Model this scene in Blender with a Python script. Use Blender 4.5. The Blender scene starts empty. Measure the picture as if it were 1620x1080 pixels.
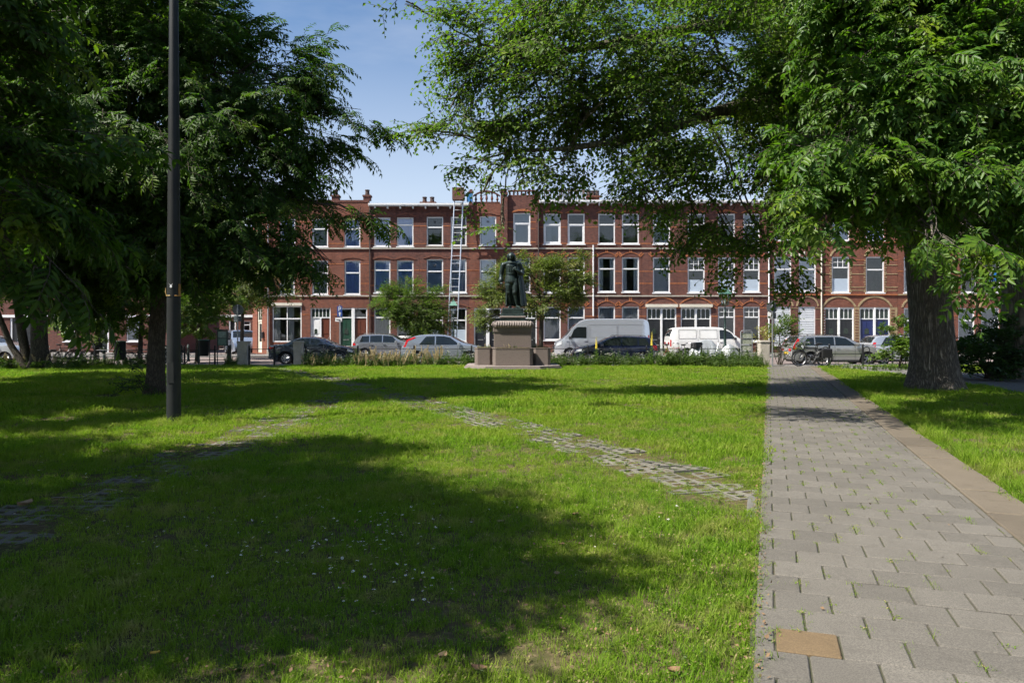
import bpy, bmesh, math, random
import numpy as np
from math import sin, cos, pi, radians, sqrt, atan2
from mathutils import Vector, Matrix

random.seed(7); RNG = np.random.default_rng(11)
SC = bpy.context.scene
COL = SC.collection

# ------------------------------------------------------------------ camera
F_PX, HOR, CAM_H = 1200.0, 526.0, 1.55      # focal length and horizon in photo pixels (1620 x 1080)
cam_d = bpy.data.cameras.new('camera'); cam = bpy.data.objects.new('camera', cam_d); COL.objects.link(cam)
cam.location = (0, 0, CAM_H); cam.rotation_euler = (radians(90), 0, 0)
cam_d.sensor_width = 36.0; cam_d.lens = F_PX / 1620.0 * 36.0
cam_d.shift_y = -(540.0 - HOR) / 1620.0
cam_d.clip_start = 0.05; cam_d.clip_end = 2000.0
SC.camera = cam

# ------------------------------------------------------------------ light
SUN_EL, SUN_AZ = radians(53), radians(66)    # azimuth: from behind the camera (-Y) towards the left (-X)
to_sun = Vector((-sin(SUN_AZ) * cos(SUN_EL), -cos(SUN_AZ) * cos(SUN_EL), sin(SUN_EL)))
sun_d = bpy.data.lights.new('sun', 'SUN'); sun_d.energy = 5.0; sun_d.angle = radians(0.53); sun_d.color = (1.0, 0.95, 0.86)
sun = bpy.data.objects.new('sun', sun_d); COL.objects.link(sun)
sun.rotation_euler = to_sun.to_track_quat('Z', 'Y').to_euler(); sun.location = to_sun * 80
world = bpy.data.worlds.new('World'); SC.world = world; world.use_nodes = True
wn, wl = world.node_tree.nodes, world.node_tree.links
wn.clear()
w_out = wn.new('ShaderNodeOutputWorld'); w_bg = wn.new('ShaderNodeBackground'); w_sky = wn.new('ShaderNodeTexSky')
w_sky.sky_type = 'NISHITA'; w_sky.sun_disc = False; w_sky.sun_elevation = SUN_EL
w_sky.sun_rotation = atan2(to_sun.x, to_sun.y)
w_sky.air_density = 1.0; w_sky.dust_density = 0.6; w_sky.ozone_density = 3.0
w_bg.inputs['Strength'].default_value = 0.05
# thin veils of high cloud
w_tc = wn.new('ShaderNodeTexCoord'); w_map = wn.new('ShaderNodeMapping'); w_map.inputs['Scale'].default_value = (1.3, 1.3, 5.0)
w_noi = wn.new('ShaderNodeTexNoise'); w_noi.inputs['Scale'].default_value = 1.6; w_noi.inputs['Detail'].default_value = 7; w_noi.inputs['Roughness'].default_value = 0.55
w_ramp = wn.new('ShaderNodeValToRGB'); w_ramp.color_ramp.elements[0].position = 0.42; w_ramp.color_ramp.elements[1].position = 0.78
w_ramp.color_ramp.elements[1].color = (0.4, 0.4, 0.4, 1)
w_mix = wn.new('ShaderNodeMix'); w_mix.data_type = 'RGBA'; w_mix.inputs[7].default_value = (8.2, 8.6, 9.4, 1)
wl.new(w_tc.outputs['Generated'], w_map.inputs['Vector']); wl.new(w_map.outputs['Vector'], w_noi.inputs['Vector'])
wl.new(w_noi.outputs['Fac'], w_ramp.inputs['Fac']); # the veil thickens towards the horizon
w_sep = wn.new('ShaderNodeSeparateXYZ'); wl.new(w_tc.outputs['Generated'], w_sep.inputs[0])
w_hz = wn.new('ShaderNodeMapRange'); w_hz.inputs['From Min'].default_value = 0.02; w_hz.inputs['From Max'].default_value = 0.40; w_hz.inputs['To Min'].default_value = 0.8; w_hz.inputs['To Max'].default_value = 0.0; wl.new(w_sep.outputs['Z'], w_hz.inputs['Value'])
w_add = wn.new('ShaderNodeMath'); w_add.operation = 'MAXIMUM'; wl.new(w_ramp.outputs['Color'], w_add.inputs[0]); wl.new(w_hz.outputs[0], w_add.inputs[1])
wl.new(w_add.outputs[0], w_mix.inputs[0])
w_hs = wn.new('ShaderNodeHueSaturation'); w_hs.inputs['Saturation'].default_value = 1.15; w_hs.inputs['Value'].default_value = 1.3
wl.new(w_sky.outputs['Color'], w_hs.inputs['Color']); wl.new(w_hs.outputs['Color'], w_mix.inputs[6]); wl.new(w_mix.outputs[2], w_bg.inputs['Color']); wl.new(w_bg.outputs['Background'], w_out.inputs['Surface'])

SC.view_settings.view_transform = 'Standard'; SC.view_settings.look = 'None'
SC.view_settings.exposure = 1.22; SC.view_settings.gamma = 1.0; SC.view_settings.use_curve_mapping = False
SC.render.engine = 'CYCLES'
SC.cycles.use_adaptive_sampling = True; SC.cycles.adaptive_threshold = 0.03; SC.cycles.use_light_tree = False
SC.cycles.use_denoising = True
SC.cycles.max_bounces = 5; SC.cycles.diffuse_bounces = 2; SC.cycles.glossy_bounces = 2; SC.cycles.transmission_bounces = 3; SC.cycles.transparent_max_bounces = 8

# ------------------------------------------------------------------ pixels to places
def G(px, py, z=0.0):                       # the ground point seen at a photo pixel
    Y = F_PX * (CAM_H - z) / (py - HOR)
    return Vector(((px - 810) / F_PX * Y, Y, z))
def P(px, py, Y):                           # the point at depth Y seen at a photo pixel
    return Vector(((px - 810) / F_PX * Y, Y, CAM_H + (HOR - py) / F_PX * Y))
def GX(px, Y): return (px - 810) / F_PX * Y
def GZ(py, Y): return CAM_H + (HOR - py) / F_PX * Y

# ------------------------------------------------------------------ materials
MATS = {}
def nodes_of(name):
    m = bpy.data.materials.new(name); m.use_nodes = True
    nt = m.node_tree; nt.nodes.clear()
    o = nt.nodes.new('ShaderNodeOutputMaterial')
    return m, nt, o
def nd(nt, t, **kw):
    n = nt.nodes.new(t)
    for k, v in kw.items():
        if k in n.inputs: n.inputs[k].default_value = v
        else: setattr(n, k, v)
    return n
def rgba(c): return (c[0], c[1], c[2], 1)
def mix_col(nt, fac, a, b, blend='MIX'):
    m = nt.nodes.new('ShaderNodeMix'); m.data_type = 'RGBA'; m.blend_type = blend
    for sock, v in ((0, fac), (6, a), (7, b)):
        if hasattr(v, 'is_output'): nt.links.new(v, m.inputs[sock])
        elif sock == 0: m.inputs[0].default_value = v
        else: m.inputs[sock].default_value = rgba(v)
    return m.outputs[2]
def ramp(nt, fac, p0, p1, c0=(0, 0, 0), c1=(1, 1, 1)):
    r = nt.nodes.new('ShaderNodeValToRGB'); e = r.color_ramp.elements
    e[0].position, e[1].position = p0, p1; e[0].color, e[1].color = rgba(c0), rgba(c1)
    nt.links.new(fac, r.inputs['Fac']); return r.outputs['Color']
def noise(nt, scale, detail=4, rough=0.55, vec=None, dist=0):
    n = nd(nt, 'ShaderNodeTexNoise', Scale=scale, Detail=detail, Roughness=rough, Distortion=dist)
    if vec is None: vec = nd(nt, 'ShaderNodeNewGeometry').outputs['Position']
    nt.links.new(vec, n.inputs['Vector']); return n.outputs['Fac']

def mat(name, col, rough=0.6, metal=0.0, var=0.25, scale=6.0, bump=0.0, bscale=60.0, spec=0.5, coat=0.0, col2=None, dirt=0.0, local=True):
    if name in MATS: return MATS[name]
    m, nt, o = nodes_of(name)
    b = nd(nt, 'ShaderNodeBsdfPrincipled')
    b.inputs['Roughness'].default_value = rough; b.inputs['Metallic'].default_value = metal
    b.inputs['Specular IOR Level'].default_value = spec; b.inputs['Coat Weight'].default_value = coat; b.inputs['Coat Roughness'].default_value = 0.06
    vec = nd(nt, 'ShaderNodeTexCoord').outputs['Object'] if local else nd(nt, 'ShaderNodeNewGeometry').outputs['Position']
    c2 = col2 or tuple(x * (1 - var) for x in col)
    n1 = noise(nt, scale, 5, 0.6, vec)
    c = mix_col(nt, ramp(nt, n1, 0.35, 0.68), col, c2)
    if dirt:
        n2 = noise(nt, scale * 0.35, 6, 0.7, vec)
        c = mix_col(nt, ramp(nt, n2, 0.5, 0.75, (0, 0, 0), (dirt,) * 3), c, tuple(x * 0.35 for x in col))
    nt.links.new(c, b.inputs['Base Color'])
    if bump:
        bn = nd(nt, 'ShaderNodeBump', Strength=bump, Distance=0.02)
        nt.links.new(noise(nt, bscale, 4, 0.6, vec), bn.inputs['Height']); nt.links.new(bn.outputs['Normal'], b.inputs['Normal'])
    nt.links.new(b.outputs['BSDF'], o.inputs['Surface'])
    MATS[name] = m; return m

def brick_mat(name, c1, c2, mortar, axis='xz'):
    if name in MATS: return MATS[name]
    m, nt, o = nodes_of(name)
    b = nd(nt, 'ShaderNodeBsdfPrincipled', Roughness=0.85); b.inputs['Specular IOR Level'].default_value = 0.25
    pos = nd(nt, 'ShaderNodeNewGeometry').outputs['Position']
    sep = nd(nt, 'ShaderNodeSeparateXYZ'); nt.links.new(pos, sep.inputs[0])
    add = nd(nt, 'ShaderNodeMath', operation='ADD'); nt.links.new(sep.outputs['X'], add.inputs[0]); nt.links.new(sep.outputs['Y'], add.inputs[1])
    cmb = nd(nt, 'ShaderNodeCombineXYZ'); nt.links.new(add.outputs[0], cmb.inputs['X']); nt.links.new(sep.outputs['Z'], cmb.inputs['Y'])
    t = nd(nt, 'ShaderNodeTexBrick', Scale=1.0); t.inputs['Brick Width'].default_value = 0.22; t.inputs['Row Height'].default_value = 0.065
    t.inputs['Mortar Size'].default_value = 0.006; t.inputs['Mortar Smooth'].default_value = 0.2; t.inputs['Bias'].default_value = 0.0
    t.inputs['Color1'].default_value = rgba(c1); t.inputs['Color2'].default_value = rgba(c2); t.inputs['Mortar'].default_value = rgba(mortar)
    nt.links.new(cmb.outputs[0], t.inputs['Vector'])
    n1 = noise(nt, 0.55, 6, 0.65); n2 = noise(nt, 5.5, 3, 0.6)
    c = mix_col(nt, ramp(nt, n1, 0.4, 0.72, (0, 0, 0), (0.45,) * 3), t.outputs['Color'], tuple(x * 0.45 for x in c1))
    c = mix_col(nt, ramp(nt, n2, 0.45, 0.7, (0, 0, 0), (0.3,) * 3), c, tuple(min(1, x * 1.5) for x in c1))
    st = nd(nt, 'ShaderNodeMapping'); st.inputs['Scale'].default_value = (2.4, 2.4, 0.25); nt.links.new(pos, st.inputs['Vector'])
    n3 = noise(nt, 1.0, 5, 0.65, st.outputs['Vector'])
    c = mix_col(nt, ramp(nt, n3, 0.52, 0.75, (0, 0, 0), (0.5,) * 3), c, tuple(x * 0.4 for x in c1))
    nt.links.new(c, b.inputs['Base Color'])
    bn = nd(nt, 'ShaderNodeBump', Strength=0.35, Distance=0.01); nt.links.new(t.outputs['Fac'], bn.inputs['Height']); bn.invert = True
    nt.links.new(bn.outputs['Normal'], b.inputs['Normal'])
    nt.links.new(b.outputs['BSDF'], o.inputs['Surface']); MATS[name] = m; return m

def leaf_mat(name, dark, light, trans=0.45, rough=0.32, spec=0.5, young=None):
    m, nt, o = nodes_of(name)
    g = nd(nt, 'ShaderNodeNewGeometry')
    r = g.outputs['Random Per Island']
    c = mix_col(nt, r, dark, light)
    if young:
        n1 = noise(nt, 0.9, 3, 0.6)
        c = mix_col(nt, ramp(nt, n1, 0.56, 0.74, (0, 0, 0), (0.75,) * 3), c, young)  # yellow-green patches stand for sunlit foliage as well as young leaves
    b = nd(nt, 'ShaderNodeBsdfPrincipled', Roughness=rough); b.inputs['Specular IOR Level'].default_value = spec
    tr = nd(nt, 'ShaderNodeBsdfTranslucent')
    nt.links.new(c, b.inputs['Base Color'])
    ct = mix_col(nt, 1.0, c, (1.25, 1.5, 0.55), 'MULTIPLY'); nt.links.new(ct, tr.inputs['Color'])
    ms = nd(nt, 'ShaderNodeMixShader'); ms.inputs[0].default_value = trans
    nt.links.new(b.outputs['BSDF'], ms.inputs[1]); nt.links.new(tr.outputs['BSDF'], ms.inputs[2]); nt.links.new(ms.outputs[0], o.inputs['Surface'])
    return m

def glass_mat(name, tint=(0.9, 0.95, 1.0), refl=0.10, rough=0.01):
    if name in MATS: return MATS[name]
    m, nt, o = nodes_of(name)
    tr = nd(nt, 'ShaderNodeBsdfTransparent', Color=rgba(tint)); gl = nd(nt, 'ShaderNodeBsdfGlossy', Roughness=rough)
    fr = nd(nt, 'ShaderNodeFresnel', IOR=1.5)
    ad = nd(nt, 'ShaderNodeMath', operation='ADD'); ad.inputs[1].default_value = refl; ad.use_clamp = True
    nt.links.new(fr.outputs[0], ad.inputs[0])
    if rough <= 0.02:
        bn = nd(nt, 'ShaderNodeBump', Strength=0.05, Distance=0.05); nt.links.new(noise(nt, 1.3, 2), bn.inputs['Height']); nt.links.new(bn.outputs['Normal'], gl.inputs['Normal'])
    ms = nd(nt, 'ShaderNodeMixShader'); nt.links.new(ad.outputs[0], ms.inputs[0]); nt.links.new(tr.outputs[0], ms.inputs[1]); nt.links.new(gl.outputs[0], ms.inputs[2])
    nt.links.new(ms.outputs[0], o.inputs['Surface']); MATS[name] = m; return m

# ------------------------------------------------------------------ mesh building
class MB:
    def __init__(self): self.v = []; self.f = []
    def add(self, vs, fs):
        o = len(self.v); self.v += [tuple(x) for x in vs]; self.f += [tuple(i + o for i in q) for q in fs]; return self
    def quad(self, a, b, c, d): return self.add([a, b, c, d], [(0, 1, 2, 3)])
    def poly(self, pts): return self.add(pts, [tuple(range(len(pts)))])
    def box(self, x0, x1, y0, y1, z0, z1, ch=0.0):
        if ch <= 0:
            return self.add([(x0, y0, z0), (x1, y0, z0), (x1, y1, z0), (x0, y1, z0), (x0, y0, z1), (x1, y0, z1), (x1, y1, z1), (x0, y1, z1)],
                            [(3, 2, 1, 0), (4, 5, 6, 7), (0, 1, 5, 4), (1, 2, 6, 5), (2, 3, 7, 6), (3, 0, 4, 7)])
        c = ch                                 # chamfered top and vertical edges
        def ring(i, z): return [(x0 + i + c, y0 + i, z), (x1 - i - c, y0 + i, z), (x1 - i, y0 + i + c, z), (x1 - i, y1 - i - c, z), (x1 - i - c, y1 - i, z), (x0 + i + c, y1 - i, z), (x0 + i, y1 - i - c, z), (x0 + i, y0 + i + c, z)]
        vs = ring(0, z0) + ring(0, z1 - c) + ring(c, z1)
        fs = [tuple(range(7, -1, -1)), tuple(range(16, 24))]
        for k in range(2):
            for i in range(8):
                j = (i + 1) % 8; fs.append((k * 8 + i, k * 8 + j, k * 8 + 8 + j, k * 8 + 8 + i))
        return self.add(vs, fs)
    def tube(self, pts, rad, n=8, cap=True, closed=False):
        pts = [Vector(p) for p in pts]; k = len(pts)
        if not hasattr(rad, '__len__'): rad = [rad] * k
        ref = None; vs = []
        for i in range(k):
            a = pts[i - 1] if (i > 0 or closed) else pts[i]; b = pts[(i + 1) % k] if (i < k - 1 or closed) else pts[i]
            t = (b - a)
            t = t.normalized() if t.length > 1e-9 else Vector((0, 0, 1))
            if ref is None:
                ref = Vector((0, 0, 1)) if abs(t.z) < 0.9 else Vector((1, 0, 0))
                ref = t.cross(ref).normalized()
            ref = (ref - t * ref.dot(t)).normalized(); bn = t.cross(ref)
            for j in range(n):
                an = 2 * pi * j / n; vs.append(pts[i] + (ref * cos(an) + bn * sin(an)) * rad[i])
        fs = []
        for i in range(k if closed else k - 1):
            i2 = (i + 1) % k
            for j in range(n):
                j2 = (j + 1) % n; fs.append((i * n + j, i * n + j2, i2 * n + j2, i2 * n + j))
        if cap and not closed: fs += [tuple(range(n - 1, -1, -1)), tuple((k - 1) * n + j for j in range(n))]
        return self.add(vs, fs)
    def lathe(self, prof, n=16, c=(0, 0, 0), axis='z', sx=1.0, sy=1.0):
        vs = []; k = len(prof)
        for (r, z) in prof:
            for j in range(n):
                a = 2 * pi * j / n; x, y = r * cos(a) * sx, r * sin(a) * sy
                vs.append((c[0] + x, c[1] + y, c[2] + z) if axis == 'z' else (c[0] + x, c[1] + z, c[2] + y))
        fs = []
        for i in range(k - 1):
            for j in range(n):
                j2 = (j + 1) % n; fs.append((i * n + j, i * n + j2, (i + 1) * n + j2, (i + 1) * n + j))
        fs += [tuple(range(n - 1, -1, -1)), tuple((k - 1) * n + j for j in range(n))]
        return self.add(vs, fs)
    def prism(self, poly, y0, y1):             # polygon in (x, z), extruded along y
        n = len(poly); vs = [(x, y0, z) for x, z in poly] + [(x, y1, z) for x, z in poly]
        fs = [tuple(range(n)), tuple(range(2 * n - 1, n - 1, -1))] + [((i + 1) % n, i, n + i, n + (i + 1) % n) for i in range(n)]
        return self.add(vs, fs)
    def slab(self, poly, z0, z1):              # polygon in (x, y), extruded along z
        n = len(poly); vs = [(x, y, z0) for x, y in poly] + [(x, y, z1) for x, y in poly]
        fs = [tuple(range(n - 1, -1, -1)), tuple(range(n, 2 * n))] + [(i, (i + 1) % n, n + (i + 1) % n, n + i) for i in range(n)]
        return self.add(vs, fs)
    def torus(self, c, R, r, n=28, k=6, axis='y', a0=0, a1=2 * pi):
        full = abs(a1 - a0 - 2 * pi) < 1e-6
        pts = []
        for i in range(n if full else n + 1):
            a = a0 + (a1 - a0) * i / n
            pts.append((c[0] + R * cos(a), c[1], c[2] + R * sin(a)) if axis == 'y' else (c[0] + R * cos(a), c[1] + R * sin(a), c[2]))
        return self.tube(pts, r, k, closed=full)
    def xf(self, M):
        self.v = [tuple(M @ Vector(p)) for p in self.v]; return self
    def mesh(self, name, smooth=False, angle=40):
        me = bpy.data.meshes.new(name); me.from_pydata(self.v, [], self.f)
        bm = bmesh.new(); bm.from_mesh(me); bmesh.ops.recalc_face_normals(bm, faces=bm.faces); bm.to_mesh(me); bm.free()
        if smooth:
            me.polygons.foreach_set('use_smooth', [True] * len(me.polygons)); me.set_sharp_from_angle(angle=radians(angle))
        return me

def link(name, me, m, parent=None, loc=(0, 0, 0), rz=0.0):
    o = bpy.data.objects.new(name, me); COL.objects.link(o)
    o.location = loc; o.rotation_euler = (0, 0, rz)
    if m is not None and me is not None and not me.materials: me.materials.append(m)
    if parent is not None: o.parent = parent
    return o
def part(name, mb, m, parent, smooth=False, loc=(0, 0, 0), label=None, angle=40):
    o = link(name, mb.mesh(name, smooth, angle), m, parent, loc)
    if label: o['label'] = label
    return o
def tag(o, label, cat, group=None):
    o['label'] = label; o['category'] = cat
    if group: o['group'] = group
    return o
def thing(name, label, cat, loc=(0, 0, 0), rz=0.0, group=None):
    o = bpy.data.objects.new(name, None); COL.objects.link(o); o.empty_display_size = 0.3
    o.location = loc; o.rotation_euler = (0, 0, rz); return tag(o, label, cat, group)
def structure(name, mb, m, smooth=False):
    o = link(name, mb.mesh(name, smooth), m); o['kind'] = 'structure'; return o
def big_mesh(name, V, quads):
    """V: n x 3, quads: k x 4 (or k x 3) index arrays, straight into a mesh."""
    me = bpy.data.meshes.new(name); k, c = quads.shape
    me.vertices.add(len(V)); me.vertices.foreach_set('co', V.astype(np.float32).ravel())
    me.loops.add(k * c); me.loops.foreach_set('vertex_index', quads.astype(np.int32).ravel())
    me.polygons.add(k); me.polygons.foreach_set('loop_start', np.arange(0, k * c, c, dtype=np.int32))
    me.update(calc_edges=True); me.validate(); return me

# ------------------------------------------------------------------ scattering (grass, weeds, flowers)
def scatter(name, pts, rot, scl, vid, variants, label=None):
    """one object of kind stuff: each point carries one of the variant meshes"""
    me = bpy.data.meshes.new(name); me.vertices.add(len(pts)); me.vertices.foreach_set('co', np.asarray(pts, np.float32).ravel())
    a = me.attributes.new('rotv', 'FLOAT_VECTOR', 'POINT'); a.data.foreach_set('vector', np.asarray(rot, np.float32).ravel())
    a = me.attributes.new('scl', 'FLOAT', 'POINT'); a.data.foreach_set('value', np.asarray(scl, np.float32).ravel())
    a = me.attributes.new('vid', 'INT', 'POINT'); a.data.foreach_set('value', np.asarray(vid, np.int32).ravel())
    o = bpy.data.objects.new(name, me); COL.objects.link(o); o['kind'] = 'stuff'
    if label: o['label'] = label
    ng = bpy.data.node_groups.new(name + '_scatter', 'GeometryNodeTree')
    ng.interface.new_socket('Geometry', in_out='INPUT', socket_type='NodeSocketGeometry'); ng.interface.new_socket('Geometry', in_out='OUTPUT', socket_type='NodeSocketGeometry')
    N, L = ng.nodes, ng.links
    gi, go = N.new('NodeGroupInput'), N.new('NodeGroupOutput')
    join = N.new('GeometryNodeJoinGeometry')
    def attr(nm, t):
        n = N.new('GeometryNodeInputNamedAttribute'); n.data_type = t; n.inputs['Name'].default_value = nm; return n.outputs['Attribute']
    for k, v in enumerate(variants):
        src = bpy.data.objects.new(name + '_piece', v)
        oi = N.new('GeometryNodeObjectInfo'); oi.inputs['Object'].default_value = src; oi.inputs['As Instance'].default_value = False
        cmpn = N.new('FunctionNodeCompare'); cmpn.data_type = 'INT'; cmpn.operation = 'EQUAL'
        L.new(attr('vid', 'INT'), cmpn.inputs[2]); cmpn.inputs[3].default_value = k
        ip = N.new('GeometryNodeInstanceOnPoints'); L.new(gi.outputs[0], ip.inputs['Points']); L.new(cmpn.outputs[0], ip.inputs['Selection'])
        L.new(oi.outputs['Geometry'], ip.inputs['Instance']); L.new(attr('rotv', 'FLOAT_VECTOR'), ip.inputs['Rotation']); L.new(attr('scl', 'FLOAT'), ip.inputs['Scale'])
        L.new(ip.outputs['Instances'], join.inputs[0])
    L.new(join.outputs[0], go.inputs[0])
    md = o.modifiers.new('scatter', 'NODES'); md.node_group = ng
    return o

# ------------------------------------------------------------------ the ground
def ground_mat():
    m, nt, o = nodes_of('soil_and_moss')
    b = nd(nt, 'ShaderNodeBsdfPrincipled', Roughness=0.95); b.inputs['Specular IOR Level'].default_value = 0.1
    c = mix_col(nt, ramp(nt, noise(nt, 1.6, 6, 0.65), 0.35, 0.65), (0.045, 0.050, 0.016), (0.085, 0.063, 0.034))
    c = mix_col(nt, ramp(nt, noise(nt, 18, 4, 0.6), 0.5, 0.75), c, (0.16, 0.12, 0.07))
    nt.links.new(c, b.inputs['Base Color'])
    bn = nd(nt, 'ShaderNodeBump', Strength=0.6, Distance=0.03); nt.links.new(noise(nt, 30, 5), bn.inputs['Height']); nt.links.new(bn.outputs['Normal'], b.inputs['Normal'])
    nt.links.new(b.outputs['BSDF'], o.inputs['Surface']); return m
SOIL = ground_mat()
earth = mat('earth', (0.09, 0.085, 0.07), 0.95, scale=0.3, local=False)
structure('ground', MB().add([(-700, -200, -0.2), (700, -200, -0.2), (700, 900, -0.2), (-700, 900, -0.2)], [(0, 1, 2, 3)]), earth)
structure('lawn', MB().box(-45, 45, -12, 35.2, -0.4, 0.0), SOIL)

# park path of concrete pavers: u along, v across
PA, PD, PE = Vector((1.063, 3.357, 0)), Vector((0.3206, 0.9472, 0)), Vector((0.9472, -0.3206, 0))
def path_uv(x, y):
    dx, dy = x - PA.x, y - PA.y
    return dx * PD.x + dy * PD.y, dx * PE.x + dy * PE.y
PATH_W, KERB_W, U0, U1 = 1.80, 0.43, -1.18, 33.4
PRZ = atan2(PD.y, PD.x) - pi / 2
def paver_mat(name, col, col2):
    m, nt, o = nodes_of(name)
    b = nd(nt, 'ShaderNodeBsdfPrincipled', Roughness=0.88); b.inputs['Specular IOR Level'].default_value = 0.3
    oi = nd(nt, 'ShaderNodeObjectInfo')
    c = mix_col(nt, ramp(nt, noise(nt, 130, 2, 0.7), 0.38, 0.62), col, col2)
    c = mix_col(nt, ramp(nt, noise(nt, 1.2, 6, 0.7), 0.4, 0.7, (0, 0, 0), (0.55,) * 3), c, tuple(x * 0.55 for x in col))
    c = mix_col(nt, ramp(nt, noise(nt, 4.5, 6, 0.75), 0.56, 0.66, (0, 0, 0), (0.45,) * 3), c, tuple(x * 0.5 for x in col))
    c = mix_col(nt, ramp(nt, noise(nt, 9, 5, 0.7), 0.55, 0.72, (0, 0, 0), (0.5,) * 3), c, tuple(x * 0.6 for x in col))
    mm = nd(nt, 'ShaderNodeMapRange'); mm.inputs['To Min'].default_value = 0.84; mm.inputs['To Max'].default_value = 1.1; nt.links.new(oi.outputs['Random'], mm.inputs['Value'])
    hs = nd(nt, 'ShaderNodeHueSaturation'); nt.links.new(mm.outputs[0], hs.inputs['Value']); nt.links.new(c, hs.inputs['Color'])
    nt.links.new(hs.outputs['Color'], b.inputs['Base Color'])
    bn = nd(nt, 'ShaderNodeBump', Strength=0.35, Distance=0.004); nt.links.new(noise(nt, 220, 3), bn.inputs['Height']); nt.links.new(bn.outputs['Normal'], b.inputs['Normal'])
    nt.links.new(b.outputs['BSDF'], o.inputs['Surface']); return m
PAV = paver_mat('grey_concrete_paver', (0.150, 0.136, 0.114), (0.082, 0.075, 0.064))
PAV_O = paver_mat('ochre_paver', (0.185, 0.128, 0.068), (0.13, 0.09, 0.05))
KERB = paver_mat('tan_kerb', (0.140, 0.114, 0.082), (0.092, 0.076, 0.056))
joint = mat('sandy_joint', (0.06, 0.052, 0.034), 0.95, scale=40, col2=(0.035, 0.045, 0.016), local=False)
def uvp(u, v, z=0): return PA + PD * u + PE * v + Vector((0, 0, z))
mb = MB(); mb.add([uvp(U0 - 0.3, -0.02, -0.05), uvp(U0 - 0.3, PATH_W + KERB_W, -0.05), uvp(U1, PATH_W + KERB_W, -0.05), uvp(U1, -0.02, -0.05),
                   uvp(U0 - 0.3, -0.02, 0.021), uvp(U0 - 0.3, PATH_W + KERB_W, 0.021), uvp(U1, PATH_W + KERB_W, 0.021), uvp(U1, -0.02, 0.021)],
                  [(4, 5, 6, 7), (0, 1, 5, 4), (1, 2, 6, 5), (2, 3, 7, 6), (3, 0, 4, 7)])
path = structure('path', mb, joint)
def tile_mesh(w, l, h=0.03, ch=0.006):
    return MB().box(-w / 2, w / 2, -l / 2, l / 2, -0.02, h, ch)
full = tile_mesh(0.2900, 0.2925).mesh('paver'); full.materials.append(PAV)
cuts = {}
n_tile = 0; rest = MB(); rows = []
u = 0.32 - 5 * 0.3; k = 0
while u < U1 - 0.3:
    js = [0.0] + [v for v in [(0.10 if k % 2 == 1 else 0.25) + 0.3 * i for i in range(7)] if v < PATH_W - 0.02] + [PATH_W]
    for a, b in zip(js[:-1], js[1:]):
        rows.append((u + 0.15, (a + b) / 2, b - a, k))
    u += 0.3; k += 1
for (uu, vv, w, k) in rows:
    rx, ry, rzz = random.gauss(0, 0.007), random.gauss(0, 0.007), random.gauss(0, 0.008)
    dz = random.gauss(0, 0.0016)
    if uu < -0.5 and vv > 2: continue
    if n_tile < 300 and uu > -0.95:
        if w > 0.29: me = full
        else:
            key = round(w, 2)
            if key not in cuts: cuts[key] = tile_mesh(w - 0.010, 0.2925).mesh('paver'); cuts[key].materials.append(PAV)
            me = cuts[key]
        ochre = abs(uu - 0.47) < 0.05 and abs(vv - 0.25) < 0.08
        if ochre: me = full.copy(); me.materials.clear(); me.materials.append(PAV_O)
        o = link('paver', me, None, path, uvp(uu, vv, 0.004 + dz)); o.rotation_euler = (rx, ry, PRZ + rzz); n_tile += 1
        if ochre: o['label'] = 'ochre paver among the grey ones'
    else:
        t = tile_mesh(w - 0.010, 0.2925); t.xf(Matrix.Translation(uvp(uu, vv, 0.004 + dz)) @ Matrix.Rotation(PRZ + rzz, 4, 'Z') @ Matrix.Rotation(rx, 4, 'X')); rest.add(t.v, t.f)
o = part('paver_field', rest, PAV, path); o['kind'] = 'stuff'
ks = tile_mesh(KERB_W - 0.016, 0.975, 0.034, 0.01).mesh('kerb_slab'); ks.materials.append(KERB)
for i in range(int((U1 + 1.2) / 1.0)):
    o = link('kerb_slab', ks, None, path, uvp(-0.7 + i, PATH_W + KERB_W / 2, 0.006 + random.gauss(0, 0.003))); o.rotation_euler = (random.gauss(0, .006), random.gauss(0, .01), PRZ + random.gauss(0, .004))

# side path behind the big trunk, street, pavements
tarmac = mat('worn_tarmac', (0.12, 0.11, 0.10), 0.92, scale=2.0, bump=0.3, bscale=90, local=False, col2=(0.075, 0.07, 0.06))
sp = [G(1322, 583), G(1400, 590), G(1480, 600), G(1560, 612), G(1640, 628), G(1800, 648), G(1800, 604), G(1640, 596), G(1480, 586), G(1400, 580.5), G(1340, 579)]
structure('side_path', MB().slab([(p.x, p.y) for p in sp], -0.05, 0.006), tarmac)
clink = mat('street_clinkers', (0.13, 0.10, 0.09), 0.9, scale=1.1, bump=0.25, bscale=25, local=False, col2=(0.15, 0.12, 0.11))
tilegrey = mat('pavement_tiles', (0.155, 0.145, 0.137), 0.9, scale=1.5, bump=0.2, bscale=8, local=False, col2=(0.115, 0.108, 0.1))
kerbgrey = mat('kerb_stone', (0.2, 0.192, 0.185), 0.85, scale=4, local=False)
structure('near_pavement', MB().box(-90, 90, 35.206, 37.0, -0.3, 0.0), tilegrey)
structure('kerb', MB().box(-90, 90, 37.004, 37.16, -0.3, 0.006), kerbgrey)
structure('road', MB().box(-90, 90, 37.164, 50.6, -0.35, -0.1), clink)
structure('far_kerb', MB().box(-30, 90, 50.604, 50.76, -0.3, 0.006), kerbgrey)
structure('far_pavement', MB().box(-30, 90, 50.764, 54.6, -0.3, 0.0), tilegrey)
structure('side_street', MB().box(-30.004, -19.5, 50.61, 140, -0.35, -0.09), clink)
structure('left_pavement', MB().box(-90, -30.008, 50.604, 59.9, -0.3, 0.0), tilegrey)

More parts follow.
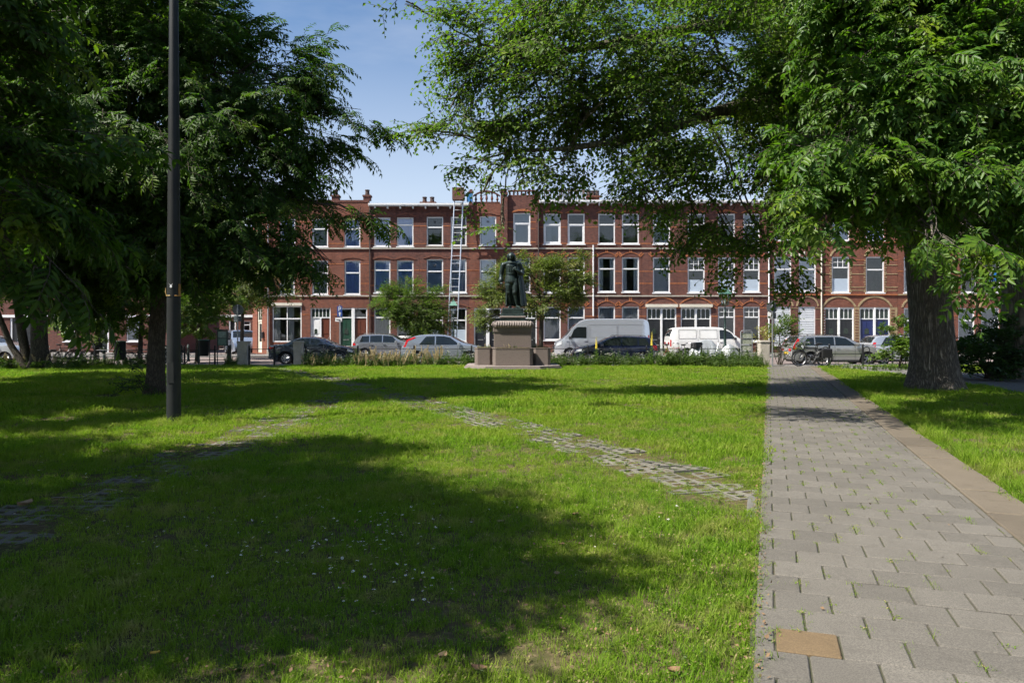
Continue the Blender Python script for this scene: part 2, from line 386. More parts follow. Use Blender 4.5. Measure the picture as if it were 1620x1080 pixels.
# grass pavers: two worn tracks across the lawn
def polyline_dist(x, y, pts):
    d = np.full(np.shape(x), 1e9)
    for (a, b) in zip(pts[:-1], pts[1:]):
        ax, ay, bx, by = a[0], a[1], b[0], b[1]; L2 = (bx - ax) ** 2 + (by - ay) ** 2
        t = np.clip(((x - ax) * (bx - ax) + (y - ay) * (by - ay)) / L2, 0, 1)
        d = np.minimum(d, np.hypot(x - ax - t * (bx - ax), y - ay - t * (by - ay)))
    return d
TR1 = [(p.x, p.y) for p in (G(1172, 792), G(1075, 752), G(960, 716), G(860, 688), G(760, 662), G(680, 641), G(590, 617), G(520, 600), G(470, 590), G(425, 580))]
TR2 = [(p.x, p.y) for p in (G(-60, 870), G(90, 806), G(230, 748), G(330, 712), G(410, 682), G(480, 652), G(530, 625), G(560, 608))]
gp = MB(); xs = [0, .04, .16, .2, .24, .36, .4, .44, .56, .6]; zs = [0, .04, .17, .23, .36, .4]
hole = lambda i, j: (i in (1, 4, 7)) and (j in (1, 3))
for i in range(9):
    for j in range(5):
        x0, x1, y0, y1 = xs[i] - .3, xs[i + 1] - .3, zs[j] - .2, zs[j + 1] - .2
        if hole(i, j):
            for (a, b) in (((x0, y0), (x1, y0)), ((x1, y0), (x1, y1)), ((x1, y1), (x0, y1)), ((x0, y1), (x0, y0))):
                gp.quad((a[0], a[1], -.05), (b[0], b[1], -.05), (b[0], b[1], .02), (a[0], a[1], .02))
        else: gp.quad((x0, y0, .02), (x1, y0, .02), (x1, y1, .02), (x0, y1, .02))
for (a, b) in (((-.3, -.2), (.3, -.2)), ((.3, -.2), (.3, .2)), ((.3, .2), (-.3, .2)), ((-.3, .2), (-.3, -.2))):
    gp.quad((a[0], a[1], -.05), (b[0], b[1], -.05), (b[0], b[1], .02), (a[0], a[1], .02))
gpm = gp.mesh('grass_paver'); gpm.materials.append(paver_mat('weathered_lattice_paver', (0.19, 0.175, 0.145), (0.10, 0.093, 0.072)))
def track(name, pts, hw, every=0.34, z=-0.002):
    root = bpy.data.objects.new(name, None); COL.objects.link(root); root['kind'] = 'structure'; root.location = (pts[0][0], pts[0][1], 0)
    carry = 0.2
    for a, b in zip(pts[:-1], pts[1:]):
        a, b = Vector((*a, 0)), Vector((*b, 0)); L = (b - a).length; d = (b - a) / L; s = carry
        while s < L:
            c = a + d * s; e = Vector((-d.y, d.x, 0))
            for q in (-.25, .25):
                pos = c + e * (q + random.gauss(0, .012))
                o = link('grass_paver', gpm, None, root, pos - root.location + Vector((0, 0, z + random.gauss(0, .006))))
                o.scale = (.82, .82, 1); o.rotation_euler = (random.gauss(0, .035), random.gauss(0, .035), atan2(d.y, d.x) + pi / 2 + random.gauss(0, .03))
            s += every
        carry = s - L
track('paver_track', TR1, 0.62, z=-0.016); track('worn_paver_track', TR2, 0.62, z=-0.021)
# thin kerb stone where the track meets the path
part('edge_stone', MB().box(-.045, .045, -.42, .42, -.05, .016, .008).xf(Matrix.Translation(uvp(3.55, -0.07)) @ Matrix.Rotation(PRZ, 4, 'Z')), mat('mossy_edge_stone', (.12, .115, .10), .9), path)

# ------------------------------------------------------------------ grass
def blade_mesh(name, n, spread, h0, h1, w, seed, lean=0.5, seg=2, broad=0):
    r = random.Random(seed); V = []; Fc = []
    def strip(bx, by, a, h, ww, bend, n=seg):
        dx, dy = cos(a), sin(a); sx, sy = -dy * ww / 2, dx * ww / 2; o = len(V)
        for i in range(n + 1):
            t = i / n; q = bend * h * t * t; z = h * (t - 0.25 * bend * t * t)
            k = (1 - t) ** 0.7 if i < n else 0
            if i < n: V.extend([(bx + dx * q - sx * k, by + dy * q - sy * k, z), (bx + dx * q + sx * k, by + dy * q + sy * k, z)])
            else: V.append((bx + dx * q, by + dy * q, z))
        for i in range(n - 1): Fc.append((o + 2 * i, o + 2 * i + 1, o + 2 * i + 3, o + 2 * i + 2))
        Fc.append((o + 2 * n - 2, o + 2 * n - 1, o + 2 * n))
    for i in range(n):
        rr = spread * sqrt(r.random()); aa = r.uniform(0, 2 * pi)
        strip(rr * cos(aa), rr * sin(aa), r.uniform(0, 2 * pi), r.uniform(h0, h1), w * r.uniform(.7, 1.3), r.uniform(.1, lean))
    for i in range(broad):                     # clover and plantain leaves
        rr = spread * sqrt(r.random()); aa = r.uniform(0, 2 * pi); cx, cy, cz = rr * cos(aa), rr * sin(aa), r.uniform(.015, .04); s = r.uniform(.006, .011); t = r.uniform(0, 6)
        for q in range(3):
            a = t + q * 2.1; o = len(V)
            V.extend([(cx, cy, cz), (cx + s * cos(a - .5), cy + s * sin(a - .5), cz + .004), (cx + 1.5 * s * cos(a), cy + 1.5 * s * sin(a), cz + r.uniform(-.004, .008)), (cx + s * cos(a + .5), cy + s * sin(a + .5), cz + .004)])
            Fc.append((o, o + 1, o + 2, o + 3))
    me = bpy.data.meshes.new(name); me.from_pydata(V, [], Fc); return me
def grass_mat():
    m, nt, o = nodes_of('grass_blade')
    g = nd(nt, 'ShaderNodeNewGeometry'); oi = nd(nt, 'ShaderNodeObjectInfo')
    c = mix_col(nt, g.outputs['Random Per Island'], (0.060, 0.132, 0.010), (0.172, 0.285, 0.019))
    c = mix_col(nt, ramp(nt, noise(nt, 0.55, 5, 0.6), 0.40, 0.66), c, mix_col(nt, 0.6, c, (0.24, 0.28, 0.035)))
    c = mix_col(nt, ramp(nt, noise(nt, 2.2, 6, 0.7), 0.52, 0.68, (0, 0, 0), (0.8,) * 3), c, (0.30, 0.27, 0.10))
    gt = nd(nt, 'ShaderNodeMath', operation='GREATER_THAN'); gt.inputs[1].default_value = 0.95; nt.links.new(g.outputs['Random Per Island'], gt.inputs[0])
    c = mix_col(nt, gt.outputs[0], c, (0.33, 0.27, 0.13))
    b = nd(nt, 'ShaderNodeBsdfPrincipled', Roughness=0.6); b.inputs['Specular IOR Level'].default_value = 0.12
    tr = nd(nt, 'ShaderNodeBsdfTranslucent'); nt.links.new(c, b.inputs['Base Color'])
    nt.links.new(mix_col(nt, 1.0, c, (1.2, 1.45, 0.6), 'MULTIPLY'), tr.inputs['Color'])
    ms = nd(nt, 'ShaderNodeMixShader'); ms.inputs[0].default_value = 0.45
    nt.links.new(b.outputs[0], ms.inputs[1]); nt.links.new(tr.outputs[0], ms.inputs[2]); nt.links.new(ms.outputs[0], o.inputs['Surface']); return m
GRASS = grass_mat()
def in_poly(x, y, poly):
    ins = np.zeros(np.shape(x), bool); n = len(poly)
    for i in range(n):
        x0, y0 = poly[i]; x1, y1 = poly[(i + 1) % n]
        c = ((y0 > y) != (y1 > y)) & (x < (x1 - x0) * (y - y0) / (y1 - y0 + 1e-12) + x0); ins ^= c
    return ins
def vnoise(x, y, s, seed):
    r = np.random.default_rng(seed); n = 64; g = r.random((n, n))
    fx, fy = x / s, y / s; ix, iy = np.floor(fx).astype(int), np.floor(fy).astype(int); tx, ty = fx - ix, fy - iy
    tx, ty = tx * tx * (3 - 2 * tx), ty * ty * (3 - 2 * ty)
    q = lambda a, b: g[a % n, b % n]
    return (q(ix, iy) * (1 - tx) + q(ix + 1, iy) * tx) * (1 - ty) + (q(ix, iy + 1) * (1 - tx) + q(ix + 1, iy + 1) * tx) * ty
def lawn_points(y0, y1, dens, margin=3.2):
    A = 0; hw = lambda y: 0.70 * y + margin
    n = int(dens * (hw(y0) + hw(y1)) * (y1 - y0)); yy = RNG.uniform(y0, y1, n); xx = RNG.uniform(-hw(y1), hw(y1), n)
    k = np.abs(xx) < hw(yy); xx, yy = xx[k], yy[k]
    du, dv = (xx - PA.x) * PD.x + (yy - PA.y) * PD.y, (xx - PA.x) * PE.x + (yy - PA.y) * PE.y
    edge = 0.13 * (vnoise(xx, yy, .22, 5) - .62)
    keep = ~((dv > 0.03 + edge) & (dv < PATH_W + KERB_W - 0.03 + edge))
    keep &= ~in_poly(xx, yy, [(p.x, p.y) for p in sp])
    keep &= np.hypot((xx - 0.01) / 2.0, (yy - 33.0) / 1.9) > 1.0
    d1, d2 = polyline_dist(xx, yy, TR1), polyline_dist(xx, yy, TR2)
    w1 = 0.52 * (0.6 + 0.6 * vnoise(xx, yy, .7, 8)); w2 = 0.5 * (0.6 + 0.5 * vnoise(xx, yy, .6, 9))
    far1 = np.clip((yy - 9) / 9, 0, 1)
    keep &= ~((d1 < w1) & (RNG.random(len(xx)) > 0.54 + 0.3 * far1 + 0.5 * (vnoise(xx, yy, .45, 12) > .6))); keep &= ~((d2 < w2) & (RNG.random(len(xx)) > 0.72 + 0.1 * far1 + 0.25 * (vnoise(xx, yy, .5, 13) > .5)))
    thin = vnoise(xx, yy, .9, 3) * .6 + vnoise(xx, yy, .3, 4) * .4
    keep &= RNG.random(len(xx)) < np.clip((thin - .17) * 5, .2, 1)
    return xx[keep], yy[keep], np.minimum(d1 / w1, d2 / w2)[keep]
gv = [blade_mesh('grass_tuft', 19, .05, .022, .05, .0036, 1, .9, 2, 0), blade_mesh('grass_tuft', 15, .055, .016, .036, .0036, 2, 1.1, 2, 3), blade_mesh('grass_tuft', 16, .04, .03, .078, .0036, 3, 1.0, 3, 0),
      blade_mesh('grass_tuft', 22, .10, .03, .07, .008, 4, .9, 2, 0), blade_mesh('grass_tuft', 22, .16, .035, .085, .014, 5, .9, 2, 0),
      blade_mesh('grass_tuft', 9, .03, .09, .2, .0045, 6, 1.1, 4, 0)]
for v in gv: v.materials.append(GRASS)
PX, PY, PV, PS = [], [], [], []
for (y0, y1, dens, vs) in ((2.6, 5.5, 620, (0, 1, 2, 0, 1)), (5.5, 9, 430, (0, 1, 2, 0)), (9, 14, 210, (3, 3, 0, 2)), (14, 22, 105, (3, 4, 3)), (22, 35.2, 55, (4, 4, 3))):
    x, y, dd = lawn_points(y0, y1, dens); PX.append(x); PY.append(y); PV.append(np.array(vs)[RNG.integers(0, len(vs), len(x))])
    tall = vnoise(x, y, 1.4, 21); PS.append((0.7 + 1.0 * tall) * RNG.uniform(.75, 1.25, len(x)) * np.where(dd < 1, .55, 1.0))
x, y, dd = lawn_points(2.6, 18, 4.0); k = vnoise(x, y, .8, 31) > .55; x, y = x[k], y[k]
PX.append(x); PY.append(y); PV.append(np.full(len(x), 5)); PS.append(RNG.uniform(.4, .95, len(x)))
# longer fringe along the right of the kerb and round trunk, pole and plinth
def fringe(cx, cy, r0, r1, n, s0, s1, v=5):
    a = RNG.uniform(0, 2 * pi, n); r = RNG.uniform(r0, r1, n); PX.append(cx + r * np.cos(a)); PY.append(cy + r * np.sin(a)); PV.append(np.full(n, v)); PS.append(RNG.uniform(s0, s1, n))
uu = RNG.uniform(1.5, 26, 1500); vv = PATH_W + KERB_W + 0.03 + RNG.exponential(.22, 1500)
PX.append(PA.x + PD.x * uu + PE.x * vv); PY.append(PA.y + PD.y * uu + PE.y * vv); PV.append(np.full(1500, 5)); PS.append(RNG.uniform(.5, 1.3, 1500) * np.where(uu < 10, 1.1, .9))
fringe(-5.67, 12.74, .1, .4, 130, .7, 1.3); fringe(11.2, 20.2, .95, 1.7, 220, .6, 1.5); fringe(0.02, 33.0, 2.0, 2.35, 400, .6, 1.1, 4)
uu = RNG.uniform(-.9, 30, 1700); vv = -.03 + RNG.exponential(.03, 1700)
PX.append(PA.x + PD.x * uu + PE.x * vv); PY.append(PA.y + PD.y * uu + PE.y * vv); PV.append(RNG.integers(0, 3, 1700)); PS.append(RNG.uniform(.5, 1.4, 1700))
# moss and seedlings in the paver joints
uj = np.round((RNG.uniform(-.6, 30, 2200) - .32) / .3) * .3 + .32; vj = RNG.uniform(.05, PATH_W, 2200)
kk = RNG.random(2200) < .85; rowi = np.floor((uj - .32 + 1.5) / .3 + .5).astype(int); off = np.where(rowi % 2 == 1, .10, .25)
vj2 = np.round((vj - off) / .3) * .3 + off; uj2 = uj + RNG.uniform(.03, .27, 2200)
uu = np.where(kk, uj2, uj); vv = np.where(kk, vj2, vj); ok = (vv > .02) & (vv < PATH_W - .02); clump = vnoise(uu, vv, .5, 44) > .42; ok &= clump; uu, vv = uu[ok], vv[ok]
JX = PA.x + PD.x * uu + PE.x * vv; JY = PA.y + PD.y * uu + PE.y * vv
gx, gy, gvv, gs = np.concatenate(PX), np.concatenate(PY), np.concatenate(PV), np.concatenate(PS)
n = len(gx); rot = np.stack([RNG.normal(0, .12, n), RNG.normal(0, .12, n), RNG.uniform(0, 6.28, n)], 1)
scatter('grass', np.stack([gx, gy, np.zeros(n)], 1), rot, gs, gvv, gv, 'lawn grass with clover and dry patches')
n = len(JX); scatter('joint_weeds', np.stack([JX, JY, np.full(n, .02)], 1), np.stack([np.zeros(n), np.zeros(n), RNG.uniform(0, 6.28, n)], 1), RNG.uniform(.5, 1.05, n), RNG.integers(0, 2, n), gv[:2], 'moss and seedlings in the paver joints')
# dry litter along the path edge and under the trees
fl = MB().add([(0, 0, 0), (.012, .009, .004), (.028, .002, .007), (.014, -.009, .004)], [(0, 1, 2), (0, 2, 3)]); flm = fl.mesh('flake'); flm.materials.append(mat('litter', (.20, .12, .06), .9, scale=2, local=False, col2=(.10, .06, .03)))
n = 2600; uu = RNG.uniform(-1, 28, n); vv = np.where(RNG.random(n) < .8, -.015 + RNG.normal(0, .045, n), RNG.uniform(0, PATH_W + .4, n)); ok = RNG.random(n) < np.where(vv > .12, .2, 1); uu, vv = uu[ok], vv[ok]; LX, LY, LZ = PA.x + PD.x * uu + PE.x * vv, PA.y + PD.y * uu + PE.y * vv, np.where(vv > .0, .042, .02)
for (cx, cy, sx, sy, cnt) in ((885, 862, 30, 12, 60), (800, 950, 45, 14, 50), (1000, 1010, 70, 20, 35), (430, 1070, 90, 12, 30), (660, 880, 300, 80, 120), (870, 720, 300, 50, 120), (330, 930, 200, 60, 60), (1060, 720, 90, 30, 120)):
    q = [G(random.gauss(cx, sx), max(600, random.gauss(cy, sy))) for _ in range(cnt)]; LX = np.append(LX, [p.x for p in q]); LY = np.append(LY, [p.y for p in q]); LZ = np.append(LZ, RNG.uniform(.015, .05, cnt))
n = len(LX)
scatter('leaf_litter', np.stack([LX, LY, LZ], 1), np.stack([RNG.normal(0, .4, n), RNG.normal(0, .4, n), RNG.uniform(0, 6.28, n)], 1), RNG.uniform(.4, 1.1, n), np.zeros(n, int), [flm], 'dry brown litter along the path edge')
# daisies
def daisy():
    me = MB(); n = 11
    for i in range(n):
        a = 2 * pi * i / n; me.add([(.003 * cos(a), .003 * sin(a), .05), (.012 * cos(a - .2), .012 * sin(a - .2), .053), (.014 * cos(a), .014 * sin(a), .052), (.012 * cos(a + .2), .012 * sin(a + .2), .053)], [(0, 1, 2, 3)])
    nf = len(me.f); me.lathe([(.001, .0535), (.005, .0545), (.003, .057)], 6); ny = len(me.f); me.tube([(0, 0, 0), (.003, 0, .025), (0, 0, .05)], .0009, 3, False)
    m = me.mesh('daisy'); m.materials.append(mat('daisy_white', (.85, .85, .82), .6, var=.05)); m.materials.append(mat('daisy_yellow', (.7, .45, .03), .7)); m.materials.append(GRASS)
    m.polygons.foreach_set('material_index', [0] * nf + [1] * (ny - nf) + [2] * (len(me.f) - ny)); return m
dx, dy = [], []
for (cx, cy, sxx, syy, cnt) in ((560, 870, 90, 45, 75), (330, 850, 120, 55, 45), (640, 830, 60, 30, 30), (120, 760, 140, 60, 26), (430, 660, 90, 18, 40), (650, 930, 60, 30, 18), (800, 790, 200, 50, 24), (1000, 700, 150, 60, 16), (960, 850, 140, 60, 16), (480, 640, 200, 25, 25)):
    for _ in range(cnt):
        q = G(random.gauss(cx, sxx * .7), max(590, random.gauss(cy, syy * .7))); dx.append(q.x); dy.append(q.y)
n = len(dx); scatter('daisies', np.stack([dx, dy, np.zeros(n)], 1), np.stack([RNG.normal(-.15, .25, n), RNG.normal(0, .25, n), RNG.uniform(0, 6.28, n)], 1), RNG.uniform(.5, .85, n), np.zeros(n, int), [daisy()], 'white daisies in the grass')
# fallen leaves, curled and brown
brownleaf = mat('dry_leaf', (.20, .11, .055), .8, scale=30, col2=(.11, .06, .03))
tanleaf = mat('tan_dry_leaf', (.33, .22, .12), .8, scale=30, col2=(.2, .13, .07))
for (px_, py_, s, m_, lab) in ((905, 820, .1, brownleaf, 'curled brown leaf in the grass right of centre'), (798, 830, .09, tanleaf, 'tan fallen leaf on the lawn by the shade edge'), (1038, 817, .08, tanleaf, 'pale tan leaf lying in the sunlit grass near the paver track'),
      (705, 1042, .08, tanleaf, 'tan curled leaf at the bottom edge of the lawn'), (770, 1070, .1, brownleaf, 'dark brown leaf at the very bottom of the lawn'), (885, 868, .07, brownleaf, 'brown leaf in the dry grass patch'), (1056, 1072, .09, brownleaf, 'brown leaf near the path in the bottom corner of the lawn'),
      (52, 800, .2, tanleaf, 'long pale dry leaf in the shade at far left'), (237, 1043, .06, mat('yellow_leaf', (.5, .3, .03), .7), 'small yellow leaf in the sunlit grass at lower left'), (880, 912, .07, tanleaf, 'tan leaf in the middle of the shade edge')):
    mb = MB(); nn = 5; s *= .75
    for i in range(nn):
        for j in range(2):
            t0, t1 = i / nn, (i + 1) / nn
            W = lambda t: .38 * s * sin(pi * min(1, t * .92 + .05)) ; sg = (-1, 1)[j]
            zz = lambda t: .025 + .10 * s * 4 * (t - .5) ** 2
            mb.quad((t0 * s, 0, zz(t0)), (t1 * s, 0, zz(t1)), (t1 * s, sg * W(t1), zz(t1) + .18 * s), (t0 * s, sg * W(t0), zz(t0) + .18 * s))
    o = link('fallen_leaf', mb.mesh('fallen_leaf', True, 80), m_, None, G(px_, py_), random.uniform(0, 6)); tag(o, lab, 'leaf', 'leaves fallen on the lawn')

# ------------------------------------------------------------------ houses
YF = 54.5
BR_D = brick_mat('dark_brick', (0.150, 0.056, 0.041), (0.088, 0.037, 0.032), (0.10, 0.075, 0.065))
BR_R = brick_mat('red_brick', (0.205, 0.070, 0.042), (0.135, 0.048, 0.034), (0.11, 0.085, 0.07))
BR_O = brick_mat('orange_brick', (0.42, 0.14, 0.05), (0.33, 0.10, 0.04), (0.18, 0.12, 0.085))
BR_C = brick_mat('cream_brick', (0.36, 0.27, 0.15), (0.28, 0.20, 0.105), (0.19, 0.15, 0.11))
WHITE = mat('white_paint', (0.75, 0.75, 0.75), 0.42, var=.08, scale=3, dirt=.25)
CREAM = mat('cream_paint', (0.62, 0.58, 0.48), 0.5, var=.1, scale=3, dirt=.3)
GREYP = mat('grey_paint', (0.32, 0.33, 0.33), 0.5, var=.1, dirt=.2)
STONE = mat('sandstone', (0.42, 0.38, 0.32), 0.85, var=.25, scale=5, bump=.3, dirt=.4)
GLASS = glass_mat('window_glass', (.95, .97, .98), .02)
GLASSB = glass_mat('sky_bright_glass', (.92, .95, 1.0), .08)
ROOFM = mat('bitumen_roof', (0.06, 0.06, 0.065), .9)
DARKGLASS = mat('stained_glass', (0.03, 0.045, 0.035), 0.15, var=.5, scale=14)
CURT = mat('white_curtain', (0.50, 0.52, 0.55), .9, var=.06)
CURTB = mat('pale_blue_curtain', (0.36, 0.47, 0.82), .9, var=.1)
CURTG = mat('grey_curtain', (0.34, 0.36, 0.38), .9, var=.2)
FROST = mat('frosted_film', (0.38, 0.45, 0.53), .6, var=.05)
LEAD = mat('dark_leading', (0.03, 0.035, 0.04), .5)

def wall_mesh(w, z0, z1, ops, depth=None, reveal=0.15):
    xs = sorted({0.0, w} | {a for o in ops for a in (o[0], o[1])}); zs = sorted({z0, z1} | {a for o in ops for a in (o[2], o[3])})
    xs = [x for x in xs if 0 <= x <= w]; zs = [z for z in zs if z0 <= z <= z1]; mb = MB()
    for j in range(len(zs) - 1):
        run = None
        for i in range(len(xs)):
            solid = False
            if i < len(xs) - 1:
                cx, cz = (xs[i] + xs[i + 1]) / 2, (zs[j] + zs[j + 1]) / 2
                solid = not any(o[0] < cx < o[1] and o[2] < cz < o[3] for o in ops)
            if solid and run is None: run = xs[i]
            if not solid and run is not None:
                mb.quad((run, 0, zs[j]), (xs[i], 0, zs[j]), (xs[i], 0, zs[j + 1]), (run, 0, zs[j + 1])); run = None
    for (a, b, c, d) in [o[:4] for o in ops]:
        for (p, q) in (((a, c), (a, d)), ((a, d), (b, d)), ((b, d), (b, c)), ((b, c), (a, c))):
            mb.quad((p[0], 0, p[1]), (q[0], 0, q[1]), (q[0], reveal, q[1]), (p[0], reveal, p[1]))
    if depth:
        d = depth
        mb.quad((0, 0, z0), (0, d, z0), (0, d, z1), (0, 0, z1)); mb.quad((w, 0, z0), (w, d, z0), (w, d, z1), (w, 0, z1)); mb.quad((0, d, z0), (w, d, z0), (w, d, z1), (0, d, z1))
    return mb
def raw(mb, name, m, parent):                  # no normal recalculation needed for open shells
    me = bpy.data.meshes.new(name); me.from_pydata(mb.v, [], mb.f); return link(name, me, m, parent)
def pleats(x0, x1, z0, z1, y, amp=.025, wl_=.09):
    n = max(8, int((x1 - x0) / wl_ * 4)); mb = MB(); vs = []
    ph = random.uniform(0, 6)
    for i in range(n + 1):
        x = x0 + (x1 - x0) * i / n; yy = y + amp * sin(2 * pi * (x - x0) / wl_ + ph) + .3 * amp * sin(5.1 * (x - x0) / wl_)
        vs += [(x, yy, z0), (x, yy, z1)]
    mb.add(vs, [(2 * i, 2 * i + 2, 2 * i + 3, 2 * i + 1) for i in range(n)]); return mb
def window(h, a, b, c, d, style='c', tr=0.36, fw=.085, fm=None, y=.06, sill=True, arched=False):
    """a..b across, c..d up; a frame mesh with panes, curtain and sill as its sub-parts"""
    fm = fm or WHITE; mb = MB(); y1 = y + .07; t = c + (d - c) * (1 - tr)
    mb.box(a, a + fw, y, y1, c, d); mb.box(b - fw, b, y, y1, c, d); mb.box(a + fw, b - fw, y, y1, c, c + fw * 1.15); mb.box(a + fw, b - fw, y, y1, d - fw, d)
    if tr: mb.box(a + fw, b - fw, y - .012, y1 - .004, t - .045, t + .045)
    inner = style in 'OE'
    if inner and tr:                          # casement sash set inside the frame
        q = .075; mb.box(a + fw, a + fw + q, y + .012, y1 - .006, c + fw * 1.15, t - .045); mb.box(b - fw - q, b - fw, y + .012, y1 - .006, c + fw * 1.15, t - .045)
        mb.box(a + fw + q, b - fw - q, y + .012, y1 - .006, c + fw * 1.15, c + fw * 1.15 + q); mb.box(a + fw + q, b - fw - q, y + .012, y1 - .006, t - .045 - q, t - .045)
    if style in 'mM' and tr:                  # small lights in the top
        for k in (1, 2): xx = a + fw + (b - a - 2 * fw) * k / 3; mb.box(xx - .018, xx + .018, y + .01, y1 - .01, t + .045, d - fw)
        mb.box(a + fw, b - fw, y + .014, y1 - .012, t + (d - t) * .5 - .016, t + (d - t) * .5 + .016)
    f = part('window', mb, fm, h)
    gm = GLASSB if style in 'blV' else GLASS
    zs = [(c + fw * 1.1, t - .04), (t + .04, d - fw * .9)] if tr else [(c + fw * 1.1, d - fw * .9)]
    for (p, q) in zs:
        pm = MB(); yy = y + .035; pm.box(a + fw * .9, b - fw * .9, yy, yy + .006, p, q); part('pane', pm, gm, f)
    if style in 'kl':                         # dark inner frames and star-cut glass upstairs
        lm = MB(); ins = fw + .03
        lm.box(a + fw, a + ins, y + .01, y + .03, c + fw, d - fw); lm.box(b - ins, b - fw, y + .01, y + .03, c + fw, d - fw)
        lm.box(a + ins, b - ins, y + .008, y + .03, t - .13, t - .05)
        for k in range(4):
            an = pi * k / 4; cx, cz = (a + b) / 2, (t + d) / 2; r_ = .13
            lm.tube([(cx - r_ * cos(an), y + .028, cz - r_ * sin(an)), (cx + r_ * cos(an), y + .028, cz + r_ * sin(an))], .011, 4)
        part('leading', lm, LEAD, f)
    yb = .165; cz1 = d - fw
    if style in 'cO': part('curtain', pleats(a, b, c, cz1, yb), CURT, f)
    elif style == 'g': part('curtain', pleats(a, b, c, cz1, yb, .03, .12), CURTG, f)
    elif style == 'b': part('curtain', pleats(a, b, c, cz1, yb, .02, .11), CURTB, f)
    elif style in 'l': part('blind', MB().box(a, b, yb - .06, yb - .05, c, t - .1), FROST, f); part('blind', MB().box(a, b, yb - .06, yb - .05, t, d), FROST, f)
    elif style in 'hM': part('blind', MB().box(a + fw, b - fw, yb - .08, yb - .075, c + fw, c + fw + (t - c) * .52), FROST, f)
    elif style == 'V':
        vm = MB(); n = 8
        for k in range(n): x0 = a + fw + (b - a - 2 * fw) * (k + .08) / n; vm.box(x0, x0 + (b - a) / n * .78, yb - .01, yb + .01, c, cz1)
        part('blind', vm, CURT, f)
    elif style == 's':
        vm = MB(); n = int((d - c) / .13)
        for k in range(n):
            z0 = c + .06 + (d - c - .12) * k / n; vm.add([(a + fw, yb - .12, z0), (b - fw, yb - .12, z0), (b - fw, yb - .10, z0 + .105), (a + fw, yb - .10, z0 + .105)], [(0, 1, 2, 3)])
        part('blind', vm, CURT, f)
    elif style in 'e':                       # curtains drawn to the sides
        ww = (b - a) * .3; part('curtain', pleats(a, a + ww, c, cz1, yb, .035, .11), CURT, f); part('curtain', pleats(b - ww, b, c, cz1, yb, .035, .11), CURT, f)
    if sill: part('sill', MB().box(a - .06, b + .06, -.07, y - .002, c - .07, c - .002), fm if style != 'k' else STONE, f)
    return f
def arch_poly(cx, w, z, rise, n=12):
    """points of a segmental arc from (cx-w/2, z) up over to (cx+w/2, z)"""
    R = (w * w / 4 + rise * rise) / (2 * rise); a0 = math.asin(min(1, w / 2 / R))
    if rise > w / 2: a0 = pi - a0
    return [(cx + R * sin(-a0 + 2 * a0 * i / n), z + rise - R + R * cos(-a0 + 2 * a0 * i / n)) for i in range(n + 1)]
def arch_band(h, cx, w, z, rise, th, m, y0=-.03, name='arch'):
    ins = arch_poly(cx, w, z, rise); out = arch_poly(cx, w + 2 * th, z, rise + th); n = len(ins); mb = MB()
    for i in range(n - 1): mb.prism([ins[i], ins[i + 1], out[i + 1], out[i]], y0, .02)
    return part(name, mb, m, h)
def voussoirs(h, cx, w, z, rise, m):          # orange wedge stones in pairs over a segmental arch
    mb = MB(); R = (w * w / 4 + rise * rise) / (2 * rise); a0 = math.asin(w / 2 / R)
    for a in (-a0 * .92, 0, a0 * .92):
        for q in (-.055, .055):
            aa = a + q / R; ca, sa = cos(aa), sin(aa); hw = .036
            p = lambda r, t: (cx + r * sa + t * ca, z + rise - R + r * ca - t * sa)
            mb.prism([p(R + .02, -hw), p(R + .02, hw), p(R + .36, hw), p(R + .36, -hw)], -.025, .02)
    part('voussoir', mb, m, h)
def door(h, a, b, z1, col, slot=True, panels=2, y=.12, glass=False):
    m = mat('door_paint_%d_%d_%d' % tuple(int(c * 255) for c in col), col, .35, var=.12, scale=2, coat=.2)
    mb = MB(); mb.box(a, b, y, y + .05, .12, z1); w = b - a
    if panels:
        for (p0, p1) in ((.16, .44), (.55, .93)):
            for k in range(panels):
                x0 = a + w * (.1 + .8 * k / panels) + .02; x1 = a + w * (.1 + .8 * (k + 1) / panels) - .02
                mb.box(x0, x1, y - .018, y - .0005, .12 + (z1 - .12) * p0, .12 + (z1 - .12) * p1, 0)
    d = part('door', mb, m, h)
    part('handle', MB().tube([(b - .1, y - .06, 1.08), (b - .1, y - .06, 1.22)], .018, 6).box(b - .115, b - .085, y - .055, y - .019, 1.12, 1.16), mat('steel', (.5, .5, .5), .3, .9), d)
    if slot: part('mail_slot', MB().box(a + w * .25, b - w * .25, y - .03, y - .019, 1.0, 1.07), mat('steel', (.5, .5, .5), .3, .9), d)
    if glass: part('door_glass', MB().prism(arch_poly((a + b) / 2, w * .34, 1.75, w * .12, 8) + [((a + b) / 2 + w * .17, 1.45), ((a + b) / 2 - w * .17, 1.45)], y - .028, y - .02), DARKGLASS, d)
    return d
def fanlights(h, a, b, z0, z1, n=3, arched=True, y=.08, m=None, gm=None):
    """white transom with n lights"""
    mb = MB(); mb.box(a, b, y, y + .05, z0, z0 + .07); mb.box(a, b, y, y + .05, z1 - .06, z1); f0 = .045
    cell = (b - a) / n
    for k in range(n + 1): x = a + cell * k; mb.box(max(a, x - f0 / 2), min(b, x + f0 / 2), y + .002, y + .048, z0 + .07, z1 - .06)
    if arched:
        for k in range(n):
            x0, x1 = a + cell * k + f0 / 2, a + cell * (k + 1) - f0 / 2; arc = arch_poly((x0 + x1) / 2, x1 - x0, z1 - .06 - (x1 - x0) * .45, (x1 - x0) * .44, 6); top = z1 - .06
            for (p, q) in zip(arc[:-1], arc[1:]): mb.prism([p, q, (q[0], top), (p[0], top)], y + .004, y + .046)
    f = part('fanlight', mb, m or WHITE, h)
    part('pane', MB().box(a + .02, b - .02, y + .02, y + .026, z0 + .05, z1 - .05), gm or DARKGLASS, f)
    return f
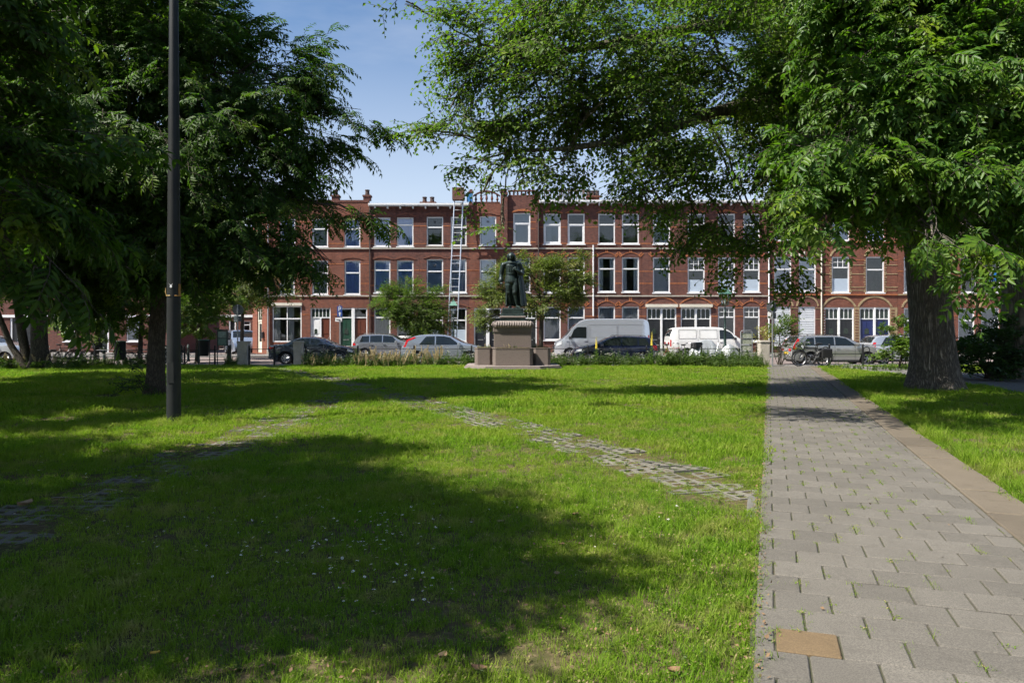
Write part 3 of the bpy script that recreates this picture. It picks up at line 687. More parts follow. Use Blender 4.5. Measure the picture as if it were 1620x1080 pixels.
def band(h, w, z, t, m, ops, y=-.012, name='brick_band', x0=0.0):
    mb = MB(); cuts_ = sorted([(o[0], o[1]) for o in ops if o[2] < z + t and o[3] > z]); x = x0
    for (a, b) in cuts_ + [(w, w)]:
        if a - x > .02: part(name, MB().box(x + .001, a - .001, y, .01, z, z + t), m, h)
        x = max(x, b)
def chimney(h, x, y, z, w, d, hh, pots, m):
    mb = MB(); mb.box(x, x + w, y, y + d, z, z + hh); mb.box(x - .05, x + w + .05, y - .05, y + d + .05, z + hh, z + hh + .12)
    c = part('chimney', mb, m, h)
    for k in range(pots):
        cx = x + w * (k + .5) / pots; part('chimney_pot', MB().lathe([(.17, 0), (.16, .1), (.14, .3), (.17, .32), (.17, .4)], 10, (cx, y + d / 2, z + hh + .12)), mat('sooty_clay', (.07, .045, .04), .9), c)
def gutter(h, w, z, m=None, x0=0.0, brackets=True):
    mb = MB(); mb.box(x0, w, -.34, .05, z - .13, z + .05); mb.box(x0, w, -.38, -.341, z - .06, z + .06)
    g = part('cornice', mb, m or WHITE, h)
    if brackets:
        bm = MB(); n = max(2, int((w - x0) / .75))
        for k in range(n): xx = x0 + (w - x0) * (k + .5) / n; bm.box(xx - .05, xx + .05, -.28, -.002, z - .30, z - .132)
        part('bracket', bm, m or WHITE, g)
    fr = MB(); n = int((w - x0) / .26)
    for k in range(n): xx = x0 + (w - x0) * (k + .5) / n; fr.box(xx - .06, xx + .06, -.05, .01, z - .50, z - .34)
    part('dentil', fr, BR_D, h)
def baluster_row(h, x0, x1, y, z0, z1, n, m, curved=0.0):
    base = part('balustrade', MB().box(x0, x1, y - .1, y + .1, z0, z0 + .1), m, h)
    for k in range(n):
        x = x0 + (x1 - x0) * (k + .5) / n; top = z1 + curved * (1 - ((x - (x0 + x1) / 2) / ((x1 - x0) / 2)) ** 2) - .1; hh = top - z0 - .1
        part('baluster', MB().lathe([(.06, 0), (.06, .05), (.045, .08), (.10, hh * .35), (.05, hh * .7), (.045, hh * .8), (.08, hh - .04), (.08, hh)], 8, (x, y, z0 + .1)), m, base)
    mb = MB(); n2 = 12
    for i in range(n2):
        xa, xb = x0 + (x1 - x0) * i / n2, x0 + (x1 - x0) * (i + 1) / n2
        zc = lambda x: z1 + curved * (1 - ((x - (x0 + x1) / 2) / ((x1 - x0) / 2)) ** 2)
        mb.prism([(xa, zc(xa) - .1), (xb, zc(xb) - .1), (xb, zc(xb)), (xa, zc(xa))], y - .12, y + .12)
    part('coping', mb, m, base)

fx = lambda px: GX(px, YF)
fz = lambda py: GZ(py, YF)
def house(name, label, p0, p1, top_py, wins, doors=(), brick=None, extra=None, ledges=(393, 468), bands=(), arches=True, gut=True, vous=False, depth=9.0, ledge_m=None, roof_py=None):
    """wins: (px0, px1, py_top, py_bottom, style, transom); doors: (px0, px1, py_top)"""
    brick = brick or BR_D; x0 = fx(p0); w = fx(p1) - x0; h = thing(name, label, 'house', (x0, YF, 0)); zt = fz(top_py)
    L = lambda px: fx(px) - x0
    ops = [(L(a), L(b), fz(d), fz(c)) for (a, b, c, d, *_) in wins] + [(L(a), L(b), 0.0, fz(c)) for (a, b, c) in doors]
    raw(wall_mesh(w, 0, zt, ops, depth), 'wall', brick, h)
    part('roof', MB().box(.003, w - .003, .004, depth - .004, zt - .25, zt - .02), ROOFM, h)
    for zz in (fz(ledges[0]) - .25, fz(ledges[1]) - .3): part('floor_slab', MB().box(.01, w - .01, .3, depth - .02, zz, zz + .22), mat('plaster_dark', (.12, .11, .1), .9), h)
    part('interior_wall', MB().box(.02, w - .02, 2.6, 2.7, .05, zt - .3), mat('room_wall', (.16, .15, .14), .9), h)
    part('plinth', MB().box(0.002, w - .002, -.04, .01, 0, .12) if not doors else MB().box(.002, min(L(d[0]) for d in doors) - .01 if min(L(d[0]) for d in doors) > .1 else .05, -.04, .01, 0, .35), STONE, h)
    for (a, b, c, d, st, *tr) in wins:
        window(h, L(a), L(b), fz(d), fz(c), st, tr[0] if tr else .36)
        if arches and not vous: arch_band(h, (L(a) + L(b)) / 2, L(b) - L(a) + .16, fz(c) + .06, .13, .16, BR_O if arches == 'o' else BR_R)
        if vous and c > 395:
            cx, ww = (L(a) + L(b)) / 2, L(b) - L(a) + .12; rise = .30 if c < 470 else .34; voussoirs(h, cx, ww, fz(c) + .03, rise, BR_O); arch_band(h, cx, ww, fz(c) + .03, rise, .05, BR_O)
        elif vous: arch_band(h, (L(a) + L(b)) / 2, L(b) - L(a) + .12, fz(c) + .03, .12, .14, BR_O)
    for l in ledges: part('ledge', MB().box(0, w, -.07, .01, fz(l) - .05, fz(l) + .045), ledge_m or STONE, h)
    for (py, t) in bands: band(h, w, fz(py), t, BR_O, ops)
    if gut: gutter(h, w, zt)
    if extra: extra(h, L, w, zt, ops)
    return h
def doorpair(h, L, a, b, top, col1, col2, lintel=False, arched=True, split=None, dz=505, mid=.13):
    """two front doors side by side under fanlights, a broad white post between"""
    A, B = L(a), L(b); zt_, zd = fz(top), fz(dz); c = (A + B) / 2 if split is None else L(split); fm = .07
    mb = MB(); mb.box(A, A + fm, .03, .16, 0, zt_); mb.box(B - fm, B, .03, .16, 0, zt_); mb.box(c - mid / 2, c + mid / 2, .01, .16, 0, zt_); mb.box(A + fm, c - mid / 2, .05, .16, zt_ - .05, zt_); mb.box(c + mid / 2, B - fm, .05, .16, zt_ - .05, zt_)
    part('door_frame', mb, WHITE, h)
    for (x0, x1, col) in ((A + fm, c - mid / 2, col1), (c + mid / 2, B - fm, col2)):
        door(h, x0, x1, zd, col, glass=(col == col1)); fanlights(h, x0, x1, zd, zt_ - .05, 3 if arched else 1, arched, m=WHITE if arched else WHITE, gm=None if arched else GLASS)
    if lintel: part('lintel', MB().box(A - .08, B + .08, -.14, .02, zt_ + .01, zt_ + .22), CREAM, h)
    part('doorstep', MB().box(A, B, -.35, .1, 0, .11), STONE, h)

ORANGE = [(386, .07), (360, .05), (430, .06), (449, .07), (501, .07), (487.5, .06)]
# corner house with the chamfer, leftmost of the row
def corner_extra(h, L, w, zt, ops):
    c = 1.55; s2 = sqrt(2); dm = thing_child_panel(h, c, zt)
    # shop window in three lights
    a, b = L(431), L(477); f = part('shop_window', MB().box(a, a + .08, .05, .13, fz(541), fz(484)).box(b - .08, b, .05, .13, fz(541), fz(484)).box((a + b) / 2 - .03, (a + b) / 2 + .03, .06, .125, fz(541) + .09, fz(484) - .08).box(a + .08, b - .08, .05, .13, fz(541), fz(541) + .09).box(a + .08, b - .08, .05, .13, fz(484) - .08, fz(484)).box(a + .08, b - .08, .045, .12, fz(505), fz(505) + .09), WHITE, h)
    for (p, q) in ((a + .07, (a + b) / 2 - .02), ((a + b) / 2 + .02, b - .07)):
        part('pane', MB().box(p, q, .08, .086, fz(541) + .08, fz(505) + .01), GLASS, f); part('pane', MB().box(p, q, .08, .086, fz(505) + .08, fz(484) - .07), GLASS, f)
        part('curtain', pleats(p, p + (q - p) * .45, fz(541), fz(484), .26, .03, .12), CURT, f)
    part('window_apron', MB().box(a, b, .03, .13, 0, fz(541) - .003), BR_R, h)
    part('shutter_box', MB().box(a - .05, b + .05, -.1, .05, fz(483.5), fz(483.5) + .2), CREAM, h)
    a, b = L(491), L(523); m_ = (a + b) / 2
    part('door_frame', MB().box(a, a + .07, .04, .14, .1, fz(487)).box(b - .07, b, .04, .14, .1, fz(487)).box(m_ - .05, m_ + .05, .035, .14, .1, fz(503)), WHITE, h)
    fanlights(h, a + .07, b - .07, fz(503), fz(487), 5, True)
    door(h, a + .07, m_ - .05, fz(503.4), (.70, .70, .70), False, 1, glass=True); door(h, m_ + .05, b - .07, fz(503.4), (.12, .035, .02), True, 1)
    doorpair(h, L, 537, 581, 487, (.012, .05, .03), (.11, .03, .015), False, False, 558.5, 503, .22)
    part('parapet', MB().box(.0, w, -.03, .25, zt + .004, zt + .16), BR_D, h)
    for px in (531, 581): chimney(h, L(px) - .3, .05, zt + .17, .5, .5, .25, 1, BR_D)
    mb = MB(); band(h, w, fz(466) - .2, .06, BR_O, ops)
def thing_child_panel(h, c, zt):
    """the 45 degree corner panel with its own narrow shop door, and the wall along the side street"""
    s2 = sqrt(2); wd = c * s2
    mb = wall_mesh(wd, 0, zt, [(.75, 1.45, .1, 3.35), (.7, 1.5, 4.45, 6.6), (.7, 1.5, 7.9, 10.0)], None, .15)
    Mx = Matrix.Translation((-c, c, 0)) @ Matrix.Rotation(radians(-45), 4, 'Z'); mb.xf(Mx); raw(mb, 'wall', BR_R, h)
    sd = MB(); sd.quad((-c, c, 0), (-c, 12, 0), (-c, 12, zt), (-c, c, zt)); sd.quad((-c, 12, 0), (0, 12, 0), (0, 12, zt), (-c, 12, zt)); raw(sd, 'wall', BR_R, h)
    part('roof', MB().slab([(-c, c), (-.003, .003), (-.003, 11.9), (-c, 11.9)], zt - .2, zt - .02), ROOFM, h)
    def put(name, mb, m): mb.xf(Mx); return part(name, mb, m, h)
    put('door', MB().box(.82, 1.38, .09, .13, .1, 2.35).box(.8, .87, .05, .089, .1, 3.3).box(1.33, 1.4, .05, .089, .1, 3.3).box(.87, 1.33, .05, .089, 2.36, 2.46).box(1.07, 1.12, .06, .089, 2.46, 3.3), CREAM)
    put('door_glass', MB().box(.95, 1.25, .08, .088, .9, 2.2), GLASSB); put('fanlight', MB().box(.87, 1.33, .095, .1, 2.46, 3.28), DARKGLASS)
    for z0, z1 in ((4.45, 6.6), (7.9, 10.0)):
        put('window', MB().box(.7, .78, .06, .12, z0, z1).box(1.42, 1.5, .06, .12, z0, z1).box(.78, 1.42, .06, .12, z0, z0 + .08).box(.78, 1.42, .06, .12, z1 - .08, z1), WHITE); put('pane', MB().box(.76, 1.44, .09, .096, z0 + .06, z1 - .06), GLASS)
    put('mail_box', MB().box(1.62, 1.85, -.16, -.01, 1.15, 1.6, .02), mat('black_metal', (.02, .02, .022), .4))
    for l in (393, 468): put('ledge', MB().box(0, wd, -.06, .01, fz(l) - .05, fz(l) + .045), STONE)
    put('street_name_sign', MB().box(1.45, 2.15, -.03, -.005, 4.05, 4.26), mat('sign_blue', (.02, .06, .25), .4))
    part('downpipe', MB().tube([(.12, -.09, .2), (.12, -.09, zt - .2)], .05, 8), GREYP, h)
house('corner_house', 'corner brick house at the left end of the row with large shop window', 422, 583.8, 320,
      [(443, 467, 346, 391, 'b'), (494, 519, 346, 391, 'g'), (545, 570, 346, 391, 'b'), (443, 466, 412, 466, 'e'), (494, 519, 412, 466, 'g'), (545, 570, 412, 466, 'b')],
      [(431, 477, 484), (491, 523, 487), (537, 581, 487)], BR_R, corner_extra, bands=((386, .06), (352, .05), (418, .05), (449, .06), (498, .06)), gut=False)
def b_extra(h, L, w, zt, ops):
    for (a, b) in ((592, 617.5), (628, 654)):
        arc = arch_poly((L(a) + L(b)) / 2, L(b) - L(a), fz(412) + .01, .24, 10); part('window_head', MB().prism(arc, .03, .13), WHITE, h)
    part('downpipe', MB().tube([(.06, -.08, .1), (.06, -.08, zt - .15)], .045, 8), mat('dark_pipe', (.06, .04, .035), .6), h)
    chimney(h, L(662), 1.2, zt - .05, 1.1, .6, .35, 2, BR_R)
house('brick_house', 'brick house with pale blue curtains and white arched window heads', 584, 663.8, 324,
      [(592, 617.5, 344, 390, 'b', .25), (628, 654, 344, 390, 'b', .25), (592, 617.5, 412, 463, 'b', .3), (628, 654, 412, 463, 'b', .3), (592, 617.5, 487, 533, 'g', .33), (628, 654, 487, 533, 'g', .33)],
      (), BR_D, b_extra, bands=((386, .05), (358, .05), (428, .05), (452, .06), (500, .06)))
house('brick_house', 'brick house with dark-framed leaded windows behind the ladder lift', 664, 741.8, 324,
      [(675, 701, 343, 389, 'k'), (713, 738, 343, 389, 'k'), (675, 701, 410, 463, 'l'), (713, 738, 410, 463, 'l'), (675, 701, 487, 541, 'h'), (713, 738, 487, 541, 'h')], (), BR_D, None, bands=((386, .05), (358, .05), (428, .05), (452, .06), (500, .06)))
def d_extra(h, L, w, zt, ops):
    doorpair(h, L, 750, 793, 487, (.012, .014, .02), (.012, .014, .02), False, False, None, 503, .24)
    for px in (742.6, 792):
        x = L(px); part('pilaster', MB().box(x, x + .24, -.14, .05, fz(352), zt + .75).box(x - .06, x + .30, -.2, .12, zt + .75, zt + .88).box(x + .02, x + .22, -.12, .06, zt + .88, zt + 1.0), BR_D, h)
    baluster_row(h, L(748.5), L(791), .12, zt + .03, zt + .6, 5, BR_D, .35)
house('brick_house', 'narrow brick house topped by a curved balustrade, two black doors below', 742, 796.8, 322, [(759, 785, 342, 388, 'l'), (759, 785, 410, 463, 'l')], [(750, 793, 487)], BR_R, d_extra, bands=((386, .05), (358, .05), (428, .05), (452, .06)), gut=False)
def e_extra(h, L, w, zt, ops):
    for px in (797.3, 847.4):
        x = L(px); part('pilaster', MB().box(x, x + .25, -.2, .05, fz(388), zt + .12).box(x - .03, x + .28, -.25, .1, zt + .12, zt + .28).box(x + .04, x + .21, -.16, .06, zt + .28, zt + .5), BR_D, h)
    baluster_row(h, L(803.5), L(847), .12, zt + .02, zt + .48, 7, BR_D)
    doorpair(h, L, 806, 849, 487, (.012, .014, .015), (.012, .014, .015), False, True, None, 504)
    part('downpipe', MB().tube([(w - .05, -.26, fz(470)), (w - .05, -.26, fz(330))], .045, 8), mat('dark_pipe', (.06, .04, .035), .6), h)
house('brick_house', 'raised bay house with tall parapet between pilasters, behind the statue', 797, 852.8, 311, [(812, 839, 337, 387, 'O', .33), (812, 839, 408, 463, 'c', .33)], [(806, 849, 487)], BR_D, e_extra, bands=((384, .09), (352, .07), (362, .05), (430, .06), (449, .07)), vous=True, gut=False)
def f_extra(h, L, w, zt, ops):
    rail = part('roof_railing', MB().box(0.05, w - .7, .55, .62, zt + .86, zt + .95).box(.05, w - .7, .55, .62, zt + .06, zt + .12), mat('weathered_wood', (.12, .09, .07), .8, bump=.2), h)
    n = 20
    for k in range(n): x = .1 + (w - .9) * k / (n - 1); part('slat', MB().box(x - .035, x + .035, .50, .549, zt - .02, zt + .9), mat('weathered_wood', (.12, .09, .07), .8), rail)
    part('rail_post', MB().box(w - .7, w - .52, .5, .68, zt - .05, zt + 1.05), mat('weathered_wood', (.12, .09, .07), .8), rail)
    part('mast', MB().tube([(w - .62, .7, zt - .1), (w - .62, .7, zt + 2.2)], .03, 6), GREYP, h)
    chimney(h, w - .3, 1.0, zt - .05, .9, .6, .55, 3, BR_R)
house('brick_house', 'brick house with a slatted roof terrace railing on top', 853, 937.8, 319, [(860, 887, 338, 386, 'O', .36), (898, 925, 338, 386, 'E', .36), (860, 887, 407, 463, 'd', .36), (898, 925, 407, 463, 'd', .36), (860, 887, 485, 538, 'g', .33), (898, 925, 485, 538, 'g', .33)], (), BR_D, f_extra, bands=ORANGE, vous=True)
def g_extra(h, L, w, zt, ops):
    part('downpipe', MB().tube([(.02, -.09, fz(500)), (.02, -.09, fz(388))], .05, 8), WHITE, h)
house('brick_house', 'brick house with white sash windows above the silver van', 938, 1014.8, 319, [(946.5, 973, 338, 386, 'd', .36), (984, 1011, 338, 386, 'd', .36), (946.5, 973, 407, 462, 'e', .33), (984, 1011, 407, 462, 'e', .33), (946.5, 973, 485, 538, 'g', .4), (984, 1011, 485, 538, 'g', .4)], (), BR_D, g_extra, bands=ORANGE, vous=True)
def h_extra(h, L, w, zt, ops):
    for (a, b) in ((1023, 1070), (1077, 1125)):
        doorpair(h, L, a, b, 486, (.014, .015, .017), (.014, .015, .017), True, True); arch_band(h, (L(a) + L(b)) / 2, L(b) - L(a), fz(486) + .24, .42, .10, BR_O)
house('brick_house', 'brick house with two pairs of black doors under cream lintels', 1015, 1129.8, 319, [(1033, 1060, 338, 386, 'c'), (1088, 1115, 338, 386, 'd'), (1033, 1060, 407, 463, 'c', .33), (1088, 1115, 407, 463, 'M', .36)], [(1023, 1070, 486), (1077, 1125, 486)], BR_D, h_extra, bands=ORANGE, vous=True)
house('brick_house', 'brick house with small-paned upper lights behind the lantern post', 1130, 1214.8, 319, [(1136, 1163, 338, 386, 'd'), (1176, 1202, 338, 386, 'c'), (1136, 1163, 407, 462, 'M', .36), (1176, 1202, 407, 462, 'M', .36), (1136, 1163, 485, 540, 'm', .3), (1176, 1202, 485, 540, 'm', .3)], (), BR_D, None, bands=ORANGE, vous=True)
def j_extra(h, L, w, zt, ops):
    part('downpipe', MB().tube([(.04, -.09, .1), (.04, -.09, fz(388))], .05, 8), WHITE, h)
    for (a, b) in ((1223, 1252), (1263, 1292)): arch_band(h, (L(a) + L(b)) / 2, L(b) - L(a) + .1, fz(485) + .05, .62, .11, BR_C)
    for py in (488, 505, 456, 460, 425): band(h, w, fz(py), .05, BR_C, ops, -.02)
    mb = MB()
    for cx in (1238.5, 1278):
        for a in (-.75, -.3, .3, .75): x = L(cx) + a * .8; mb.box(x - .05, x + .05, -.02, .01, fz(401) - abs(a) * .25, fz(396) - abs(a) * .25)
    part('voussoir', mb, CREAM, h)
house('brick_house', 'brick house with white slatted blinds under round cream arches', 1215, 1297.8, 319, [(1225, 1252, 350, 381, 'V', .2), (1264, 1291, 350, 381, 'V', .2), (1225, 1252, 406, 461, 'V', .36), (1264, 1291, 406, 461, 'V', .36), (1224, 1251, 485, 546, 's', .34), (1263, 1290, 485, 546, 's', .34)], (), BR_D, j_extra, ledges=(383, 466), bands=((350, .05), (432, .05), (360, .05)), arches=False, ledge_m=BR_O)
def k_extra(h, L, w, zt, ops):
    part('downpipe', MB().tube([(.04, -.09, .1), (.04, -.09, fz(388))], .05, 8), CREAM, h)
    for (a, b, c) in ((1304, 1351, (.012, .013, .018)), (1360, 1408, (.01, .02, .10))):
        doorpair(h, L, a, b, 486, c, c, False, True); arch_band(h, (L(a) + L(b)) / 2, L(b) - L(a) + .06, fz(486) + .04, .66, .15, BR_C)
    for (a, b, t) in ((1316, 1344, 406), (1370, 1399, 406)):
        arch_band(h, (L(a) + L(b)) / 2, L(b) - L(a) + .06, fz(t) + .03, .5, .13, BR_C)
        mb = MB()
        for k in range(14):
            z = fz(462) + k * .17; ww = .10 if k % 2 else .17
            mb.box(L(a) - ww, L(a) - .005, -.02, .01, z, z + .09); mb.box(L(b) + .005, L(b) + ww, -.02, .01, z, z + .09)
        part('quoin', mb, BR_C, h)
    for py in (455, 460, 420, 434, 381.5): band(h, w, fz(py), .06, BR_C, ops, -.02)
    # cream brick ground floor between the arches
    A = [(L(1304), L(1351)), (L(1360), L(1408))]; mb = MB(); x = 0.1
    for (a, b) in A + [(w, w)]:
        if a - x > .04: mb.box(x, a - .01, -.02, .005, .3, fz(486))
        x = b + .01
    part('brick_face', mb, BR_C, h)
    for x0 in (.1, L(1352.5), L(1409.5)):
        mb = MB()
        for k in range(14): mb.box(x0 + .01, x0 + .25, -.035, -.021, .5 + k * .2, .58 + k * .2)
        part('quoin', mb, BR_R, h)
house('brick_house', 'ornate brick house with cream banded arches, black and blue doors', 1298, 1419.8, 319, [(1316, 1344, 340, 381, 'l', .3), (1370, 1399, 340, 381, 'b', .3), (1316, 1344, 406, 463, 'M', .3), (1370, 1399, 406, 463, 'd', .36)], [(1304, 1351, 486), (1360, 1408, 486)], BR_R, k_extra, ledges=(383, 466), bands=((350, .05), (412, .05)), arches=False, ledge_m=BR_O)
def l_extra(h, L, w, zt, ops):
    for (a, b) in ((1430, 1457), (1476, 1503)): arch_band(h, (L(a) + L(b)) / 2, L(b) - L(a) + .1, fz(487) + .05, .55, .12, BR_C)
house('brick_house', 'brick house mostly hidden behind the big trunk', 1420, 1511.8, 319, [(1430, 1457, 340, 381, 'd'), (1476, 1503, 340, 381, 'c'), (1430, 1457, 406, 463, 'c'), (1476, 1503, 406, 463, 'd'), (1430, 1457, 487, 542, 'g'), (1476, 1503, 487, 542, 'g')], (), BR_R, l_extra, ledges=(383, 466), bands=((430, .06), (500, .06)), arches=False, ledge_m=BR_C)
def m_extra(h, L, w, zt, ops):
    for (a, b) in ((1516, 1542), (1552, 1581), (1600, 1628)): arch_band(h, (L(a) + L(b)) / 2, L(b) - L(a) + .1, fz(487) + .05, .55, .12, BR_C)
    p = part('poster', MB().box(L(1561), L(1577), .05, .056, fz(444), fz(425)), mat('poster_blue', (.02, .22, .6), .5, var=.4, scale=5), h)
    part('poster_print', MB().box(L(1565), L(1573), .044, .0495, fz(441), fz(437)).box(L(1566), L(1571), .044, .0495, fz(435), fz(428)), WHITE, p)
house('brick_house', 'brick house at the right edge with a blue poster in an upper window', 1512, 1700, 319, [(1520, 1546, 340, 381, 'd'), (1555, 1583, 340, 381, 'c'), (1520, 1546, 406, 463, 'd'), (1555, 1583, 406, 463, 'd'), (1600, 1628, 406, 463, 'c'), (1516, 1542, 487, 542, 'g'), (1552, 1581, 487, 542, 'g'), (1600, 1628, 487, 542, 'g')], (), BR_R, m_extra, ledges=(383, 466), bands=((430, .06), (500, .06)), arches=False, ledge_m=BR_C)

# blocks across the side street, seen under the left trees
def plain_block(name, label, p0, p1, Y, top, wins, doors, depth=10):
    x0 = GX(p0, Y); w = GX(p1, Y) - x0; h = thing(name, label, 'building', (x0, Y, 0)); L = lambda px: GX(px, Y) - x0; Z = lambda py: GZ(py, Y)
    ops = [(L(a), L(b), Z(d), Z(c)) for (a, b, c, d, s) in wins] + [(L(a), L(b), 0, Z(c)) for (a, b, c) in doors]
    raw(wall_mesh(w, 0, top, ops, depth), 'wall', BR_D, h); part('roof', MB().box(.003, w - .003, .004, depth - .004, top - .25, top - .02), ROOFM, h)
    part('interior_wall', MB().box(.02, w - .02, 2.6, 2.7, .05, top - .3), mat('room_wall', (.16, .15, .14), .9), h)
    part('ledge', MB().box(0, w, -.08, .01, Z(502), Z(498)), WHITE, h); gutter(h, w, top)
    for (a, b, c, d, s) in wins: window(h, L(a), L(b), Z(d), Z(c), s)
    for (a, b, c) in doors:
        part('door_frame', MB().box(L(a), L(a) + .13, .03, .15, 0, Z(c)).box(L(b) - .13, L(b), .03, .15, 0, Z(c)), WHITE, h); door(h, L(a) + .13, L(b) - .13, Z(c) - .02, (.015, .015, .018))
    return h
plain_block('brick_block', 'dark brick building across the side street behind the left trees', -260, 270, 60.0, 11.5, [(-60, -30, 420, 470, 'd'), (20, 45, 415, 465, 'c'), (70, 95, 415, 465, 'd'), (150, 175, 415, 465, 'c'), (210, 235, 415, 465, 'd'), (100, 118, 505, 540, 'd'), (200, 225, 505, 540, 'c')], [(16, 53, 503), (150, 172, 503)])
plain_block('far_brick_block', 'distant brick terrace closing the side street', 262, 470, 84.0, 10.5, [(300, 316, 440, 470, 'd'), (340, 356, 440, 470, 'c'), (380, 394, 440, 470, 'd'), (385, 396, 508, 524, 'd'), (300, 318, 508, 526, 'c')], [(362, 373, 507)])

# ------------------------------------------------------------------ trees
def bark_mat(name, c1, c2, sc=1.0, bump=1.0):
    m, nt, o = nodes_of(name)
    b = nd(nt, 'ShaderNodeBsdfPrincipled', Roughness=0.95); b.inputs['Specular IOR Level'].default_value = 0.15
    mp = nd(nt, 'ShaderNodeMapping'); mp.inputs['Scale'].default_value = (1, 1, 0.12); nt.links.new(nd(nt, 'ShaderNodeNewGeometry').outputs['Position'], mp.inputs['Vector'])
    v = nd(nt, 'ShaderNodeTexVoronoi', Scale=21 * sc); v.feature = 'DISTANCE_TO_EDGE'; 
    nz = nd(nt, 'ShaderNodeTexNoise', Scale=5 * sc, Detail=5); nt.links.new(mp.outputs[0], nz.inputs['Vector'])
    ad = mix_col(nt, 0.35, mp.outputs[0], nz.outputs['Color']); nt.links.new(ad, v.inputs['Vector'])
    h = ramp(nt, v.outputs['Distance'], 0.02, 0.30)
    c = mix_col(nt, h, tuple(x * .3 for x in c1), mix_col(nt, ramp(nt, noise(nt, 7 * sc, 5, .7), .35, .65), c1, c2))
    nt.links.new(c, b.inputs['Base Color'])
    bn = nd(nt, 'ShaderNodeBump', Strength=bump, Distance=0.05); nt.links.new(h, bn.inputs['Height']); nt.links.new(bn.outputs[0], b.inputs['Normal'])
    nt.links.new(b.outputs[0], o.inputs['Surface']); return m
BARK = bark_mat('fissured_bark', (0.30, 0.26, 0.215), (0.20, 0.175, 0.14))
BARK_S = bark_mat('smooth_bark', (0.13, 0.11, 0.085), (0.085, 0.075, 0.06), 1.6, .4)
BARK_P = bark_mat('mottled_bark', (0.19, 0.17, 0.12), (0.10, 0.09, 0.06), .6, .25)
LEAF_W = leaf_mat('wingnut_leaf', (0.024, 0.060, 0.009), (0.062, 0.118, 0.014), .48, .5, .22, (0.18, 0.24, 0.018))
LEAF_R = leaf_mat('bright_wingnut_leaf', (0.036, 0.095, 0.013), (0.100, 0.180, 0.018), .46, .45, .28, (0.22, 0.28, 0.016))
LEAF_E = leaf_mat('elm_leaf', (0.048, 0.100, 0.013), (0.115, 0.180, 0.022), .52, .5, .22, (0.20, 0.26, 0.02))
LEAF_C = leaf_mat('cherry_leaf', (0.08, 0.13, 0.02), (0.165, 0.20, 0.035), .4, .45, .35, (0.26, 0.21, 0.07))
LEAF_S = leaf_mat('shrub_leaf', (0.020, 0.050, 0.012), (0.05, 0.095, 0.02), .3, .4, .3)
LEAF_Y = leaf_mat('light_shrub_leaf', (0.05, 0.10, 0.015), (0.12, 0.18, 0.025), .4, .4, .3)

def norm(a): return a / np.maximum(1e-9, np.linalg.norm(a, axis=-1, keepdims=True))
def leaves(b, d, n, l, w, fold=.22, six=False, droop=.12):
    """leaf blades: base b, direction d, rough normal n (arrays k x 3), lengths, widths -> verts (k*p x 3), faces"""
    d = norm(d); s = norm(np.cross(d, n)); n = np.cross(s, d); l = np.asarray(l)[:, None]; w = np.asarray(w)[:, None]; k = len(b)
    tip = b + d * l - n * l * droop
    if not six:
        m = b + d * l * .46; V = np.stack([b, m + s * w / 2 + n * w * fold, tip, m - s * w / 2 + n * w * fold], 1); p = 4
        Fc = np.array([[0, 1, 2, 3]])
        tri = np.array([[0, 1, 2], [0, 2, 3]])
        idx = (np.arange(k) * 4)[:, None, None] + tri[None]
        return V.reshape(-1, 3), idx.reshape(-1, 3)
    m1, m2 = b + d * l * .3, b + d * l * .66 - n * l * droop * .4
    V = np.stack([b, m1 + s * w * .46 + n * w * fold, m2 + s * w * .42 + n * w * fold, tip, m2 - s * w * .42 + n * w * fold, m1 - s * w * .46 + n * w * fold, m2 - n * 0], 1)
    tri = np.array([[0, 1, 2], [0, 2, 6], [6, 2, 3], [0, 6, 4], [0, 4, 5], [6, 3, 4]])
    idx = (np.arange(k) * 7)[:, None, None] + tri[None]
    return V.reshape(-1, 3), idx.reshape(-1, 3)
def spray_pinnate(r, L=.5, n=6, pairs=6, ll=.11, lw=.036, six=False):
    B, D, N, LL, WW, tw = [], [], [], [], [], [((0, 0, 0), (L * .6, 0, .02), (L, 0, -.02))]
    for i in range(n):
        t = .15 + .85 * (i + r.uniform(-.3, .3)) / (n - 1) if n > 1 else 1; side = 1 if i % 2 else -1; last = i == n - 1
        base = np.array((min(1, max(0, t)) * L, 0, 0)); a = side * r.uniform(.6, 1.25) if not last else r.uniform(-.3, .3); el = r.uniform(-.1, .45)
        d0 = np.array((cos(a) * cos(el), sin(a) * cos(el), sin(el))); R = r.uniform(.24, .40) * (ll / .11); pts = []
        for j in range(pairs + 1):
            q = j / pairs; pts.append(base + d0 * R * q + np.array((0, 0, -1)) * R * .45 * q * q)
        tw.append((tuple(pts[0]), tuple(pts[pairs // 2]), tuple(pts[-1])))
        roll = r.uniform(-.5, .5)
        for j in range(1, pairs + 1):
            tang = norm(pts[j] - pts[j - 1]); sd = norm(np.cross(tang, (0, 0, 1))); up = np.cross(sd, tang); sd = sd * cos(roll) + up * sin(roll); up = np.cross(sd, tang)
            for sgn in (-1, 1):
                B.append(pts[j]); D.append(sd * sgn * .8 + tang * r.uniform(.35, .7) - np.array((0, 0, r.uniform(.05, .5)))); N.append(up + np.array((r.gauss(0, .3), r.gauss(0, .3), r.gauss(0, .2)))); k = (.75 + .35 * sin(pi * j / (pairs + .5))) * r.uniform(.85, 1.15); LL.append(ll * k); WW.append(lw * k)
        B.append(pts[-1]); D.append(tang + np.array((0, 0, -.3))); N.append(up); LL.append(ll); WW.append(lw)
    V, Fc = leaves(np.array(B), np.array(D), np.array(N), LL, WW, .2, six); return V, Fc, tw
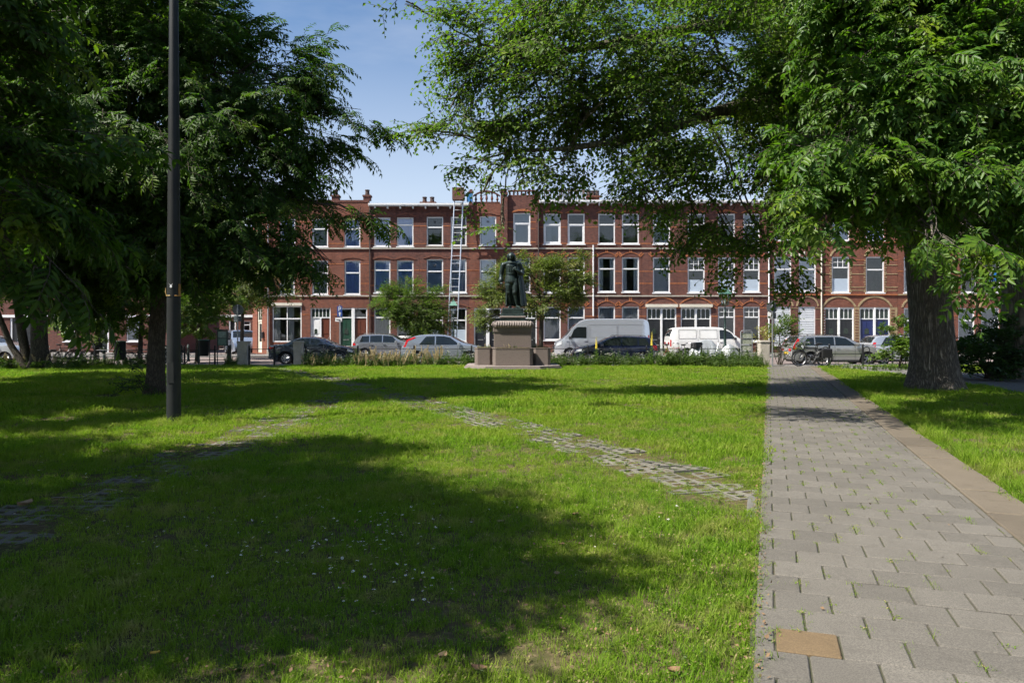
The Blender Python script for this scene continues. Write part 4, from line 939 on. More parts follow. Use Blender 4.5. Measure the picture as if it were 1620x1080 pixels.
def spray_simple(r, L=.55, n=16, ll=.085, lw=.05, side=2, six=False):
    B, D, N, LL, WW, tw = [], [], [], [], [], []
    def twig(o, a, l, m, el):
        d0 = np.array((cos(a) * cos(el), sin(a) * cos(el), sin(el))); pts = [o + d0 * l * q - np.array((0, 0, 1)) * l * .22 * q * q for q in np.linspace(0, 1, m + 1)]
        tw.append((tuple(pts[0]), tuple(pts[m // 2]), tuple(pts[-1])))
        for j in range(1, m + 1):
            tang = norm(pts[j] - pts[j - 1]); sd = norm(np.cross(tang, (0, 0, 1))); up = np.cross(sd, tang); sg = 1 if j % 2 else -1
            B.append(pts[j]); D.append(sd * sg * r.uniform(.5, 1) + tang * r.uniform(.3, .9) + np.array((0, 0, r.uniform(-.55, .1)))); N.append(up + np.array((r.gauss(0, .45), r.gauss(0, .45), r.gauss(0, .25)))); k = r.uniform(.7, 1.2); LL.append(ll * k); WW.append(lw * k)
        return pts
    p = twig(np.zeros(3), 0, L, n // 2, .05)
    for i in range(side):
        q = p[int(len(p) * (.2 + .5 * i / max(1, side - 1 or 1)))]; twig(q, (1 if i % 2 else -1) * r.uniform(.5, 1.0), L * r.uniform(.5, .75), max(3, n // 3), r.uniform(-.1, .2))
    V, Fc = leaves(np.array(B), np.array(D), np.array(N), LL, WW, .16, six); return V, Fc, tw
def rot_frames(dirs, roll):
    """rotation matrices (k x 3 x 3) taking +X to dirs, +Z near up, rolled"""
    x = norm(dirs); up = np.tile(np.array((0, 0, 1.0)), (len(x), 1)); y = norm(np.cross(up, x)); z = np.cross(x, y)
    c, s = np.cos(roll)[:, None], np.sin(roll)[:, None]; y2, z2 = y * c + z * s, -y * s + z * c
    return np.stack([x, y2, z2], 2)
def crown(parent, blobs, templates, density, leafm, seed, center=None, inner=.0, droop=.15, twigm=None, size=1.0, name='crown', up=.0, clump=15):
    """sprays through the volume of blobs (x, y, z, rx, ry, rz), thicker towards their skins"""
    r = np.random.default_rng(seed); PP, DD = [], []
    c0 = np.array(center) if center is not None else np.mean([b[:3] for b in blobs], 0)
    for b in blobs:
        n = max(3, int(density * (b[3] * b[4] * b[5]) ** (.72))); v = norm(r.normal(size=(n, 3))); q = r.random(n) ** (1 / 2.3) * (1 - inner) + inner * 1.0
        rr = np.array(b[3:6]); c = np.array(b[:3]); lump = 1 + .18 * np.sin(v[:, 0] * 5 + b[0]) * np.sin(v[:, 2] * 6 + b[2])
        m = max(2, int(n / clump)); hub = c + v[:m] * rr * (q * lump)[:m, None]; own = r.integers(0, m, n)      # boughs: sprays gather round hubs and leave gaps between
        p = hub[own] + r.normal(size=(n, 3)) * np.array((.30, .30, .13)) * size * min(1.0, .35 + float(np.mean(rr)) * .5); v = v[:m][own]; PP.append(p)
        DD.append(norm(v * rr) * .8 + norm(p - c0) * .9 + r.normal(size=(n, 3)) * .35 + np.array((0, 0, up - droop)))
    pts, dirs = np.concatenate(PP), np.concatenate(DD); n = len(pts)
    dirs[:, 2] = np.clip(dirs[:, 2], -1.0, 1.1); R = rot_frames(dirs, r.normal(0, .35, n)); sc = r.uniform(.6, 1.3, n) * size; tid = r.integers(0, len(templates), n)
    VV, FF, o = [], [], 0; tv = MB(); TW, TF, to = [], [], 0
    for k, (V, Fc, tw) in enumerate(templates):
        sel = np.where(tid == k)[0]
        if not len(sel): continue
        W = np.einsum('kij,vj->kvi', R[sel], V) * sc[sel][:, None, None] + pts[sel][:, None, :]
        FF.append((Fc[None] + (np.arange(len(sel)) * len(V))[:, None, None] + o).reshape(-1, 3)); VV.append(W.reshape(-1, 3)); o += len(sel) * len(V)
        t = MB()
        for seg in tw: t.tube(seg, [.006, .0045, .002], 3, False)
        tV = np.array(t.v); tF = np.array(t.f)
        W = np.einsum('kij,vj->kvi', R[sel], tV) * sc[sel][:, None, None] + pts[sel][:, None, :]
        TW.append(W.reshape(-1, 3)); TF.append((tF[None] + (np.arange(len(sel)) * len(tV))[:, None, None] + to).reshape(-1, 4)); to += len(sel) * len(tV)
    loc = np.array(parent.location); V = np.concatenate(VV) - loc
    link(name, big_mesh(name, V, np.concatenate(FF)), leafm, parent)
    link('twigs', big_mesh('twigs', np.concatenate(TW) - loc, np.concatenate(TF)), twigm or BARK_S, parent)
    return n
def limb(mb, p, q, r0, r1, sag=.12, n=7, rnd=None, k=8):
    p, q = Vector(p), Vector(q); rnd = rnd or random; d = q - p; L = d.length; off = Vector((rnd.gauss(0, .06), rnd.gauss(0, .06), rnd.gauss(sag, .05))) * L
    pts = [p + d * t + off * (4 * t * (1 - t)) * .5 + Vector((rnd.gauss(0, .012), rnd.gauss(0, .012), rnd.gauss(0, .012))) * L * (1 if 0 < i < n else 0) for i, t in enumerate(np.linspace(0, 1, n + 1))]
    mb.tube(pts, [r0 + (r1 - r0) * (i / n) ** .8 for i in range(n + 1)], k); return pts
def trunk_mesh(pts, rad, n=20, flare=.35, lumps=.06, seed=1, name='trunk'):
    rnd = random.Random(seed); mb = MB(); P_, R_ = [], []
    steps = 40 if len(pts) > 1 else 1
    import bisect
    zs = np.linspace(0, len(pts) - 1, steps)
    for t in zs:
        i = min(len(pts) - 2, int(t)); f = t - i; P_.append(Vector(pts[i]).lerp(Vector(pts[i + 1]), f)); R_.append(rad[i] + (rad[i + 1] - rad[i]) * f)
    mb.tube(P_, R_, n); ph = [rnd.uniform(0, 6) for _ in range(4)]; vs = []
    base = Vector(pts[0])
    for idx, v in enumerate(mb.v):
        i, j = divmod(idx, n); 
        if i >= len(P_): vs.append(v); continue
        a = 2 * pi * j / n; c = P_[i]; z = c.z - base.z
        k = 1 + lumps * (sin(3 * a + ph[0] + z * .4) + .6 * sin(5 * a + ph[1] - z * .7) + .5 * sin(2 * a + ph[2] + z)) + flare * math.exp(-max(0, z) / (.45 * rad[0] * 2)) * (1 + .7 * sin(5 * a + ph[3]) + .4 * sin(3 * a + ph[1]))
        vs.append(tuple(c + (Vector(v) - c) * k))
    mb.v = vs; return mb
def blobs_px(rows): return [(*P(px, py, Y), rx, ry, rz) for (px, py, Y, rx, rz, ry) in rows]

rl = random.Random(5)
T_W = [spray_pinnate(rl, rl.uniform(.3, .65), rl.randint(3, 6), rl.randint(4, 7), rl.uniform(.095, .135), rl.uniform(.032, .045)) for _ in range(16)]
T_R = [spray_pinnate(rl, rl.uniform(.3, .65), rl.randint(3, 6), rl.randint(4, 7), rl.uniform(.10, .145), rl.uniform(.034, .048), True) for _ in range(16)]
T_E = [spray_simple(rl, .6, 16, .088, .056, 3) for _ in range(8)]
T_C = [spray_simple(rl, .42, 14, .085, .045, 2) for _ in range(6)]
T_S = [spray_simple(rl, .35, 14, .07, .042, 2) for _ in range(6)]
T_B = [spray_simple(rl, .3, 12, .11, .075, 2) for _ in range(6)]

def tree(name, label, base, tr_pts, tr_rad, rows, T, density, leafm, bark, seed, size=1.0, limbs=None, inner=0.0, group='park trees', flare=.35, lr=.45, lumps=.06, center=None, droop=.15, limb_from=None, world=False):
    base = Vector(base); t = thing(name, label, 'tree', base, 0, group)
    rnd = random.Random(seed); blobs = rows if world else blobs_px(rows)
    tm = trunk_mesh([Vector(p) - base for p in tr_pts], tr_rad, 24, flare, lumps, seed); part('trunk', tm, bark, t, True, angle=75)
    lm = MB(); top = Vector(tr_pts[-1]) - base; fork = Vector(tr_pts[-2]) - base
    for (bx, by, bz, rx, ry, rz) in blobs:
        q = Vector((bx, by, bz)) - base; big = (rx * ry * rz) ** (1 / 3); s = fork.lerp(top, min(1, max(0, (q.z - fork.z) / max(.5, top.z - fork.z)) * .9))
        if limb_from is not None: big *= .5; s = min((Vector(a) - base for a in limb_from), key=lambda a: (a - q).length)
        r0 = min(tr_rad[-2] * lr, .014 + .058 * big); pts = limb(lm, s, q, r0, .018, .10, 7, rnd, 6)
        for _ in range(3 + int(big * 2)):          # secondary limbs into the blob
            v = Vector((rnd.gauss(0, 1), rnd.gauss(0, 1), rnd.gauss(.1, 1))).normalized(); e = q + Vector((v.x * rx, v.y * ry, v.z * rz)) * .8
            limb(lm, pts[rnd.choice((4, 5, 6))], e, .02 + .008 * big, .006, .05, 5, rnd, 5)
    if limbs:
        for (pts, rad) in limbs: lm.tube([Vector(p) - base for p in pts], rad, 10)
    part('limbs', lm, bark, t, True, angle=80)
    n = crown(t, blobs, T, density, leafm, seed, center if center is not None else tuple(Vector(tr_pts[-1])), inner, droop, BARK_S, size)
    return t

# left wingnut with the low crown
b = G(246, 626)
tree('wingnut_tree', 'broad dark tree with feathered leaves behind the lamp pole at left', b, [b, b + Vector((.02, .05, 1.4)), b + Vector((.1, .1, 3.0)), b + Vector((-.1, .2, 5.0)), b + Vector((-.3, .2, 8.0))], [.21, .19, .18, .15, .07],
     [(210, 40, 18.8, 3.0, 2.2, 3.0), (320, 130, 18.4, 1.8, 1.5, 2.0), (405, 120, 18, 1.1, .9, 1.3), (400, 210, 18, 1.3, .95, 1.7), (488, 212, 18, .72, .42, .8), (558, 185, 18, .45, .28, .4), (470, 130, 18, .5, .35, .5), (425, 280, 17.6, .75, .6, 1.0),
      (330, 310, 18, 2.0, 1.2, 2.2), (485, 338, 17.4, .65, .18, .6), (575, 345, 17.2, .55, .2, .4), (345, 380, 17.8, 1.4, .6, 1.5), (455, 392, 17.4, .6, .28, .7), (520, 420, 17.2, .25, .10, .25), (430, 430, 17.6, .35, .16, .4),
      (190, 200, 17.2, 2.8, 2.0, 2.8), (110, 300, 17.8, 2.4, 1.7, 2.5), (220, 370, 17.6, 2.3, 1.0, 2.3), (60, 110, 18.5, 2.6, 2.4, 2.6), (120, 430, 18, 1.8, .7, 1.8), (190, -60, 19, 3.0, 2.2, 3.0), (330, 55, 18.6, .6, .7, .9)],
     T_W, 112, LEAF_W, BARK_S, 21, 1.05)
# low leafy growth round its foot
# near tree whose crown hangs in from the left edge and shades the foreground
NB = Vector((-8.6, 4.6, 0))
tree('wingnut_tree', 'near tree at the left edge, its feathered branches hanging into view', NB, [NB, NB + Vector((.1, 0, 2)), NB + Vector((.1, .1, 4.5)), NB + Vector((0, 0, 8))], [.36, .31, .25, .1],
     [(*P(-60, 90, 8.4), .7, .7, .8), (*P(-40, 250, 8.2), .7, .7, .7), (*P(30, 320, 8.4), .45, .45, .25), (*P(20, 385, 8.2), .4, .4, .2), (*P(0, 30, 8.6), .5, .6, .4), (-7.2, 6.6, 5.4, 1.5, 1.5, 1.3), (-8.0, 3.9, 6.6, 2.4, 2.0, 1.5), (-5.6, 3.3, 5.9, 1.35, 1.2, 1.0), (-9.5, 3.6, 6.0, 2.3, 1.6, 1.5), (-7.6, 3.7, 7.8, 1.8, 1.3, 1.0), (-10.5, 6.5, 5.6, 2.2, 2.2, 1.6), (-4.7, 3.3, 6.5, .45, .15, .25), (-4.9, 4.9, 6.2, .6, .2, .3), (-5.0, 4.1, 6.5, .6, .2, .3), (-5.6, 2.95, 6.6, .7, .35, .4), (-6.9, 2.65, 6.4, 1.0, .5, .5), (-4.5, 2.75, 6.4, .4, .1, .2), (-8.4, 2.6, 6.3, 1.2, .6, .6)],
     T_R, 190, LEAF_W, BARK_S, 22, 1.0, center=(-8.6, 4.6, 5.5), world=True)
OB = Vector((-17.5, 15.0, 0))
tree('wingnut_tree', 'dark tree at the far left, mostly outside the picture, shading the left lawn', OB, [OB, OB + Vector((0, 0, 2)), OB + Vector((.1, .1, 4.5)), OB + Vector((0, 0, 8))], [.36, .31, .25, .1],
     [(-15.5, 14, 6, 2.6, 2.6, 1.8), (-17.5, 11.5, 6.2, 3, 2.6, 2), (-18.5, 17.5, 6, 3.2, 3, 2), (-16.5, 19.5, 6.4, 2.6, 2.6, 1.6), (-17, 14.5, 8.5, 3.4, 3.4, 1.6), (-13.8, 11.4, 5.6, 1.3, 1.3, .8), (-14.5, 22.5, 6.5, 3, 2.8, 1.5), (-14.0, 26.0, 6.5, 2.6, 2.4, 1.5), (-18, 24, 6.5, 3, 3, 1.8), (-12.9, 14.5, 6.6, 1.7, 1.6, .9), (-12.2, 11.6, 6.2, 1.4, 1.3, .8), (-10.8, 12.4, 6.4, 1.2, 1.1, .7), (-11.5, 14.6, 7.4, 1.5, 1.4, .8), (-14.7, 17.2, 6.5, 2.2, 2, 1.2)], T_W, 90, LEAF_W, BARK_S, 24, 1.25, center=(-17, 15, 6), world=True)
# leaning cluster of trunks at far left
CB = G(62, 583)
tree('leaning_tree', 'cluster of leaning trunks at far left beside parked bicycles', CB, [CB, CB + Vector((-.0, 0, 2.0)), CB + Vector((-.05, 0, 4)), CB + Vector((0, .3, 6.5)), CB + Vector((.2, .3, 9))], [.36, .32, .26, .2, .08],
     [(60, 330, 32, 4, 2.6, 3.5), (160, 380, 33, 3.2, 1.7, 3), (-40, 360, 32, 3.5, 2.2, 3), (100, 200, 33, 4.5, 3, 4), (20, 430, 31.5, 2.0, .8, 2), (200, 270, 34, 3, 2.5, 3)], T_E, 70, LEAF_E, BARK_S, 23, 1.35,
     limbs=[([CB + Vector((-.5, .1, 0)), CB + Vector((-.75, .1, 1.2)), CB + Vector((-1.1, .2, 3.0)), CB + Vector((-1.3, .2, 5.5))], [.21, .19, .16, .1]), ([CB + Vector((-.45, -.15, 0)), CB + Vector((-1.15, -.1, 1.0)), CB + Vector((-1.9, 0, 2.7)), CB + Vector((-2.4, 0, 5))], [.15, .13, .11, .08])])
# small sunlit trees by the street at left
for (px_, by, Y, rows, lab, sd, T, d_, lf) in (
     (152, 573, 37.6, [(120, 500, 37.4, 1.1, .8, 1.1), (165, 510, 37.6, 1.1, .9, 1.1), (195, 470, 37.6, 1.2, .8, 1.1), (110, 480, 37.4, .7, .4, .7), (150, 470, 37.6, 1.4, .8, 1.2)], 'small round-leaved tree with sunlit leaves left of the bin', 31, T_B, 95, LEAF_Y),
     (221, 574, 38.0, [(215, 500, 38, 1.2, .9, 1.2), (240, 470, 38, 1.2, .8, 1.2), (205, 440, 38, 1.2, .8, 1.2), (180, 460, 38, .8, .6, .8)], 'slim street tree seen left of the dark trunk', 32, T_B, 70, LEAF_E),
     (312, 571, 41.0, [(310, 490, 41, 1.6, .9, 1.4), (340, 475, 41, 1.3, .8, 1.3), (285, 480, 41, 1.0, .7, 1.0), (300, 515, 41, 1.2, .5, 1.2), (330, 450, 41, 1.2, .7, 1.2)], 'bushy street tree right of the lamp pole above the black bin', 33, T_B, 80, LEAF_Y),
     (382, 565, 47.0, [(400, 440, 47, 1.7, .8, 1.6), (360, 430, 47, 1.8, 1.0, 1.6), (425, 455, 47, 1.1, .5, 1.0), (390, 470, 47, 1.2, .5, 1.2), (330, 440, 47, 1.3, .9, 1.3)], 'thin street tree in front of the corner house', 34, T_E, 70, LEAF_C)):
    b = Vector((GX(px_, Y), Y, -.1 if Y > 37.2 else 0)); top = P(px_ + 3, rows[0][1] - 10, Y)
    tree('street_tree', lab, b, [b, b.lerp(top, .35), b.lerp(top, .7), top], [.13, .11, .09, .05], rows, T, d_ * 2.2, lf, BARK_S, sd, 1.2, group='small trees along the street', flare=.15)
# young tree before the blue-curtained house, and the cherry behind the statue
b = Vector((GX(664, 51.4), 51.4, 0))
tree('young_tree', 'young round bushy tree on the far pavement above the grey cars', b, [b, b + Vector((0, 0, .9)), b + Vector((-.05, 0, 1.7)), b + Vector((-.1, 0, 3.2))], [.10, .09, .08, .04],
     [(645, 475, 51.2, 1.4, .8, 1.3), (612, 472, 51.2, .7, .5, .8), (685, 490, 51.2, .9, .7, .9), (660, 500, 51.2, 1.5, .6, 1.2), (625, 498, 51, .7, .4, .7), (640, 457, 51.2, .8, .35, .8), (692, 465, 51.2, .4, .3, .4), (670, 520, 51.2, 1.0, .5, .9), (700, 512, 51.2, .5, .4, .5)], T_S, 520, LEAF_E, BARK_S, 41, 1.3, group='small trees along the street', flare=.1)
b = Vector((GX(857, 38.9), 38.9, -.1))
tree('cherry_tree', 'small spreading tree with light leaves behind the statue', b, [b, b + Vector((-.03, 0, 1.0)), b + Vector((-.02, 0, 1.75)), b + Vector((0, 0, 2.9))], [.12, .105, .11, .06],
     [(790, 470, 38.8, .7, .45, .7), (775, 500, 38.8, .6, .35, .5), (762, 455, 38.7, .35, .2, .3), (800, 440, 39, .6, .5, .7), (850, 430, 39, .9, .5, .8), (885, 420, 39, .7, .35, .7), (905, 440, 39, .75, .4, .7), (880, 465, 39, .9, .45, .8), (925, 412, 39, .35, .14, .3), (840, 480, 38.9, .6, .4, .6), (820, 415, 39, .35, .22, .35), (915, 470, 39, .5, .3, .5), (870, 490, 39, .5, .2, .5), (785, 520, 38.8, .3, .14, .3)], T_C, 760, LEAF_C, BARK_S, 42, 1.05, group='small trees along the street', flare=.1)
# the big right-hand tree with fissured bark
RB = G(1475, 616)
tree('wingnut_tree', 'massive tree with deeply fissured trunk and feathered leaves, right of the path', RB, [RB - Vector((0, 0, .1)), RB + Vector((.0, 0, 1.0)), RB + Vector((-.06, 0, 2.2)), RB + Vector((-.14, .05, 3.6)), RB + Vector((-.3, .2, 5.2)), RB + Vector((-.4, .2, 9))], [.62, .56, .53, .50, .42, .2],
     [(1395, 40, 15, 1.3, 1.2, 1.6), (1365, 150, 14.6, .8, .6, 1.1), (1318, 215, 14.2, .55, .35, .7), (1410, 200, 14.4, 1.2, 1.0, 1.5), (1500, 130, 14.2, 1.5, 1.4, 1.8), (1305, 285, 14, .42, .24, .5), (1370, 285, 14, .85, .5, .95), (1295, 350, 13.8, .32, .2, .4), (1325, 362, 13.8, .3, .16, .35), (1450, 290, 13.8, .8, .5, .9),
      (1580, 60, 14.5, 1.6, 1.7, 1.8), (1570, 240, 13.8, 1.3, 1.0, 1.4), (1620, 335, 13.2, .6, .3, .6), (1540, 362, 12.6, .4, .12, .3), (1475, 372, 12.4, .3, .1, .25), (1510, 388, 12.2, .22, .08, .2), (1595, 390, 12.6, .35, .12, .3), (1440, -60, 16, 2.4, 1.6, 2.4),
      (1470, 60, 21, 4.6, 2.8, 4.0), (1600, 180, 22, 3.8, 2.2, 3.5), (1400, 180, 20, 2.6, 1.8, 2.5), (1420, 300, 19.5, 1.2, .5, 1.2), (1580, 320, 20.5, 2.2, .9, 2.0), (1700, 150, 17, 2.5, 2.5, 2.5)],
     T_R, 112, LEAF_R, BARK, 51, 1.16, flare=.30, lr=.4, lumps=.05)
# elm behind it, whose limb sweeps over the lawn
EB = G(1612, 598); lim = [P(1612, 250, EB.y), P(1480, 130, 24), P(1330, 140, 22), P(1230, 152, 20.5), P(1120, 182, 19.4), P(1050, 205, 18.8), P(985, 222, 18.3), P(900, 235, 18), P(810, 240, 17.8)]
lim2 = [P(1480, 130, 24), P(1300, 30, 22), P(1120, 40, 20), P(960, 70, 18.6), P(830, 90, 18), P(760, 70, 17.8)]
lim3 = [P(1480, 130, 24), P(1420, -60, 21), P(1330, -150, 16), P(1200, -140, 12.5), P(1080, -120, 11), P(970, -110, 12)]
tree('elm_tree', 'great elm with mottled trunk at the right edge, its limb sweeping over the lawn', EB, [EB, EB + Vector((0, 0, 1.5)), EB + Vector((0, 0, 4)), EB + Vector((-.1, 0, 7)), EB + Vector((-.2, 0, 12))], [.60, .52, .48, .45, .25],
     [(1010, 55, 18.2, 2.6, 1.4, 2.4), (880, 50, 18, 1.5, 1.1, 1.7), (790, 115, 18, 1.1, .85, 1.2), (755, 45, 18, .55, .5, .7), (735, 110, 17.8, .55, .5, .6), (712, 172, 17.6, .6, .34, .55), (662, 203, 17.5, .42, .14, .35), (722, 215, 17.5, .55, .24, .5), (800, 205, 18, 1.1, .55, 1.2), (860, 160, 18, 1.2, .8, 1.3), (930, 175, 18, 1.5, 1.0, 1.8), (760, 258, 17.5, .62, .26, .5), (840, 262, 17.6, .6, .22, .5), (1050, 230, 18.5, 1.5, .9, 1.8), (890, 262, 17.6, .8, .3, .7),
      (1110, 300, 19, 1.3, .75, 1.4), (1190, 350, 19, 1.2, .8, 1.3), (1030, 315, 18, .5, .26, .5), (1240, 270, 20, 1.6, 1.2, 1.8), (1150, 120, 20, 2.6, 1.7, 2.6), (1290, 60, 21.5, 2.6, 2.0, 2.8), (1235, 425, 19, .5, .32, .6), (1120, 378, 18.5, .5, .28, .5), (1180, 415, 18.8, .4, .2, .4), (830, 295, 17.4, .4, .13, .3), (760, 310, 17.3, .2, .08, .2), (1060, 345, 18.2, .35, .18, .35), (985, 275, 17.8, .7, .3, .6),
      (1180, -60, 20, 2.4, 1.0, 2.4), (642, 2, 17, .2, .06, .2), (960, -70, 12, 1.2, .35, 1.5), (1100, -70, 10.5, .9, .3, 1.1), (1250, -80, 13, 1.2, .4, 1.4), (1180, -90, 11.5, 1.0, .3, 1.0), (1400, 220, 24, 2.2, 2, 2), (1560, 60, 26, 4, 3, 4), (795, 355, 17.2, .12, .08, .12), (1000, 130, 19, 1.6, .9, 1.6)],
     T_E, 104, LEAF_E, BARK_P, 52, 1.22, limbs=[(lim, [.34, .3, .25, .2, .16, .13, .10, .06, .025]), (lim2, [.25, .2, .15, .1, .06, .03]), (lim3, [.22, .18, .14, .1, .07, .03])], limb_from=lim[3:] + lim2[1:] + lim3[1:], center=tuple(P(1250, 140, 21)), droop=.22)

# ------------------------------------------------------------------ shrubs, hedge and the flower border
def shrub(name, label, px_, Y, rows, T, dens, leafm, seed, size=1.0, group='shrubs'):
    b = Vector((GX(px_, Y), Y, 0)); t = thing(name, label, 'shrub', b, 0, group); rnd = random.Random(seed); bl = blobs_px(rows); sm = MB()
    for (x, y, z, rx, ry, rz) in bl:
        for _ in range(3): limb(sm, (rnd.gauss(0, .1), rnd.gauss(0, .1), -.02), Vector((x, y, z)) - b + Vector((rnd.gauss(0, rx * .4), rnd.gauss(0, ry * .4), rnd.gauss(0, rz * .3))), .02, .006, .05, 5, rnd, 5)
    part('stems', sm, BARK_S, t, True); crown(t, bl, T, dens, leafm, seed, (b.x, b.y, .2), 0, .0, BARK_S, size, 'foliage', .2)
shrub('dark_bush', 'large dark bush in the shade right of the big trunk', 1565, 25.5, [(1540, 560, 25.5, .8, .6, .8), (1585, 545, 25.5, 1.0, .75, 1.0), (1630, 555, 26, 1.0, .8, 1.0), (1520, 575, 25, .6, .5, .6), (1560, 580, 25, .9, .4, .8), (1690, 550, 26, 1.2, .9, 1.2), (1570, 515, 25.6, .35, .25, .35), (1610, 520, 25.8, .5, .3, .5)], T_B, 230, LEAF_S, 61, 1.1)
shrub('round_bush', 'bushy green shrub between the small silver car and the big trunk', 1425, 33.0, [(1422, 545, 33, .7, .55, .6), (1425, 520, 33, .5, .3, .5), (1418, 566, 32.8, .6, .35, .5), (1440, 530, 33, .5, .5, .5)], T_B, 290, LEAF_Y, 62, 1.0)
shrub('tall_shrub', 'tall shrub behind the round road sign beside the stone pillar', 1236, 36.4, [(1232, 540, 36.4, .55, .6, .5), (1238, 515, 36.5, .45, .35, .4), (1222, 525, 36.4, .4, .4, .4), (1246, 555, 36.4, .4, .4, .4)], T_S, 270, LEAF_E, 63, 1.2)
shrub('low_shrub', 'yellow-green leafy shrub above the right stone pillar', 1208, 36.6, [(1208, 533, 36.5, .4, .16, .3), (1204, 535, 36.5, .3, .14, .25)], T_S, 330, leaf_mat('yellow_shrub_leaf', (.2, .2, .03), (.4, .36, .06), .4), 64, 1.0)
shrub('foot_shoots', 'leafy shoots round the foot of the dark trunk behind the lamp pole', 238, 18.6, [(238, 600, 18.5, .45, .35, .4), (222, 592, 18.5, .2, .25, .2), (246, 612, 18.4, .4, .2, .4)], T_S, 210, LEAF_S, 65, .9)
shrub('foot_shrub', 'leafy growth at the foot of the leaning trunks at far left', 85, 32, [(82, 573, 32, .6, .3, .5), (30, 575, 32, .8, .28, .5), (110, 572, 33, .5, .25, .4)], T_B, 200, LEAF_Y, 66, .9)

# weeds: stems with leaves and white umbels / pale straw
WEED = leaf_mat('weed_leaf', (.045, .085, .018), (.10, .15, .03), .4, .5, .3)
STRAW = mat('straw', (.42, .33, .17), .8, var=.35, scale=3); UMB = mat('umbel_white', (.55, .55, .44), .8, var=.15)
def weed(seed, h, umb=True, straw=False, yellow=False):
    r = random.Random(seed); B, D, N, LL, WW = [], [], [], [], []; st = MB(); um = MB()
    for s in range(r.randint(3, 5)):
        a = r.uniform(0, 6.28); hh = h * r.uniform(.6, 1.05); tip = Vector((cos(a) * hh * .25, sin(a) * hh * .25, hh)); st.tube([(0, 0, 0), tuple(tip * .5 + Vector((0, 0, .05))), tuple(tip)], [.006, .005, .003], 3, False)
        if straw:
            for k in range(26):
                t = .62 + .38 * k / 26; p = tip * t; an = k * 2.4; um.add([p, p + Vector((cos(an) * .03, sin(an) * .03, .02)), p + Vector((cos(an) * .02, sin(an) * .02, .05))], [(0, 1, 2)])
        for k in range(9 if not straw else 3):
            t = r.uniform(.05, .85); an = r.uniform(0, 6.28); p = tip * t; B.append(tuple(p)); D.append((cos(an), sin(an), r.uniform(-.3, .5))); N.append((r.gauss(0, .3), r.gauss(0, .3), 1)); q = r.uniform(.07, .16) * (1.2 - t * .7); LL.append(q); WW.append(q * .42)
        if umb:
            for k in range(9):
                an = k * 2.4; rr = .014 * sqrt(k); c = tip + Vector((cos(an) * rr, sin(an) * rr, .02 - rr * .2)); um.add([c + Vector((.012, 0, 0)), c + Vector((0, .012, .004)), c + Vector((-.012, 0, 0)), c + Vector((0, -.012, .004))], [(0, 1, 2, 3)])
    V, Fc = leaves(np.array(B), np.array(D), np.array(N), LL, WW, .15)
    mb = MB(); mb.add([tuple(v) for v in V], [tuple(f) for f in Fc]); n1 = len(mb.f); mb.add(st.v, st.f); n2 = len(mb.f); mb.add(um.v, um.f); n3 = len(mb.f)
    me = bpy.data.meshes.new('weed'); me.from_pydata(mb.v, [], mb.f)
    for m_ in (WEED, STRAW if straw else WEED, STRAW if straw else UMB): me.materials.append(m_)
    me.polygons.foreach_set('material_index', [0] * n1 + [1] * (n2 - n1) + [2] * (n3 - n2)); return me
wv = [weed(1, .55), weed(2, .7), weed(3, .6, False), weed(4, .6, False, True), weed(5, .45, False), weed(6, .8, False, True)]
pts, vid, scl = [], [], []
def border(p0, p1, Y0, Y1, n, vs, s0, s1, z=0):
    for _ in range(n):
        Y = random.uniform(Y0, Y1); px_ = random.uniform(p0, p1); pts.append((GX(px_, Y), Y, z)); vid.append(random.choice(vs)); scl.append(random.uniform(s0, s1) * 1.3)
border(478, 738, 34.5, 36.2, 300, (0, 1, 2, 2, 4, 4), .3, 1.1); border(570, 700, 34.3, 35.2, 110, (3, 5, 3, 4, 2), .4, .95); border(480, 640, 34.2, 35, 120, (4, 2, 3), .5, .8)
border(885, 1070, 34.6, 36.2, 270, (0, 1, 0, 2, 2, 4, 4), .3, 1.0); border(1040, 1205, 34.4, 36.2, 300, (2, 4, 2, 1), .4, 1.25); border(1120, 1215, 33.2, 34.6, 160, (4, 2, 2), .3, .75)
border(735, 890, 35.0, 36.4, 170, (0, 2, 4), .6, 1.0); border(90, 240, 34.5, 36, 160, (2, 4, 0), .4, .8); border(-40, 90, 32, 35, 130, (2, 4, 3), .5, .9); border(355, 378, 34.4, 35, 22, (2, 4), .5, .9); border(1310, 1440, 30.5, 33, 90, (4, 2), .3, .55)
for (a, b_, yy) in ((-1.5, -.9, 32.4), (-.5, .45, 32.1), (.9, 1.4, 32.5), (.7, 1.2, 33.2)):
    for _ in range(16): pts.append((random.uniform(a, b_), yy + random.uniform(-.1, .25), .86)); vid.append(random.choice((4, 2, 3))); scl.append(random.uniform(.2, .42))
for _ in range(260):                                    # broad-leaved weeds dotted over the lawn
    q = G(random.uniform(-50, 1185), random.choice((random.uniform(600, 800), random.uniform(700, 1080))))
    if path_uv(q.x, q.y)[1] < -.1: pts.append((q.x, q.y, 0)); vid.append(random.choice((4, 2))); scl.append(random.uniform(.10, .22))
n = len(pts); scatter('border_weeds', np.array(pts), np.stack([RNG.normal(0, .12, n), RNG.normal(0, .12, n), RNG.uniform(0, 6.28, n)], 1), scl, vid, wv, 'rough border of white-flowered weeds and straw before the street')
YELLOW = mat('mullein_yellow', (.75, .58, .05), .7, var=.2, scale=20)
